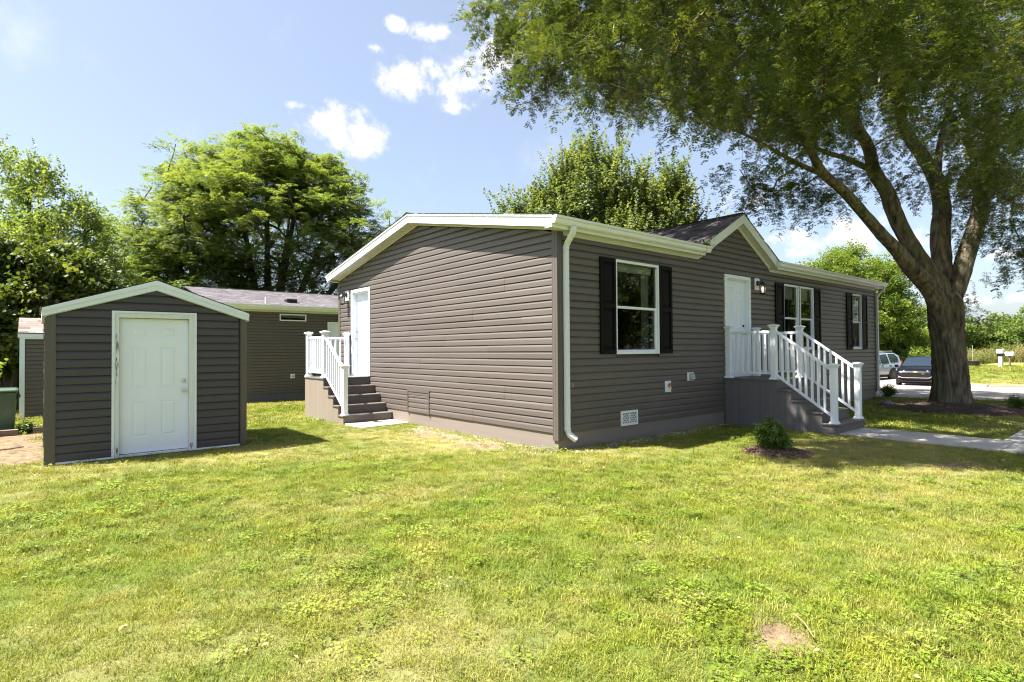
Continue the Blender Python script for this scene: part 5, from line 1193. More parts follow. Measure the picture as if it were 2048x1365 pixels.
def spike(n, L, size, wide):
    """upright shoot with leaves all along"""
    V = []; F = []
    for k in range(n):
        t = k/n; c = Vector((RS.gauss(0, .02), RS.gauss(0, .02), L*t)); a = RS.uniform(0, 6.28); d = Vector((math.cos(a), math.sin(a), RS.uniform(-.3, .6)))
        leaflet(V, F, c, d, Vector((0, 0, 1))+rv(.7), size*(1.1-.5*t)*RS.uniform(.8, 1.2), size*wide, 8)
    o = len(V); V += [Vector((0, 0, 0)), Vector((.006, 0, 0)), Vector((.004, 0, L)), Vector((0, 0, L))]; F.append((o, o+1, o+2, o+3))
    return V, F
def collect(name, gens, mat):
    c = hidden_collection(name)
    for k, g in enumerate(gens): proto_mesh(c, '%s_%d' % (name, k), g[0], g[1], mat)
    return c
C_big = collect('sprays_big', [strand(.60, 8, 1.1, .062, .030, .12), strand(.85, 10, 1.5, .062, .030, .12), strand(.45, 6, .8, .066, .032, .13), strand(.70, 9, 1.7, .058, .028, .11)], 'leaf_big')
C_loc = collect('sprays_locust', [strand(.75, 6, .35, .135, .062, .26, .5), strand(.9, 7, .5, .135, .062, .26, .5), strand(.65, 5, .2, .14, .065, .25, .4)], 'leaf_locust')
C_left = collect('sprays_left', [puff(34, .36, .13, .7), puff(28, .30, .12, .75), spike(24, .8, .13, .7)], 'leaf_left')
C_dark = collect('sprays_dark', [puff(22, .30, .16, .95, True, .5, .8), puff(18, .26, .15, .95, True, .5, .8)], 'leaf_dark')
C_map = collect('sprays_maple', [spike(44, 1.55, .14, .75), spike(30, 1.0, .14, .75), puff(20, .32, .14, .85, True)], 'leaf_maple')
C_mid = collect('sprays_mid', [puff(30, .38, .17, .7), puff(26, .32, .16, .75), strand(.75, 5, .35, .10, .045, .27, .5)], 'leaf_mid')
C_far = collect('sprays_far', [puff(30, .8, .38, .75), puff(26, .7, .36, .8)], 'leaf_far')
C_shr = collect('sprays_shrub', [spike(15, .17, .055, .5), spike(12, .13, .05, .5), puff(14, .07, .05, .5, up=.8)], 'leaf_shrub')

# ---- branches grown towards the leaf clusters
def grow(limbs, targets, r0=.011, step=.55, power=.48, wander=.12, seed=1):
    """limbs: lists of (x,y,z,r). returns nodes, parents, radii, end node of every target"""
    R = np.random.default_rng(seed); P = []; par = []; rad = []; fixed = []
    for l in limbs:
        prev = -1
        if P:
            d = np.linalg.norm(np.array(P)-np.array(l[0][:3]), axis=1); prev = int(d.argmin())
        for a, b in zip(l[:-1], l[1:]):
            A = np.array(a); B = np.array(b); n = max(1, int(np.linalg.norm(B[:3]-A[:3])/step))
            for k in range(n):
                q = A+(B-A)*k/n; P.append(q[:3]); par.append(prev); rad.append(q[3]); fixed.append(True); prev = len(P)-1
        P.append(np.array(l[-1][:3])); par.append(prev); rad.append(l[-1][3]); fixed.append(True)
    P = [np.array(p, float) for p in P]; nl = len(P)
    T = np.array(targets); d0 = np.min(np.linalg.norm(T[:, None]-np.array(P)[None], axis=2), axis=1); order = np.argsort(d0); ends = [0]*len(T)
    arr = np.zeros((nl+len(T)*14, 3)); arr[:nl] = P; n = nl
    for ti in order:
        t = T[ti]; A = arr[:n]; dv = t-A; dist = np.linalg.norm(dv, axis=1); cost = dist+.55*np.clip(-dv[:, 2]+.1, 0, None)
        j = int(cost.argmin()); p = A[j].copy(); L = dist[j]; m = int(min(12, max(1, round(L/step)))); ctrl = (p+t)/2 + np.array([0, 0, .16*L]) + R.normal(0, wander*L, 3); prev = j
        for k in range(1, m+1):
            s = k/m; q = (1-s)**2*p+2*s*(1-s)*ctrl+s*s*t; arr[n] = q; par.append(prev); rad.append(0); fixed.append(False); prev = n; n += 1
        ends[ti] = prev
    cnt = np.zeros(n)
    for e in ends:
        cnt[e] += 1
    for i in range(n-1, -1, -1):
        if par[i] >= 0 and par[i] < i: cnt[par[i]] += cnt[i]
    rr = np.array([rad[i] if fixed[i] else r0*max(1, cnt[i])**power for i in range(n)])
    for i in range(nl, n):
        if fixed[par[i]]: rr[i] = min(rr[i], rad[par[i]]*.8)
        else: rr[i] = min(rr[i], rr[par[i]])
    return arr[:n], np.array(par), rr, ends, nl
def branch_mesh(name, P, par, rr, nl, mat, parent, sides=5, skip_fixed=False):
    ii = [i for i in range(len(P)) if par[i] >= 0 and not (skip_fixed and i < nl)]
    ii = np.array(ii); a = P[par[ii]]; b = P[ii]; ra = np.minimum(rr[par[ii]], rr[ii]*1.5); rb = rr[ii]
    d = b-a; d /= np.linalg.norm(d, axis=1, keepdims=True)+1e-9
    ref = np.where(np.abs(d[:, 2:3]) < .9, np.array([[0, 0, 1.]]), np.array([[1., 0, 0]])); u = np.cross(d, ref); u /= np.linalg.norm(u, axis=1, keepdims=True); w = np.cross(d, u)
    V = []
    for c, r in ((a, ra), (b+d*.01, rb)):
        for k in range(sides):
            t = 2*math.pi*k/sides; V.append(c+(u*math.cos(t)+w*math.sin(t))*r[:, None])
    V = np.stack(V, 1).reshape(-1, 3); m = len(ii); base = np.arange(m)*2*sides; F = []
    for k in range(sides): F.append(np.stack([base+k, base+(k+1) % sides, base+sides+(k+1) % sides, base+sides+k], 1))
    return np_mesh(name, V, np.concatenate(F), mat, parent)
def spray_points(T, per, rad, seed, scale=(.8, 1.2), flat=.7, tilt=.5, nidx=3, upright=False, center=None):
    R = np.random.default_rng(seed); n = len(T)*per; c = np.repeat(T, per, 0); v = R.normal(0, 1, (n, 3)); v /= np.linalg.norm(v, axis=1, keepdims=True); rr = R.random((n, 1))**.5*rad; off = v*rr; off[:, 2] *= flat
    P = c+off; az = np.arctan2(off[:, 1], off[:, 0])+R.normal(0, .7, n)
    Rr = np.stack([R.normal(0, tilt, n), R.normal(0, tilt, n), az if not upright else R.random(n)*6.28], 1)
    return P, Rr, R.uniform(scale[0], scale[1], n), R.integers(0, nidx, n)
def thick_limb(mb_list, pts, sides, step, furrow, seed, flare=None):
    """smooth limb with twisting furrows, for the near tree"""
    A = np.array(pts); t = np.concatenate([[0], np.cumsum(np.linalg.norm(np.diff(A[:, :3], axis=0), axis=1))]); L = t[-1]; n = int(L/step)+2; s = np.linspace(0, L, n)
    # Catmull-like smoothing by cubic Hermite
    def herm(col):
        m = np.gradient(A[:, col], t); out = []
        for x in s:
            i = min(len(t)-2, max(0, np.searchsorted(t, x)-1)); h = t[i+1]-t[i]; u = (x-t[i])/h
            out.append((2*u**3-3*u**2+1)*A[i, col]+(u**3-2*u**2+u)*h*m[i]+(-2*u**3+3*u**2)*A[i+1, col]+(u**3-u**2)*h*m[i+1])
        return np.array(out)
    C = np.stack([herm(0), herm(1), herm(2)], 1); r = herm(3); vs = []; prev = None
    for i in range(n):
        d = Vector(C[min(i+1, n-1)]-C[max(i-1, 0)]).normalized()
        if prev is None: q = d.cross(Vector((0, 1, 0))).normalized()
        else: q = (prev-d*prev.dot(d)).normalized()
        prev = q; w = d.cross(q); p = Vector(C[i])
        for k in range(sides):
            a = 2*math.pi*k/sides; tw = a+s[i]*.22
            f = noise.noise(Vector((math.cos(tw)*1.6, math.sin(tw)*1.6, s[i]*.35+seed)))*.13 - .07
            f += (abs(noise.noise(Vector((math.cos(tw)*7, math.sin(tw)*7, s[i]*.45+seed*3))))-.2)*furrow*1.6
            f += (abs(noise.noise(Vector((math.cos(tw)*17, math.sin(tw)*17, s[i]*1.0+seed*7))))-.2)*furrow*.7
            if flare: f += flare(s[i], a)
            vs.append(p+(q*math.cos(a)+w*math.sin(a))*max(.012, r[i]*(1+f)))
    mb = MB(); mb.add(vs, [(i*sides+k, i*sides+(k+1) % sides, (i+1)*sides+(k+1) % sides, (i+1)*sides+k) for i in range(n-1) for k in range(sides)]+[tuple(range((n-1)*sides, n*sides))])
    mb_list.v_off = None
    mb_list.add(mb.v, mb.f)

# ---- the big honey locust in the front yard
CL_TXT = '''10.93,8.15,13.47|7.63,-3.14,7.21|3.15,-0.44,10.06|8.51,7.2,11.76|10.51,3.22,12.22|0.97,-0.53,6.72|16.37,3.29,10.88|5.7,-1.09,6.72|9.3,-2.78,13.17|6.79,1.05,14.7|5.03,2.32,12.31|5.26,0.96,13.34|1.97,-2,5.96|8.74,8.13,13.06|9.99,-0.79,14.77|4.79,-1.33,6.26|7.86,2.4,12.01|9.85,3.24,11.38|5.77,-4.1,9.45|5.71,-1.84,10.5|2.32,-4.2,7.86|16.36,-1.77,12.66|9.87,-0.42,13.15|2.98,-1.41,6.56|3.38,1.11,7.27|8.64,3.04,10.46|6.11,6.13,14.71|13.78,6.85,13.29|12.66,7.24,12.29|13.25,-3.17,5.81|3.72,6.33,12.56|6.52,4.25,14.22|7.64,-1.13,12.78|9.62,1.7,15.44|12.65,1.62,13.87|7.58,2.89,14.02|9.52,-1.37,13.08|5.79,-0.03,13.22|5.8,7.15,13.59|9.51,3.73,12.24|3.95,-3.33,9.13|16.47,-1.73,7.06|16.37,0.48,12.34|11.31,-1.74,11.73|3.87,-3.09,6.93|17.19,3.57,11.52|10.76,-1.18,8.96|11.73,2.51,13.43|3.56,5.63,11.36|4.37,3.05,9.43|2.41,-3.75,5.88|8.76,-1.89,13.28|17.83,2.11,11.85|4.6,1.95,13.18|10.17,6.35,10.64|1.96,2.17,9.89|6.26,-3.77,8.39|9.18,4.15,10.75|8.03,1.06,13.09|14.77,-2.99,13.55|7.37,3.67,10.1|7.56,-2.13,11.09|13.66,-4.04,8.8|13.65,-1.17,14.88|9.74,-0.18,10.81|7.7,-0.38,8.57|13.63,1.83,12.17|14.65,-4.53,6.65|13.69,-3.27,11.71|16.76,-2.53,7.9|14.96,3.27,10.24|8.54,0.68,9.19|10.9,4.97,10.96|5.81,0.67,7.43|17.96,0.47,9.56|8.71,-3.38,5.29|11.76,-3.4,8.73|11.23,4.76,10.21|16.14,0,9.56|12.4,-1.12,15.49|0.9,0.86,7.44|9.34,5.23,14.5|4.62,2.33,11.61|8.55,5.54,11.95|7.04,-1.59,11.04|6.37,2.76,14.87|12.63,0.05,13.96|15.6,2.68,10.11|0.42,0.57,6.81|3.3,1.66,7.73|9.56,1.01,15.64|16.49,2.46,12.17|13.26,3.59,11.47|9.28,4.75,15.51|12.24,-1.44,12.71|7.6,-1.05,8.31|8.16,-3.56,6.75|9.45,-0.47,11.89|11.78,6.22,11.7|16.08,-2.7,12.62|3.35,0.76,12.29|9.9,2.83,9.33|9.19,2.93,15.31|4.56,0.38,10.38|12.38,3.22,12.25|10.56,-0.17,10.79|0.28,-2.84,7.17|11.65,3.89,9.55|13.48,4.35,14.16|4.05,3.88,10.22|8.12,-1.89,9.01|15.69,4.05,12.27|14.19,0.38,10.45|6.01,-0.53,7.4|1.6,-3.03,7.25|5.26,3.14,14.59|6.23,3.22,12.37|7.6,4.73,10.44|9.01,-0.56,7.07|16.44,-3.23,11.98|3.34,0.24,7.93|1.25,-1.61,9.54|7.22,-3.45,8.54|4.78,-1.74,11.5|8.58,-0.19,12.69|12.48,-4.07,6.95|11.6,5.31,13.47|5.02,3.55,10.39|6.92,0.93,10.22|3.01,-3.87,8.28|14.22,5.53,12.21|12.56,-1.56,9.36|8.28,0.21,13.54|7.53,0.54,9.84|4,-3.87,6.83|5.64,0.64,12.2|7.28,-1,6.71|17.48,-1.12,11.21|10.82,-2.22,15.05|10.24,1.65,12.44|4.24,-1.6,6.73|8.1,-3.57,8.11|18.07,-2.41,10.99|5.3,6.4,13.55|16.14,-2.15,8.87|10.33,-0.87,10.72|16.64,-3.82,10.24|5.95,1.96,10.69|4.17,1.62,11.94|1.5,0.52,6.61|7.68,4.33,11.91|10.37,0.73,13.62|9.86,4.46,13.45|9.64,1,12.44|9.29,6.64,11.58|9.54,-2.06,6.65|11.94,-2.94,14.55|13.89,0.6,12.04|13.04,6.77,11.9|3.87,2.94,14.75|9.94,2.04,10.39|13.24,-2.63,9.96|15.8,4.72,13.15|15.92,0.77,11.66|7.98,-2.33,6.96|12.42,-2.86,10.96|13.26,-2.45,14.29|12.58,4.45,14.29|9.07,0.73,8.32|14.02,-3.67,6.02|2.53,1.43,12.47|14.37,-1.21,11.2|2.44,3.79,12.62|15.99,1.98,12.3|2.45,0.57,7.84|11.46,4.48,14.05|5,4.35,13.53|15.34,2.8,14.37|16.52,4.08,13.12|11.54,-1.49,9.56|6.02,-3.46,6.73|9.7,-4.7,7.07|15.3,1.55,12.24|14.22,-2.48,10.17|1.89,2.63,8.71|14.74,3.76,12.79|12.63,2.61,8.98|14.85,2.77,12.07|10.69,-4.03,8.44|10.56,6.62,11.19|3.31,4.59,13.83|8.7,2.24,14.75|11.05,-2.92,5.92|10.6,-3.44,10.16|7.45,1.81,15.31|14.81,-1.01,14|6.68,-1.26,6.12|10.96,6.5,13.31|14.21,0.22,11.43|2.37,-2.79,9.24|7.19,1.52,9.67|12.65,-2.58,8.36|16.92,-2.4,11.08|12.72,4.78,12.05|8.95,-3.95,9.13|7.04,7.62,12.43|17.46,-1.83,9.61|6.65,-2.48,7.19|2.28,-0.7,5.74|11.02,-2.86,7.91|15.44,3.28,10.78|8.08,4.03,9.89|8.61,-1.37,8.83|12.7,1.77,11.53|10.02,3.96,15.39|-1.12,-0.73,8.43|17.35,3.48,10.71|13.31,1.23,12.36|11,-0.52,15.79|17.16,-1.24,12.26|17.82,-0.78,8.61|8.61,-0.48,9.63|7.19,0.49,13.58|4.9,6.99,12.75|11.98,1.47,14.36|2.58,1.61,8.04|14.54,-4.09,9.74|13.18,-0.14,10.53|14.67,0.4,14.56|14.7,-0.61,13.35|7.42,3.38,13.29|8.51,2.25,13.22|5.86,5.78,11.02|7.58,6.53,14.17|6.68,0.2,9.6|9.4,-4.75,4.86|17.04,2.49,13.22|13.37,-2.58,11.91|7.55,6.07,14.88|5.68,0.93,10.16|15.7,-3.75,10.49|11.31,3.85,14.79|11.35,1.28,13.12|6.62,0.37,12.5|12.26,4.28,11.56|12.58,-2.04,13.87|7.92,8.12,13.34|15.26,1.68,11.17|3.95,-3.16,5.58|8.94,-3.73,6.21|6.43,5.24,14.39|11.61,-4.36,6.41|13.56,-3.89,10.13|6.24,1.24,7.78|4.77,0.43,7.15|5.24,-0.91,9.61|14.36,-2.96,6.57|12.25,4.34,12.53|11.97,6.49,13.95|9.41,-3.54,5.44|9.94,6.05,14.81|4.08,3.78,15.05|10.8,-2.4,9.25|6.43,-1.59,7.38|10.41,0.83,8.89|14.72,-0.9,8.7|3.88,-2.36,7.3|4.85,3.25,12.04|4.37,-0.24,7.62|4.84,0.33,12.3|5.4,-2.6,9.41|7.81,-1.95,12.49|10.49,-0.6,12.7|8.39,4.34,15.15|12.39,8.35,12.1|5.26,-2.04,5.96|6.82,3.87,9.62|8.38,-3,9.07|1.97,1.44,9.21|15.13,0.55,10.5|10.25,-2.63,6.96|14.69,1.16,9.59|8.58,-2.95,10.21|9.43,-2.18,8.03|3.37,-2.11,5.75|4.35,-2.85,6.28|3.75,-4.18,5.65|12.34,0.37,12.83|10.57,1.56,11.56|10.09,0.6,15.06|12.25,-2.79,12.08|1.48,1.12,10.48|9.27,-0.53,8.8|9.09,2.97,12.57|11.76,-3.79,5.55|9.75,-3.98,6.24|4.17,1.12,9.23|5.41,0.13,11.12|4.06,-1.53,8.27|8.06,2.53,14.86|8.19,-3.65,10.39|0.38,-1.45,8.39|14.8,-3.04,8.82|1.23,-0.02,6.02|0.81,0.41,9.45|11.32,7.4,12.6|15.41,4.07,10.03|15.5,-1.37,13.97|13.33,0.02,11.96|9.9,-3.99,9.02|11.57,-2.76,11.85|10.36,4.1,10.78|5.76,1.43,8.71|0.65,-3.09,7.8|1.66,-3.87,7.4|15.82,-0.42,14.03|6.84,-3.5,5.52|16.21,-4.37,7.66|13.82,-1.91,14.41|5.75,3.26,8.8|12.66,1.19,13.05|15.9,-1.94,9.77|9.04,-2.35,9.8|5.26,3.04,11.04|3.01,-3.7,6.31|6.35,1.94,12.98|16.24,-3.88,9.17|11.44,-0.77,10.33|15.26,-3.07,10.83|7.22,2.8,15.25|15.91,5.16,11.16|2.45,-1.06,7.18|15.63,2.7,11.54|4.16,-0.38,11.67|3.42,-2.41,8.37|16.21,4.48,12.45|9.21,3.77,15.89|11.25,5.79,14.52|16.99,-3.43,7.91|3.94,-1.49,11.05|17.08,-4.29,8.99|14.79,3.93,9.71|10.67,-1.34,13.57|12.7,2.91,10.54|5.76,-0.93,10.59|11.72,-2.65,10.7|11.35,1.87,10.92|6.36,1.22,11.92|9.65,7.75,13.79|12.07,-1.77,10.46|14.3,6.12,11.7|14.66,-1.71,13.12|8.78,5.13,13.01|6.78,2.33,14.08|15.03,4.99,12.55|8.07,6.94,11.25|13.09,8.25,11.62|4.85,6.37,11.86|6.56,8.86,12.9|4.94,-2,6.81|8.59,5.33,14.88|15.47,-1.89,13.44|3.09,-3.19,8.98|3.19,2.1,9.23|2.74,-2.58,6.59|8.85,6.49,13.36|15.62,-2.89,6.3|7.86,5.87,10.91|11.69,2.58,9.59|10.68,5.26,14.06|4.41,1.84,7.67|14.12,-3.4,9.43|10.06,1.29,8.34|2.83,2.98,8.88|11.39,5.29,15.13|5.79,0.23,8.93|6.75,-1.06,9.18|8.42,-0.3,14.42|13.28,0.14,14.61|4.95,5.38,14.93|10.98,1.9,9.63|13.9,4.97,11.12|9.8,2.67,13.3|18.05,0.81,12.21|4.44,4.77,12.13|6.18,6.08,11.91|16.49,-3,9.69|6.43,5.62,13.51|9.16,3.58,9.6|4.32,0.67,11.65|5.95,-1.31,7.98|10.73,-3.72,9.37|5.36,-1.01,12.27|13.78,1.87,11.36|7.03,5.38,10.1|15.38,3.49,13.38|17.07,0.78,10.22|10.7,4.75,12.03|2.44,-1.72,5.51|10.3,-2.71,11.36|1.88,2.78,11.11|17.78,-2.07,8.1|9.53,0.74,9.21|11.23,2.17,15.82|8.49,3.28,11.58|14.23,7.02,12.54|10.21,-0.11,15.61|10.55,-1.4,10.23|9.77,2.39,15.94|17.8,0.32,11.77|3.51,4.29,12.82|15.75,3.65,13.95|3.01,1.64,11.94|6.36,1.04,13.75|8.8,2.75,9.49|12.33,5.01,11.49|13.59,3.81,10.07|11.16,1.03,8.15|6.74,-3.46,11.51|7.36,0.48,11.24|18.22,-1.2,9.22|15.85,0.09,11.85|8.83,-0.12,15.39|11.68,8.29,11.89|12.33,-3.48,9.85|7.68,-4.03,9.29|15.81,-1.47,10.39|9.99,2.01,8.54|9.54,6.73,14.2|13.47,-2.66,6.29|1.26,-2.24,7.33|2.49,-2.85,8.35|17.91,-2.66,9.8|9.75,-3.19,7.2|5.94,2.8,10.06|13.39,-0.67,13.57|9.48,8.09,12.17|10.28,3.76,12.9|5.96,-2.5,10.6|11,1.76,13.6|14.48,-2.64,7.51|8.67,4.3,11.93|8.54,0.02,11.32|7.17,2.18,10.89|5.94,-2.48,7.93|5.48,-4.34,6.8|11.86,1.06,15.5|4.22,2.57,12.25|8.56,-3.84,7.26|13.26,-3.09,7.3|11.09,0.39,9.53|10.03,-0.73,8.81|3.44,0.97,10.64|11.18,-2.96,14.09|13.52,5.41,12.02|9.11,2.02,9.88|6.61,4.11,13.16|14.58,6.19,12.53|8.96,4.58,11.33|6.64,2.63,10.39|12.62,0.7,15.35|16.94,4.42,10.2|5.87,-0.73,6.04|10.52,-3.03,13.86|7.92,2.03,13.91|13.66,1.21,10.3|13.75,6.51,11.23|3.36,-0.59,8.51|13.64,6,13.76|15.54,-2.02,8.35|8.82,3.76,12.48|6.8,-4.12,6.86|10.49,2.84,15.75|13.94,-2.96,13.12|15.05,2.72,13.08|11.35,-2.69,9.92|3.65,-2.5,9.5|6.69,-3.4,7.54|4.54,-2.32,10.74|12.99,4.37,9.92|7.89,1.61,8.07|13.46,-0.96,10.06|9.57,-1.28,12.39|15.78,3.12,12.34|11.27,4.25,13.28|10.97,4.3,11.46|14.94,1,14.2|10.92,-0.05,8.62|11.5,-0.96,14.78|17.5,-3,8.7|16.24,-0.59,10.04|6.34,-1.48,10.6|11.78,3.76,12.03|5.75,-1.64,9.43|13.23,3.8,12.45|14.02,1.88,10.15|1.84,-1.4,8.36|1.7,-4.03,6.71|1.34,0.8,8.02|5.24,-1.82,8.22|9.3,3.19,10.88|5.8,-0.18,9.7|-0.45,-1.5,8.37|13.89,3.53,13.12|1.57,-0.14,7.98|11.11,3.24,15.07|2.6,0.44,11.09|14.72,-1.96,10.4|5.68,2.11,9.62|4.95,-3.45,7.31|3.28,0.5,9.24|9.35,-0.66,7.71|5.03,1.07,8.17|7.83,-3.99,5.92|4.94,-3.91,8.93|10.32,1.97,14.51|13.59,7.34,12.79|9.08,-0.14,10.32|6.03,3.45,14.19|18.22,2.05,10.54|13.66,6.36,12.47|12.33,4.45,13.61|4.89,2.93,8.75|14.05,2.36,14.76|8.68,5.82,10.17|0.42,1.37,9.2|11.18,3.48,13.53|5.55,-4.97,5.46|15.28,5.46,10.81|13.15,1.86,15.31|8.65,-0.8,10.52|8.68,-0.08,8.6|6.33,4.31,11.46|3.48,2.09,12.84|2.7,0.65,9.81|2.86,-0.64,10.7|11.84,-0.4,15.23|13.29,-4.11,7.63|6.91,-4.46,5.47|8.9,2.14,8.37|4.54,-3.9,6.17|7.88,1.7,9.85|17.44,-2.68,11.68|9.38,2.03,12.64|12.75,-2.9,14.46|5.94,5,11.27|-0.44,-1.43,7.49|-1.47,-1.91,9.54|-1.49,-0.93,7.72|-0.58,-2.42,8.11|-1.16,-1.66,9.67|-1.08,-1.53,7.59|0.92,-1.03,9|0.98,0.52,7.96|-0.71,-0.05,8.66|0.58,-0.67,9.04|-0.61,-1.29,9.1|-0.87,-2.18,8.67|4.74,-1.73,7.58|0.81,-2.53,8.3|0.32,-2.22,8.4|-1.64,-1.12,7.33|-1.64,-0.76,9.18|-1.14,-0.8,9.36|-1.44,-1.41,8.72|-0.05,-2.33,7.63|3.4,-0.56,9.69|-2.17,-0.81,8.53|-2.42,-0.12,9.79|2.92,-1.87,9.33|0.07,-1.02,8.5|-1.01,-0.81,8.97|0.61,-2.13,9.15|-0.56,-1.91,7.25|-0.77,-2.32,9.37|0.5,-2.52,7.33|6.35,-0.35,5.01|6.43,-0.42,5.28|7.42,-0.6,5.31|7.86,-0.96,5.02|7.33,-0.53,5.6|9.72,-3.81,4.25|9.85,-3.91,3.93|9.93,-3.97,3.61|10.47,-3.79,4.69|13.01,-2.68,5.46|13.12,-2.49,4.98|9.31,-0.89,5.97|9.5,-1.06,6.34|12.33,-1.47,6.43|12.12,-1.29,6.02|1.52,1.7,6.91|1.34,1.85,7.3|0.9,2.46,8.01|0.78,2.55,8.35|1.18,2.49,7.82|1.47,2,7.01|1.55,1.93,7.26|6.27,0.36,5.67|6.45,0.22,5.32|12.13,-2.6,5.98|11.42,-3.3,5.31|10.68,-3.34,5.74'''
clumps = np.array([[float(v) for v in p.split(',')] for p in CL_TXT.split('|')])
A_ = [(11.75,-2.16,2.35,.30),(11.5,-2.08,2.85,.29),(11.2,-1.93,3.2,.25),(10.58,-1.78,3.55,.215),(10.13,-1.66,3.9,.19),(9.47,-1.51,4.27,.165),(8.76,-1.31,4.77,.15),(8.06,-1.13,5.21,.135),(7.41,-.98,5.5,.12),(6.77,-.98,5.87,.10),(5.93,-.93,6.32,.085),(4.96,-.78,6.63,.07),(3.88,-.53,6.79,.05),(2.87,-.22,6.97,.035),(1.94,.3,7.14,.02)]
B_ = [(11.84,-2.17,2.4,.30),(11.74,-2.12,2.95,.30),(11.31,-1.87,3.67,.24),(11.0,-1.62,4.32,.22),(10.75,-1.43,4.96,.215),(10.48,-1.34,5.51,.20),(9.99,-1.2,6.01,.18),(9.68,-1.21,6.46,.16),(8.85,-1.18,6.88,.14),(8.03,-1.15,7.38,.12),(7.14,-1.07,7.93,.10),(6.28,-1.02,8.64,.08),(5.45,-.99,9.46,.06)]
C_ = [(11.95,-2.15,2.2,.33),(12.12,-2.13,2.85,.31),(12.3,-2.04,3.74,.27),(12.5,-1.97,4.58,.26),(12.78,-1.96,5.37,.25),(12.8,-1.86,6.07,.23),(12.66,-1.62,6.73,.20),(12.28,-1.32,7.43,.17),(12.18,-1.13,8.3,.14),(12.24,-1.07,9.32,.12),(12.36,-.94,10.7,.10),(12.24,-.88,12.54,.07)]
D_ = [(12.0,-2.22,2.1,.32),(12.1,-2.26,2.7,.29),(12.27,-2.4,3.3,.26),(12.46,-2.58,4.15,.24),(12.41,-2.81,4.95,.22),(12.1,-2.96,5.74,.19),(11.69,-3.16,6.37,.17),(11.02,-3.39,7.09,.15),(10.2,-3.5,7.84,.12),(9.21,-3.48,8.72,.09),(8.01,-3.4,9.5,.06)]
A2_ = [(7.55,-1.03,5.44,.075),(6.71,-.79,5.58,.06),(6.07,-.65,5.72,.048),(5.45,-.52,5.86,.038),(4.34,-.26,6.03,.027),(3.4,.15,6.11,.018)]
A3_ = [(6.77,-.98,5.87,.08),(6.2,-1.42,6.34,.06),(5.42,-1.82,6.87,.05),(4.22,-1.88,7.45,.04),(2.87,-1.66,7.79,.03)]
B2_ = [(10.01,-1.22,5.96,.10),(9.2,-.93,6.18,.075),(8.1,-.67,6.26,.06),(7.33,-.54,6.46,.05),(5.86,-.1,6.63,.035),(4.66,.38,6.68,.02)]
C2_ = [(12.77,-1.84,6.22,.14),(13.22,-1.84,7.22,.11),(13.92,-1.94,8.51,.09),(14.4,-1.97,9.95,.07),(15.24,-2.07,12.0,.05)]
TR_ = [(12.02,-2.25,-.12,.50),(12.01,-2.25,.12,.46),(12.0,-2.25,.45,.40),(11.98,-2.24,.97,.365),(11.95,-2.22,1.48,.35),(11.91,-2.2,2.0,.36),(11.88,-2.19,2.46,.37),(11.87,-2.18,2.85,.32),(11.9,-2.18,3.0,.2)]
big = empty('honey_locust_tree', (12.0, -2.25, 0), 0, 'huge tree with furrowed forking trunk and feathery drooping foliage beside the front walk', 'tree')
bo = np.array([12.0, -2.25, 0.0]); sh = lambda l: [(p[0]-bo[0], p[1]-bo[1], p[2], p[3]*(1 if l is TR_ else .86)) for p in l]
mb = MB(); fl = lambda s, a: (max(0, 1-s/.75)**2)*(.10+.12*math.cos(5*a+.6)+.06*math.cos(3*a))
thick_limb(mb, sh(TR_), 110, .045, .15, 1.0, fl); mb.build('trunk', 'bark', big, smooth='all')
for k, (l, sd) in enumerate(((A_, 56), (B_, 56), (C_, 60), (D_, 56), (A2_, 20), (A3_, 20), (B2_, 22), (C2_, 22))):
    mb = MB(); thick_limb(mb, sh(l), sd, .07 if k < 4 else .12, .12, 4.0+k*3.3); mb.build('limb', 'bark', big, smooth='all')
limbs = [sh(C_), sh(A_), sh(B_), sh(D_), sh(A2_), sh(A3_), sh(B2_), sh(C2_)]
Tb = clumps-bo
P, par, rr, ends, nl = grow([TR_ and sh(TR_)]+limbs, Tb, r0=.009, step=.45, seed=5)
branch_mesh('branches', P, par, rr, nl, 'bark', big, 5, True)['kind'] = 'stuff'
Pp, Rr, Sc, Ix = spray_points(Tb, 22, .46, 9, (.7, 1.2), 1.0, .22, 4)
q = rng.random(len(Pp)) < .92
instancer('crown', Pp[q], Rr[q], Sc[q], Ix[q], C_big, big)
# twig tufts sprouting from the trunk
tw = []; 
for (x, y, z) in ((12.35, -2.62, 2.35), (12.55, -2.8, 2.25), (12.30, -2.55, 2.62), (12.2, -2.6, 2.75), (12.15, -2.62, 2.9), (12.4, -2.75, 3.4), (12.6, -2.9, 4.4), (12.5, -3.05, 4.9), (12.35, -3.2, 5.3)):
    for k in range(5): tw.append((x+RS.gauss(0, .10), y+RS.gauss(0, .1), z+RS.gauss(0, .08)))
tw = np.array(tw)-bo; n = len(tw)
instancer('trunk_shoots', tw, np.stack([rng.normal(0, .4, n), rng.normal(0, .4, n), rng.normal(-.9, .7, n)], 1), rng.uniform(.35, .7, n), rng.integers(0, 4, n), C_big, big)

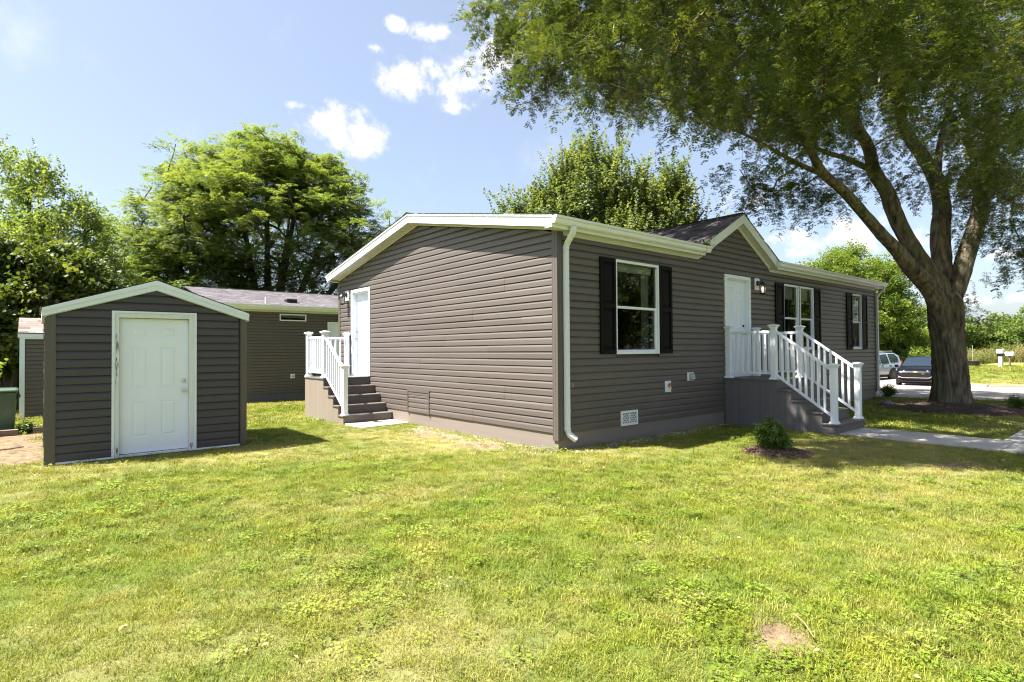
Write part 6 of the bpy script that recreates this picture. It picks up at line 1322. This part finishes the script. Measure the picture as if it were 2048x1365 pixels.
# ---- other trees
def lobes_pts(lobes, n, seed, shell=.55):
    R = np.random.default_rng(seed); vol = np.array([l[3]*l[4]*l[5] for l in lobes])**.8; ks = R.choice(len(lobes), n, p=vol/vol.sum()); out = []
    for k in ks:
        l = lobes[k]; v = R.normal(0, 1, 3); v /= np.linalg.norm(v); r = shell+(1-shell)*R.random()**.6; r *= R.uniform(.85, 1.08)
        out.append((l[0]+v[0]*l[3]*r, l[1]+v[1]*l[4]*r, l[2]+v[2]*l[5]*r))
    return np.array(out)
def bg_tree(name, base, stems, lobes, n, per, crad, col, label, cat='tree', group=None, scale=(.8, 1.2), flat=.7, tilt=.5, nidx=3, bark='barkfar', seed=1, r0=.02, shell=.55, upright=False, step=.9):
    root = empty(name, base, 0, label, cat, group); b = np.array(base)
    T = lobes_pts(lobes, n, seed, shell) - b
    T = T[T[:, 2] > .6]
    st = [[(p[0]-b[0], p[1]-b[1], p[2]-b[2], p[3]) for p in s] for s in stems]
    P, par, rr, ends, nl = grow(st, T, r0=r0, step=step, seed=seed)
    branch_mesh('trunk', P, par, rr, nl, bark, root, 7)
    Pp, Rr, Sc, Ix = spray_points(T, per, crad, seed+3, scale, flat, tilt, nidx, upright)
    instancer('crown', Pp, Rr, Sc, Ix, col, root)
    return root
def stemset(base, tops, r, fork=.25):
    b = Vector(base); out = []
    for k, t in enumerate(tops):
        t = Vector(t); m1 = b.lerp(t, .3)+Vector((0, 0, (t.z-b.z)*.08)); m2 = b.lerp(t, .65)+Vector((0, 0, (t.z-b.z)*.05))
        out.append([(b.x, b.y, b.z-.2, r), (m1.x, m1.y, m1.z, r*.72), (m2.x, m2.y, m2.z, r*.45), (t.x, t.y, t.z, r*.15)])
    return out
# broad pale locust behind the neighbour's roof
cb = (4.6, 29.6, -.45)
bg_tree('honey_locust_tree', cb, stemset(cb, [(1.2, 31.5, 11.0), (2.8, 30.8, 13.0), (4.4, 29.4, 13.8), (6.2, 28.0, 13.0), (8.2, 26.6, 11.2), (-.8, 33, 8.0), (9.6, 25, 8.6), (5.2, 27.6, 9.5)], .30),
    [(4.4, 29.4, 9.3, 6.2, 6.2, 3.9), (4.0, 29.6, 11.8, 4.6, 4.6, 2.8), (.8, 32.1, 8.4, 3.2, 3.2, 3.0), (8.6, 26.2, 8.0, 2.9, 2.9, 3.2), (1.8, 31.3, 11.2, 2.6, 2.6, 2.0), (6.4, 27.9, 11.6, 2.8, 2.8, 2.2), (-.4, 33.0, 6.2, 2.0, 2.0, 2.2), (1.5, 30.5, 6.2, 3.2, 3.2, 2.0), (-1.0, 33.4, 4.4, 1.9, 1.9, 1.6), (9.8, 25.2, 6.0, 1.9, 1.9, 2.2), (4.2, 28.8, 13.6, 2.4, 2.4, 1.1), (2.2, 30.2, 4.8, 4.2, 3.0, 1.6), (7.6, 27.0, 5.2, 3.0, 2.6, 1.5)],
    900, 9, .85, C_loc, 'broad pale green tree with many stems rising behind the neighbouring roof', seed=21, flat=.45, tilt=.25, shell=.58, r0=.022, scale=(.7, 1.15))
# airy tree at the left edge
cb = (-6.6, 28.2, -.45)
bg_tree('birch_tree', cb, stemset(cb, [(-6.4, 27.9, 10.5), (-8.5, 29, 9.5), (-4.4, 26.6, 7.2), (-5.2, 27.2, 9.0), (-9, 30, 7)], .2),
    [(-7.2, 28.4, 8.0, 1.9, 1.9, 2.3), (-5.6, 27.2, 7.4, 2.0, 2.0, 2.0), (-10.4, 30.4, 6.2, 2.6, 2.6, 2.8), (-4.5, 26.3, 6.4, 1.4, 1.4, 1.5), (-6.0, 27.5, 5.0, 3.0, 3.0, 2.6), (-3.9, 26.0, 4.6, 1.3, 1.3, 1.6), (-7.6, 28.7, 10.0, .6, .6, 1.2), (-6.2, 27.6, 9.9, .7, .7, 1.2), (-4.9, 26.8, 8.4, .6, .6, 1.1), (-3.9, 26.0, 7.0, .5, .5, 1.0)],
    270, 9, .62, C_left, 'airy bright green tree with upswept branches at the far left behind the sheds', seed=31, shell=.35, tilt=.5, upright=False, r0=.016)
# dense dark maple in front of it
cb = (-6.75, 20.6, -.42)
bg_tree('maple_tree', cb, stemset(cb, [(-6.4, 20.1, 4.6), (-5.2, 19.4, 3.8), (-7.6, 21, 4.4), (-8.5, 21.5, 3.4)], .17),
    [(-6.3, 20.2, 3.6, 2.2, 2.0, 2.1), (-4.9, 18.9, 3.0, 1.3, 1.3, 1.7), (-8.4, 21.6, 3.6, 2.4, 2.2, 2.4), (-6.9, 20.6, 4.6, 1.5, 1.4, 1.0), (-5.6, 19.6, 2.0, 1.2, 1.0, 1.0), (-7.2, 20.4, 2.2, 1.6, 1.4, 1.2)],
    300, 16, .55, C_dark, 'dense dark maple with broad leaves standing behind the small back shed', seed=41, shell=.3, tilt=.4, nidx=2, r0=.014)
# trees filling behind the sheds and locust
cb = (-2.2, 36, -.45)
bg_tree('ash_tree', cb, stemset(cb, [(-2, 36, 8.5), (-3.5, 37, 7), (0, 35, 7.5)], .2), [(-2.2, 36, 7.4, 1.9, 2.0, 3.0), (-2.0, 36, 4.2, 3.2, 3.0, 2.6), (-1.2, 35.2, 3.5, 3.2, 3, 2.8)], 200, 11, .8, C_left, 'slim pale tree seen between the left tree and the broad locust', seed=51, shell=.3)
cb = (9.5, 46, -.45)
bg_tree('ash_tree', cb, stemset(cb, [(9, 46, 7), (12, 45, 7)], .25), [(9.5, 46, 2.6, 5.5, 3, 2.2), (16, 42, 2.6, 4.5, 3, 2.4), (2, 50, 3.0, 5.5, 3, 2.6)], 260, 9, 1.1, C_mid, 'row of low green trees far behind the broad locust trunk', seed=52, shell=.3)
cb = (-9.0, 44, -.45)
bg_tree('ash_tree', cb, stemset(cb, [(-9, 44, 7), (-14, 46, 7)], .25), [(-9, 44, 5.2, 5.5, 3, 4.0), (-17, 47, 6.0, 5.5, 3, 4.5)], 220, 9, 1.1, C_mid, 'green trees far behind the dark maple on the left', seed=53, shell=.3)
# silver maple behind the house
cb = (14.6, 12.0, -.1)
bg_tree('silver_maple_tree', cb, stemset(cb, [(14.4, 11.8, 10.2), (12.6, 13.2, 9.3), (16.4, 10, 9.4), (18.4, 8.6, 8.2), (11.6, 13.9, 7.8), (15.6, 10.8, 10)], .24),
    [(14.3, 11.9, 7.6, 2.5, 2.5, 2.9), (12.4, 13.3, 6.9, 1.5, 1.5, 2.0), (16.6, 10.2, 7.4, 2.2, 2.2, 2.2), (17.9, 9.0, 5.8, 1.3, 1.3, 1.6), (14.8, 11.4, 5.4, 3.4, 3.2, 1.8), (13.3, 12.6, 9.2, .6, .6, 1.3), (15.4, 11.0, 9.8, .6, .6, 1.3), (14.2, 11.9, 10.2, .5, .5, 1.1), (11.2, 14.3, 6.6, .7, .7, 1.7), (12.3, 13.4, 8.3, .5, .5, 1.3), (17.3, 9.6, 8.8, .7, .7, 1.0), (19.0, 8.2, 5.4, .8, .8, 1.2)],
    460, 10, .55, C_map, 'maple with upright leafy shoots showing above the main roof', seed=61, shell=.4, tilt=.28, upright=True, r0=.014)
# right-hand trees beyond the house
cb = (44.5, 10.6, gz(44.5, 10.6))
bg_tree('ash_tree', cb, stemset(cb, [(44, 10.8, 9), (42, 12.2, 7.5), (46.5, 9, 7.8), (41, 13, 5)], .24),
    [(43.3, 11.2, 7.0, 2.6, 2.6, 2.6), (45.8, 9.4, 6.2, 2.2, 2.2, 2.6), (41.8, 12.8, 6.3, 2.4, 2.4, 2.4), (44.5, 10.4, 4.0, 3.6, 3.2, 2.2), (42, 12.6, 2.8, 2.6, 2.4, 2.6), (47.3, 8.2, 4.2, 1.3, 1.3, 1.5)],
    360, 13, .8, C_mid, 'bright green tree behind the parked cars, its crown rising over the far roof end', seed=71, shell=.35, r0=.018)
for k, (x, y, h, rx, lab) in enumerate(((52, 15, 8.5, 4.5, 'tall green tree farther back behind the far roof end'), (49.5, 10.2, 4.6, 2.6, 'low leafy tree left of the big trunk, above the dark car'), (51.5, 8.6, 4.2, 2.4, 'yellow green bushy tree just left of the big trunk, beyond the cars'))):
    z = gz(x, y); bg_tree('ash_tree', (x, y, z), stemset((x, y, z), [(x, y, z+h*.8), (x-1, y+.6, z+h*.7)], .18), [(x, y, z+h*.6, rx, rx*.8, h*.36), (x+.6, y-.4, z+h*.35, rx*.9, rx*.8, h*.3)], 130, 12, .75, C_mid, lab, seed=80+k, shell=.35)
def bush(x, y, h, r, lab, seed, col=C_mid, n=46, per=10, name='bush'):
    z = gz(x, y); bg_tree(name, (x, y, z), stemset((x, y, z), [(x, y, z+h*.7), (x-.3*r, y+.2*r, z+h*.6), (x+.3*r, y, z+h*.6)], .04), [(x, y, z+h*.55, r, r*.8, h*.45)], n, per, .4, col, lab, 'bush', seed=seed, shell=.3, r0=.008, step=.4)
bush(45.5, 6.6, 1.7, 2.0, 'yellow green bush behind the bonnet of the dark car', 91)
bush(42.5, 8.9, 1.6, 1.6, 'low bush between the two parked cars', 92)
bush(-7.9, 14.6, 1.2, .7, 'pale leafy bush behind the green bin', 93, C_left, 34, 10)
bush(-4.6, 27.5, 2.6, 2.2, 'rounded bush behind the small back shed', 94, C_dark, 60, 10)
# the far wood: distinct trees at the edge of the field
w = 0
NM = ('just left of the trunk', 'hidden behind the big trunk', 'immediately right of the trunk', 'above the black tub', 'between tub and mailboxes', 'above the white mailboxes', 'at the right edge of the picture', 'beyond the right edge')
for k in range(8):
    t = k/7; d = 126+6*math.sin(k*2.3); a = math.radians(72.5+15.5*t); x = CAM.x+math.sin(a)*d; y = CAM.y+math.cos(a)*d
    h = (7.4+1.2*math.sin(k*1.7)+1.0*math.sin(k*4.1)); z = 0
    lab = 'rounded far wood tree beyond the field, ' + NM[k]
    bg_tree('woodland_tree', (x, y, z), stemset((x, y, z), [(x, y, h*.8), (x+1.5, y-1, h*.7)], .25), [(x, y, h*.62, 4.6, 4.2, h*.34), (x+2.0, y-2.2, h*.45, 4.0, 3.6, h*.36), (x-2.4, y+1.4, h*.42, 4.0, 3.6, h*.36), (x, y, h*.22, 5.0, 4.2, h*.22)], 90, 11, 1.3, C_far, lab, group='trees of the far wood', seed=200+k, shell=.45, nidx=2, r0=.05, step=2.0)
# ---- trees and a home across the street behind the photographer (seen in the window panes)
for k, (x, y, h, r, lab, cc) in enumerate(((20.5, -15.8, 8.5, 3.4, 'leafy tree across the lawn, mirrored in the near front window', C_dark), (33, -10.5, 10, 4.2, 'pale green tree farther across the lawn, mirrored in the double window', C_loc), (50, -9, 7.5, 3.0, 'round tree by the road, mirrored in the far window', C_mid), (13.5, -17.5, 8, 3.0, 'dark leafy tree across the lawn, mirrored in the near window', C_dark))):
    bg_tree('shade_tree', (x, y, 0), stemset((x, y, 0), [(x, y, h*.8), (x-1.4, y, h*.7), (x+1.4, y+.5, h*.7)], .25), [(x, y, h*.62, r, r, h*.34), (x-1.6, y, h*.42, r*.7, r*.7, h*.24), (x+1.7, y, h*.45, r*.7, r*.7, h*.24)], 150, 10, .95, cc, lab, seed=300+k, shell=.4, nidx=2)
oh = empty('mobile_home', (60, -16.5, 0), 0, 'pale mobile home across the street, mirrored in the far window', 'house')
m = MB(); m.box((-4, -9, 0), (4, 0, 2.9)); m.build('wall', 'cream', oh)
m = MB(); m.prism([(-4.4, 2.91), (4.4, 2.91), (4.4, 3.0), (0, 4.3), (-4.4, 3.0)], 1, -9.3, .3); m.build('roof', 'shingle_brown', oh)
for x in (-2.4, 1.6): m = MB(); m.box((x-.5, .001, 1.1), (x+.5, .05, 2.4)); m.build('window', 'carglass', oh)
m = MB(); m.box((-.45, .001, .6), (.45, .06, 2.6)); m.build('door', 'shutter', oh)
m = MB(); m.prism([(-4.4, 2.93), (0, 4.24), (4.4, 2.93), (4.4, 3.08), (0, 4.40), (-4.4, 3.08)], 1, .301, .33); m.build('gable_fascia', 'white', oh)

# ---- small shrubs
def shrub(x, y, h, r, n, lab, seed, dark=False):
    R = random.Random(seed); root = empty('shrub', (x, y, gz(x, y)+.03), 0, lab, 'shrub'); mb = MB(); pts = []
    for k in range(n):
        a = R.random()*6.283; q = R.random()**.6; top = Vector((math.cos(a)*r*q, math.sin(a)*r*q, h*(1-.45*q*q)*R.uniform(.75, 1.0)))
        mid = Vector((top.x*.55, top.y*.55, top.z*.55)); mb.tube([(top.x*.08, top.y*.08, 0), mid, top], [.007, .005, .0025], 4, cap=False)
        for t in (.35, .5, .65, .8, .92, 1.0):
            for j in range(3): p = Vector((0, 0, 0)).lerp(top, t); pts.append((p.x+R.gauss(0, .02), p.y+R.gauss(0, .02), p.z-.03, math.atan2(top.y, top.x)))
    mb.build('stems', 'stem', root); A = np.array(pts); n_ = len(A)
    ang = A[:, 3]; out = np.hypot(A[:, 0], A[:, 1])/max(r, .01)
    R2 = np.random.default_rng(seed); Rr = np.stack([R2.normal(0, .5, n_)-np.sin(ang)*out*.8, R2.normal(0, .5, n_)+np.cos(ang)*out*.8, R2.random(n_)*6.28], 1)
    instancer('foliage', A[:, :3], Rr, R2.uniform(.6, 1.15, n_), R2.integers(0, 3, n_), C_shr, root)
shrub(2.30, -2.20, .44, .22, 30, 'young green shrub planted on the lawn before the porch', 11)
shrub(12.1, -3.5, .30, .18, 9, 'low dark shrub near the cross walk right of the big tree', 12)
shrub(14.05, -.22, .38, .18, 14, 'small shrub at the far corner of the house under the downspout', 13)
shrub(-6.3, 8.35, .16, .12, 8, 'tuft of weeds between the two timbers by the green bin', 14)

# ---- tall weeds in the field
n = 5200; a = np.radians(rng.uniform(46, 100, n)); d = 75+rng.random(n)**1.3*42; x = CAM.x+np.sin(a)*d; y = CAM.y+np.cos(a)*d; z = ground_z(x, y)
def tall(nb, h, mat_h):
    V = []; F = []
    for k in range(nb):
        b = Vector((RS.gauss(0, .22), RS.gauss(0, .22), 0)); lean = Vector((RS.gauss(0, .12), RS.gauss(0, .12), 1)).normalized(); H = h*RS.uniform(.6, 1.1); s = Vector((math.cos(k), math.sin(k), 0))*.018
        o = len(V); V += [b-s, b+s, b+lean*H]; F.append((o, o+1, o+2))
        for j in range(5): leaflet(V, F, b+lean*H*RS.uniform(.3, 1), Vector((RS.gauss(0, 1), RS.gauss(0, 1), .5)), rv(1), .16, .06)
        o = len(V); t = b+lean*H; V += [t+Vector((-.05, 0, 0)), t+Vector((0, .05, .04)), t+Vector((.05, 0, 0)), t+Vector((0, -.02, .09))]; F.append((o, o+1, o+2, o+3))
    return V, F
C_weed = collect('sprays_weed', [tall(16, 1.0, 0), tall(14, 1.3, 0), tall(18, .8, 0)], 'leaf_weed')
o = instancer('tall_weeds', np.stack([x, y, z], 1), np.stack([np.zeros(n), np.zeros(n), rng.random(n)*6.28], 1), rng.uniform(.8, 1.35, n)*(.75+.5*vnoise(x, y, .12)), rng.integers(0, 3, n), C_weed)
tag(o, 'wild meadow of tall pinkish weeds between the verge and the far wood', 'weeds', kind='stuff')

# ---- lawn grass
def blades(nb, rad, h0, h1, w, lean, mat):
    V = []; F = []
    for k in range(nb):
        a = RS.random()*6.283; r = rad*math.sqrt(RS.random()); b = Vector((math.cos(a)*r, math.sin(a)*r, -.01)); H = RS.uniform(h0, h1); c = RS.random()*6.283
        l = Vector((math.cos(c), math.sin(c), 0)); s = Vector((-l.y, l.x, 0))*w*RS.uniform(.7, 1.2)/2; q = RS.uniform(.2, 1)*lean
        m = b+l*H*q*.35+Vector((0, 0, H*.6)); t = b+l*H*q+Vector((0, 0, H*(1-.35*q))); o = len(V)
        V += [b-s, b+s, m+s*.8, m-s*.8, t]; F += [(o, o+1, o+2, o+3), (o+3, o+2, o+4)]
    return V, F
def clover(nb, rad, mat):
    V = []; F = []
    for k in range(nb):
        a = RS.random()*6.283; r = rad*math.sqrt(RS.random()); c = Vector((math.cos(a)*r, math.sin(a)*r, RS.uniform(.022, .05)))
        for j in range(3):
            an = a+j*2.09; d = Vector((math.cos(an), math.sin(an), RS.uniform(.0, .35))); leaflet(V, F, c, d, Vector((0, 0, 1)), RS.uniform(.009, .016), .012)
    return V, F
C_gr = hidden_collection('grass_tufts')
protos = [(blades(62, .09, .018, .046, .0034, 1.0, 0), 'blade'), (blades(56, .09, .015, .038, .0036, 1.3, 0), 'blade'), (blades(44, .08, .026, .060, .0036, .9, 0), 'blade'), (clover(26, .08, 0), 'clover'), (blades(30, .085, .012, .036, .0034, 1.7, 0), 'straw'), (blades(10, .05, .045, .085, .0055, .8, 0), 'blade'),
          (blades(60, .20, .03, .075, .010, 1.0, 0), 'blade'), (blades(50, .20, .02, .05, .010, 1.4, 0), 'straw')]
for k, (g, mt_) in enumerate(protos): proto_mesh(C_gr, 'tuft_%d' % k, g[0], g[1], mt_)
def scatter(d0, d1, dens, spread):
    n = int(spread*math.pi/180*(d1*d1-d0*d0)*dens); d = np.sqrt(rng.uniform(d0*d0, d1*d1, n)); a = np.radians(40+rng.uniform(-spread, spread, n)); return CAM.x+np.sin(a)*d, CAM.y+np.cos(a)*d
def keep_mask(x, y, near_edge=0.0):
    e = near_edge
    m = ~((x > -.0-e) & (x < HL+e) & (y > -.0-e) & (y < HW+e))
    m &= ~((x > 4.78-e) & (x < 6.1+e) & (y > -2.2-e) & (y < 0)); m &= ~((x > -1.17-e) & (x < 0) & (y > 5.25) & (y < 7.54)); m &= ~((x > -1.14) & (x < 0) & (y > 4.46) & (y < 5.3))
    m &= ~((x > 4.86) & (x < 6.04) & (y < -2.1) & (y > -5.58)); m &= ~((x > 6.0) & (x < 14.4) & (y < -4.24) & (y > -5.58))
    m &= ~((x > SX0-e) & (x < SX1+e) & (y > SY0-e) & (y < SY1)); m &= ~((y > 16.63) & (y < 24.8) & (x > -.7) & (x < 11.1)); m &= ~((x > -6.5) & (x < -4.0) & (y > 15.58) & (y < 17.6))
    m &= np.hypot(x-11.45, y+2.35) > 1.5; m &= np.hypot(x-2.30, y+2.25) > .43; m &= np.hypot(x-12.1, y+3.5) > .38
    xn = np.interp(y, [p[1] for p in near], [p[0] for p in near]); xf = np.interp(y, [p[1] for p in far], [p[0] for p in far]); m &= ~((x > xn-.02) & (x < xf+.2))
    return m
X_ = []; Y_ = []; S_ = []; I_ = []
for (d0, d1, dens, sp, sc, big_) in ((1.6, 4.5, 470, 62, .95, 0), (4.5, 8, 330, 56, 1.0, 0), (8, 13, 170, 52, 1.12, 0), (13, 20, 34, 52, 1.0, 1), (20, 34, 18, 52, 1.25, 1), (34, 62, 6.5, 52, 1.9, 1)):
    x, y = scatter(d0, d1, dens, sp); k = keep_mask(x, y, .01); x, y = x[k], y[k]; s = soilness(x, y); k = rng.random(len(x)) > s*.96; x, y = x[k], y[k]
    dr = dryness(x, y); u = rng.random(len(x)); v = rng.random(len(x)); lush = fbm(x+40, y, .7, 3)
    if not big_:
        ix = np.where(u < .34, 0, np.where(u < .62, 1, 2)); ix = np.where(v < .10*sstep(lush, .35, .62), 3, ix); ix = np.where(rng.random(len(x)) < .19+.42*dr, 4, ix); ix = np.where(rng.random(len(x)) < .06*(1-dr), 5, ix)
    else: ix = np.where(u < .14+.5*dr, 7, 6)
    X_.append(x); Y_.append(y); I_.append(ix); S_.append(sc*rng.uniform(.7, 1.25, len(x))*(.75+.5*lush)*(1-.25*dr))
x = np.concatenate(X_); y = np.concatenate(Y_); ix = np.concatenate(I_); s = np.concatenate(S_); n = len(x)
gr = instancer('lawn_grass', np.stack([x, y, ground_at(x, y)], 1), np.stack([rng.normal(0, .12, n), rng.normal(0, .12, n), rng.random(n)*6.28], 1), s, ix, C_gr, extra=np.clip(dryness(x, y)*.62+.30*sstep(fbm(x-9, y+4, 4.0, 3), .52, .72), 0, 1))
tag(gr, 'sunlit mown lawn with clover and straw-coloured dry streaks', 'grass', kind='stuff')
print('GRASS', n)
# pale gravel bits along the base of the front and gable walls
mb = MB(); R = random.Random(9)
for k in range(1500):
    if R.random() < .6: x, y = R.uniform(.1, 4.7), -abs(R.gauss(.12, .10))-.02
    else: x, y = -abs(R.gauss(.30, .25))-.02, R.uniform(.0, 4.0)
    if not keep_mask(np.array([x]), np.array([y]))[0]: continue
    r = R.uniform(.006, .017); c = Vector((x, y, float(ground_at(np.array([x]), np.array([y]))[0])+r*.5)); p = [c+Vector((math.cos(a)*r*R.uniform(.7, 1.2), math.sin(a)*r*R.uniform(.7, 1.2), 0)) for a in (0, 1.57, 3.14, 4.71)]
    mb.add(p+[c+Vector((0, 0, r*.7)), c-Vector((0, 0, r))], [(0,1,4),(1,2,4),(2,3,4),(3,0,4)])
tag(mb.build('gravel', 'patio'), 'loose pale gravel along the foot of the taupe walls', 'gravel', kind='stuff')

# fallen leaves scattered on the lawn
mb = MB(); R = random.Random(19)
for k in range(420):
    d = 2.6+R.random()**.8*11; a = math.radians(40+R.uniform(-46, 46)); x = CAM.x+math.sin(a)*d; y = CAM.y+math.cos(a)*d
    if not keep_mask(np.array([x]), np.array([y]))[0]: continue
    c = Vector((x, y, float(ground_at(np.array([x]), np.array([y]))[0])+R.uniform(.03, .05))); b = R.random()*6.28; l = R.uniform(.009, .022); e = Vector((math.cos(b), math.sin(b), R.uniform(-.5, .5)))*l; f = Vector((-math.sin(b), math.cos(b), R.uniform(-.5, .5)))*l*.5; u = Vector((0, 0, l*.25))
    mb.add([c-e, c+f+u, c+e, c-f+u], [(0,1,2),(0,2,3)])
tag(mb.build('fallen_leaves', 'dryleaf'), 'tiny dry leaves scattered over the lawn', 'leaves', kind='stuff')
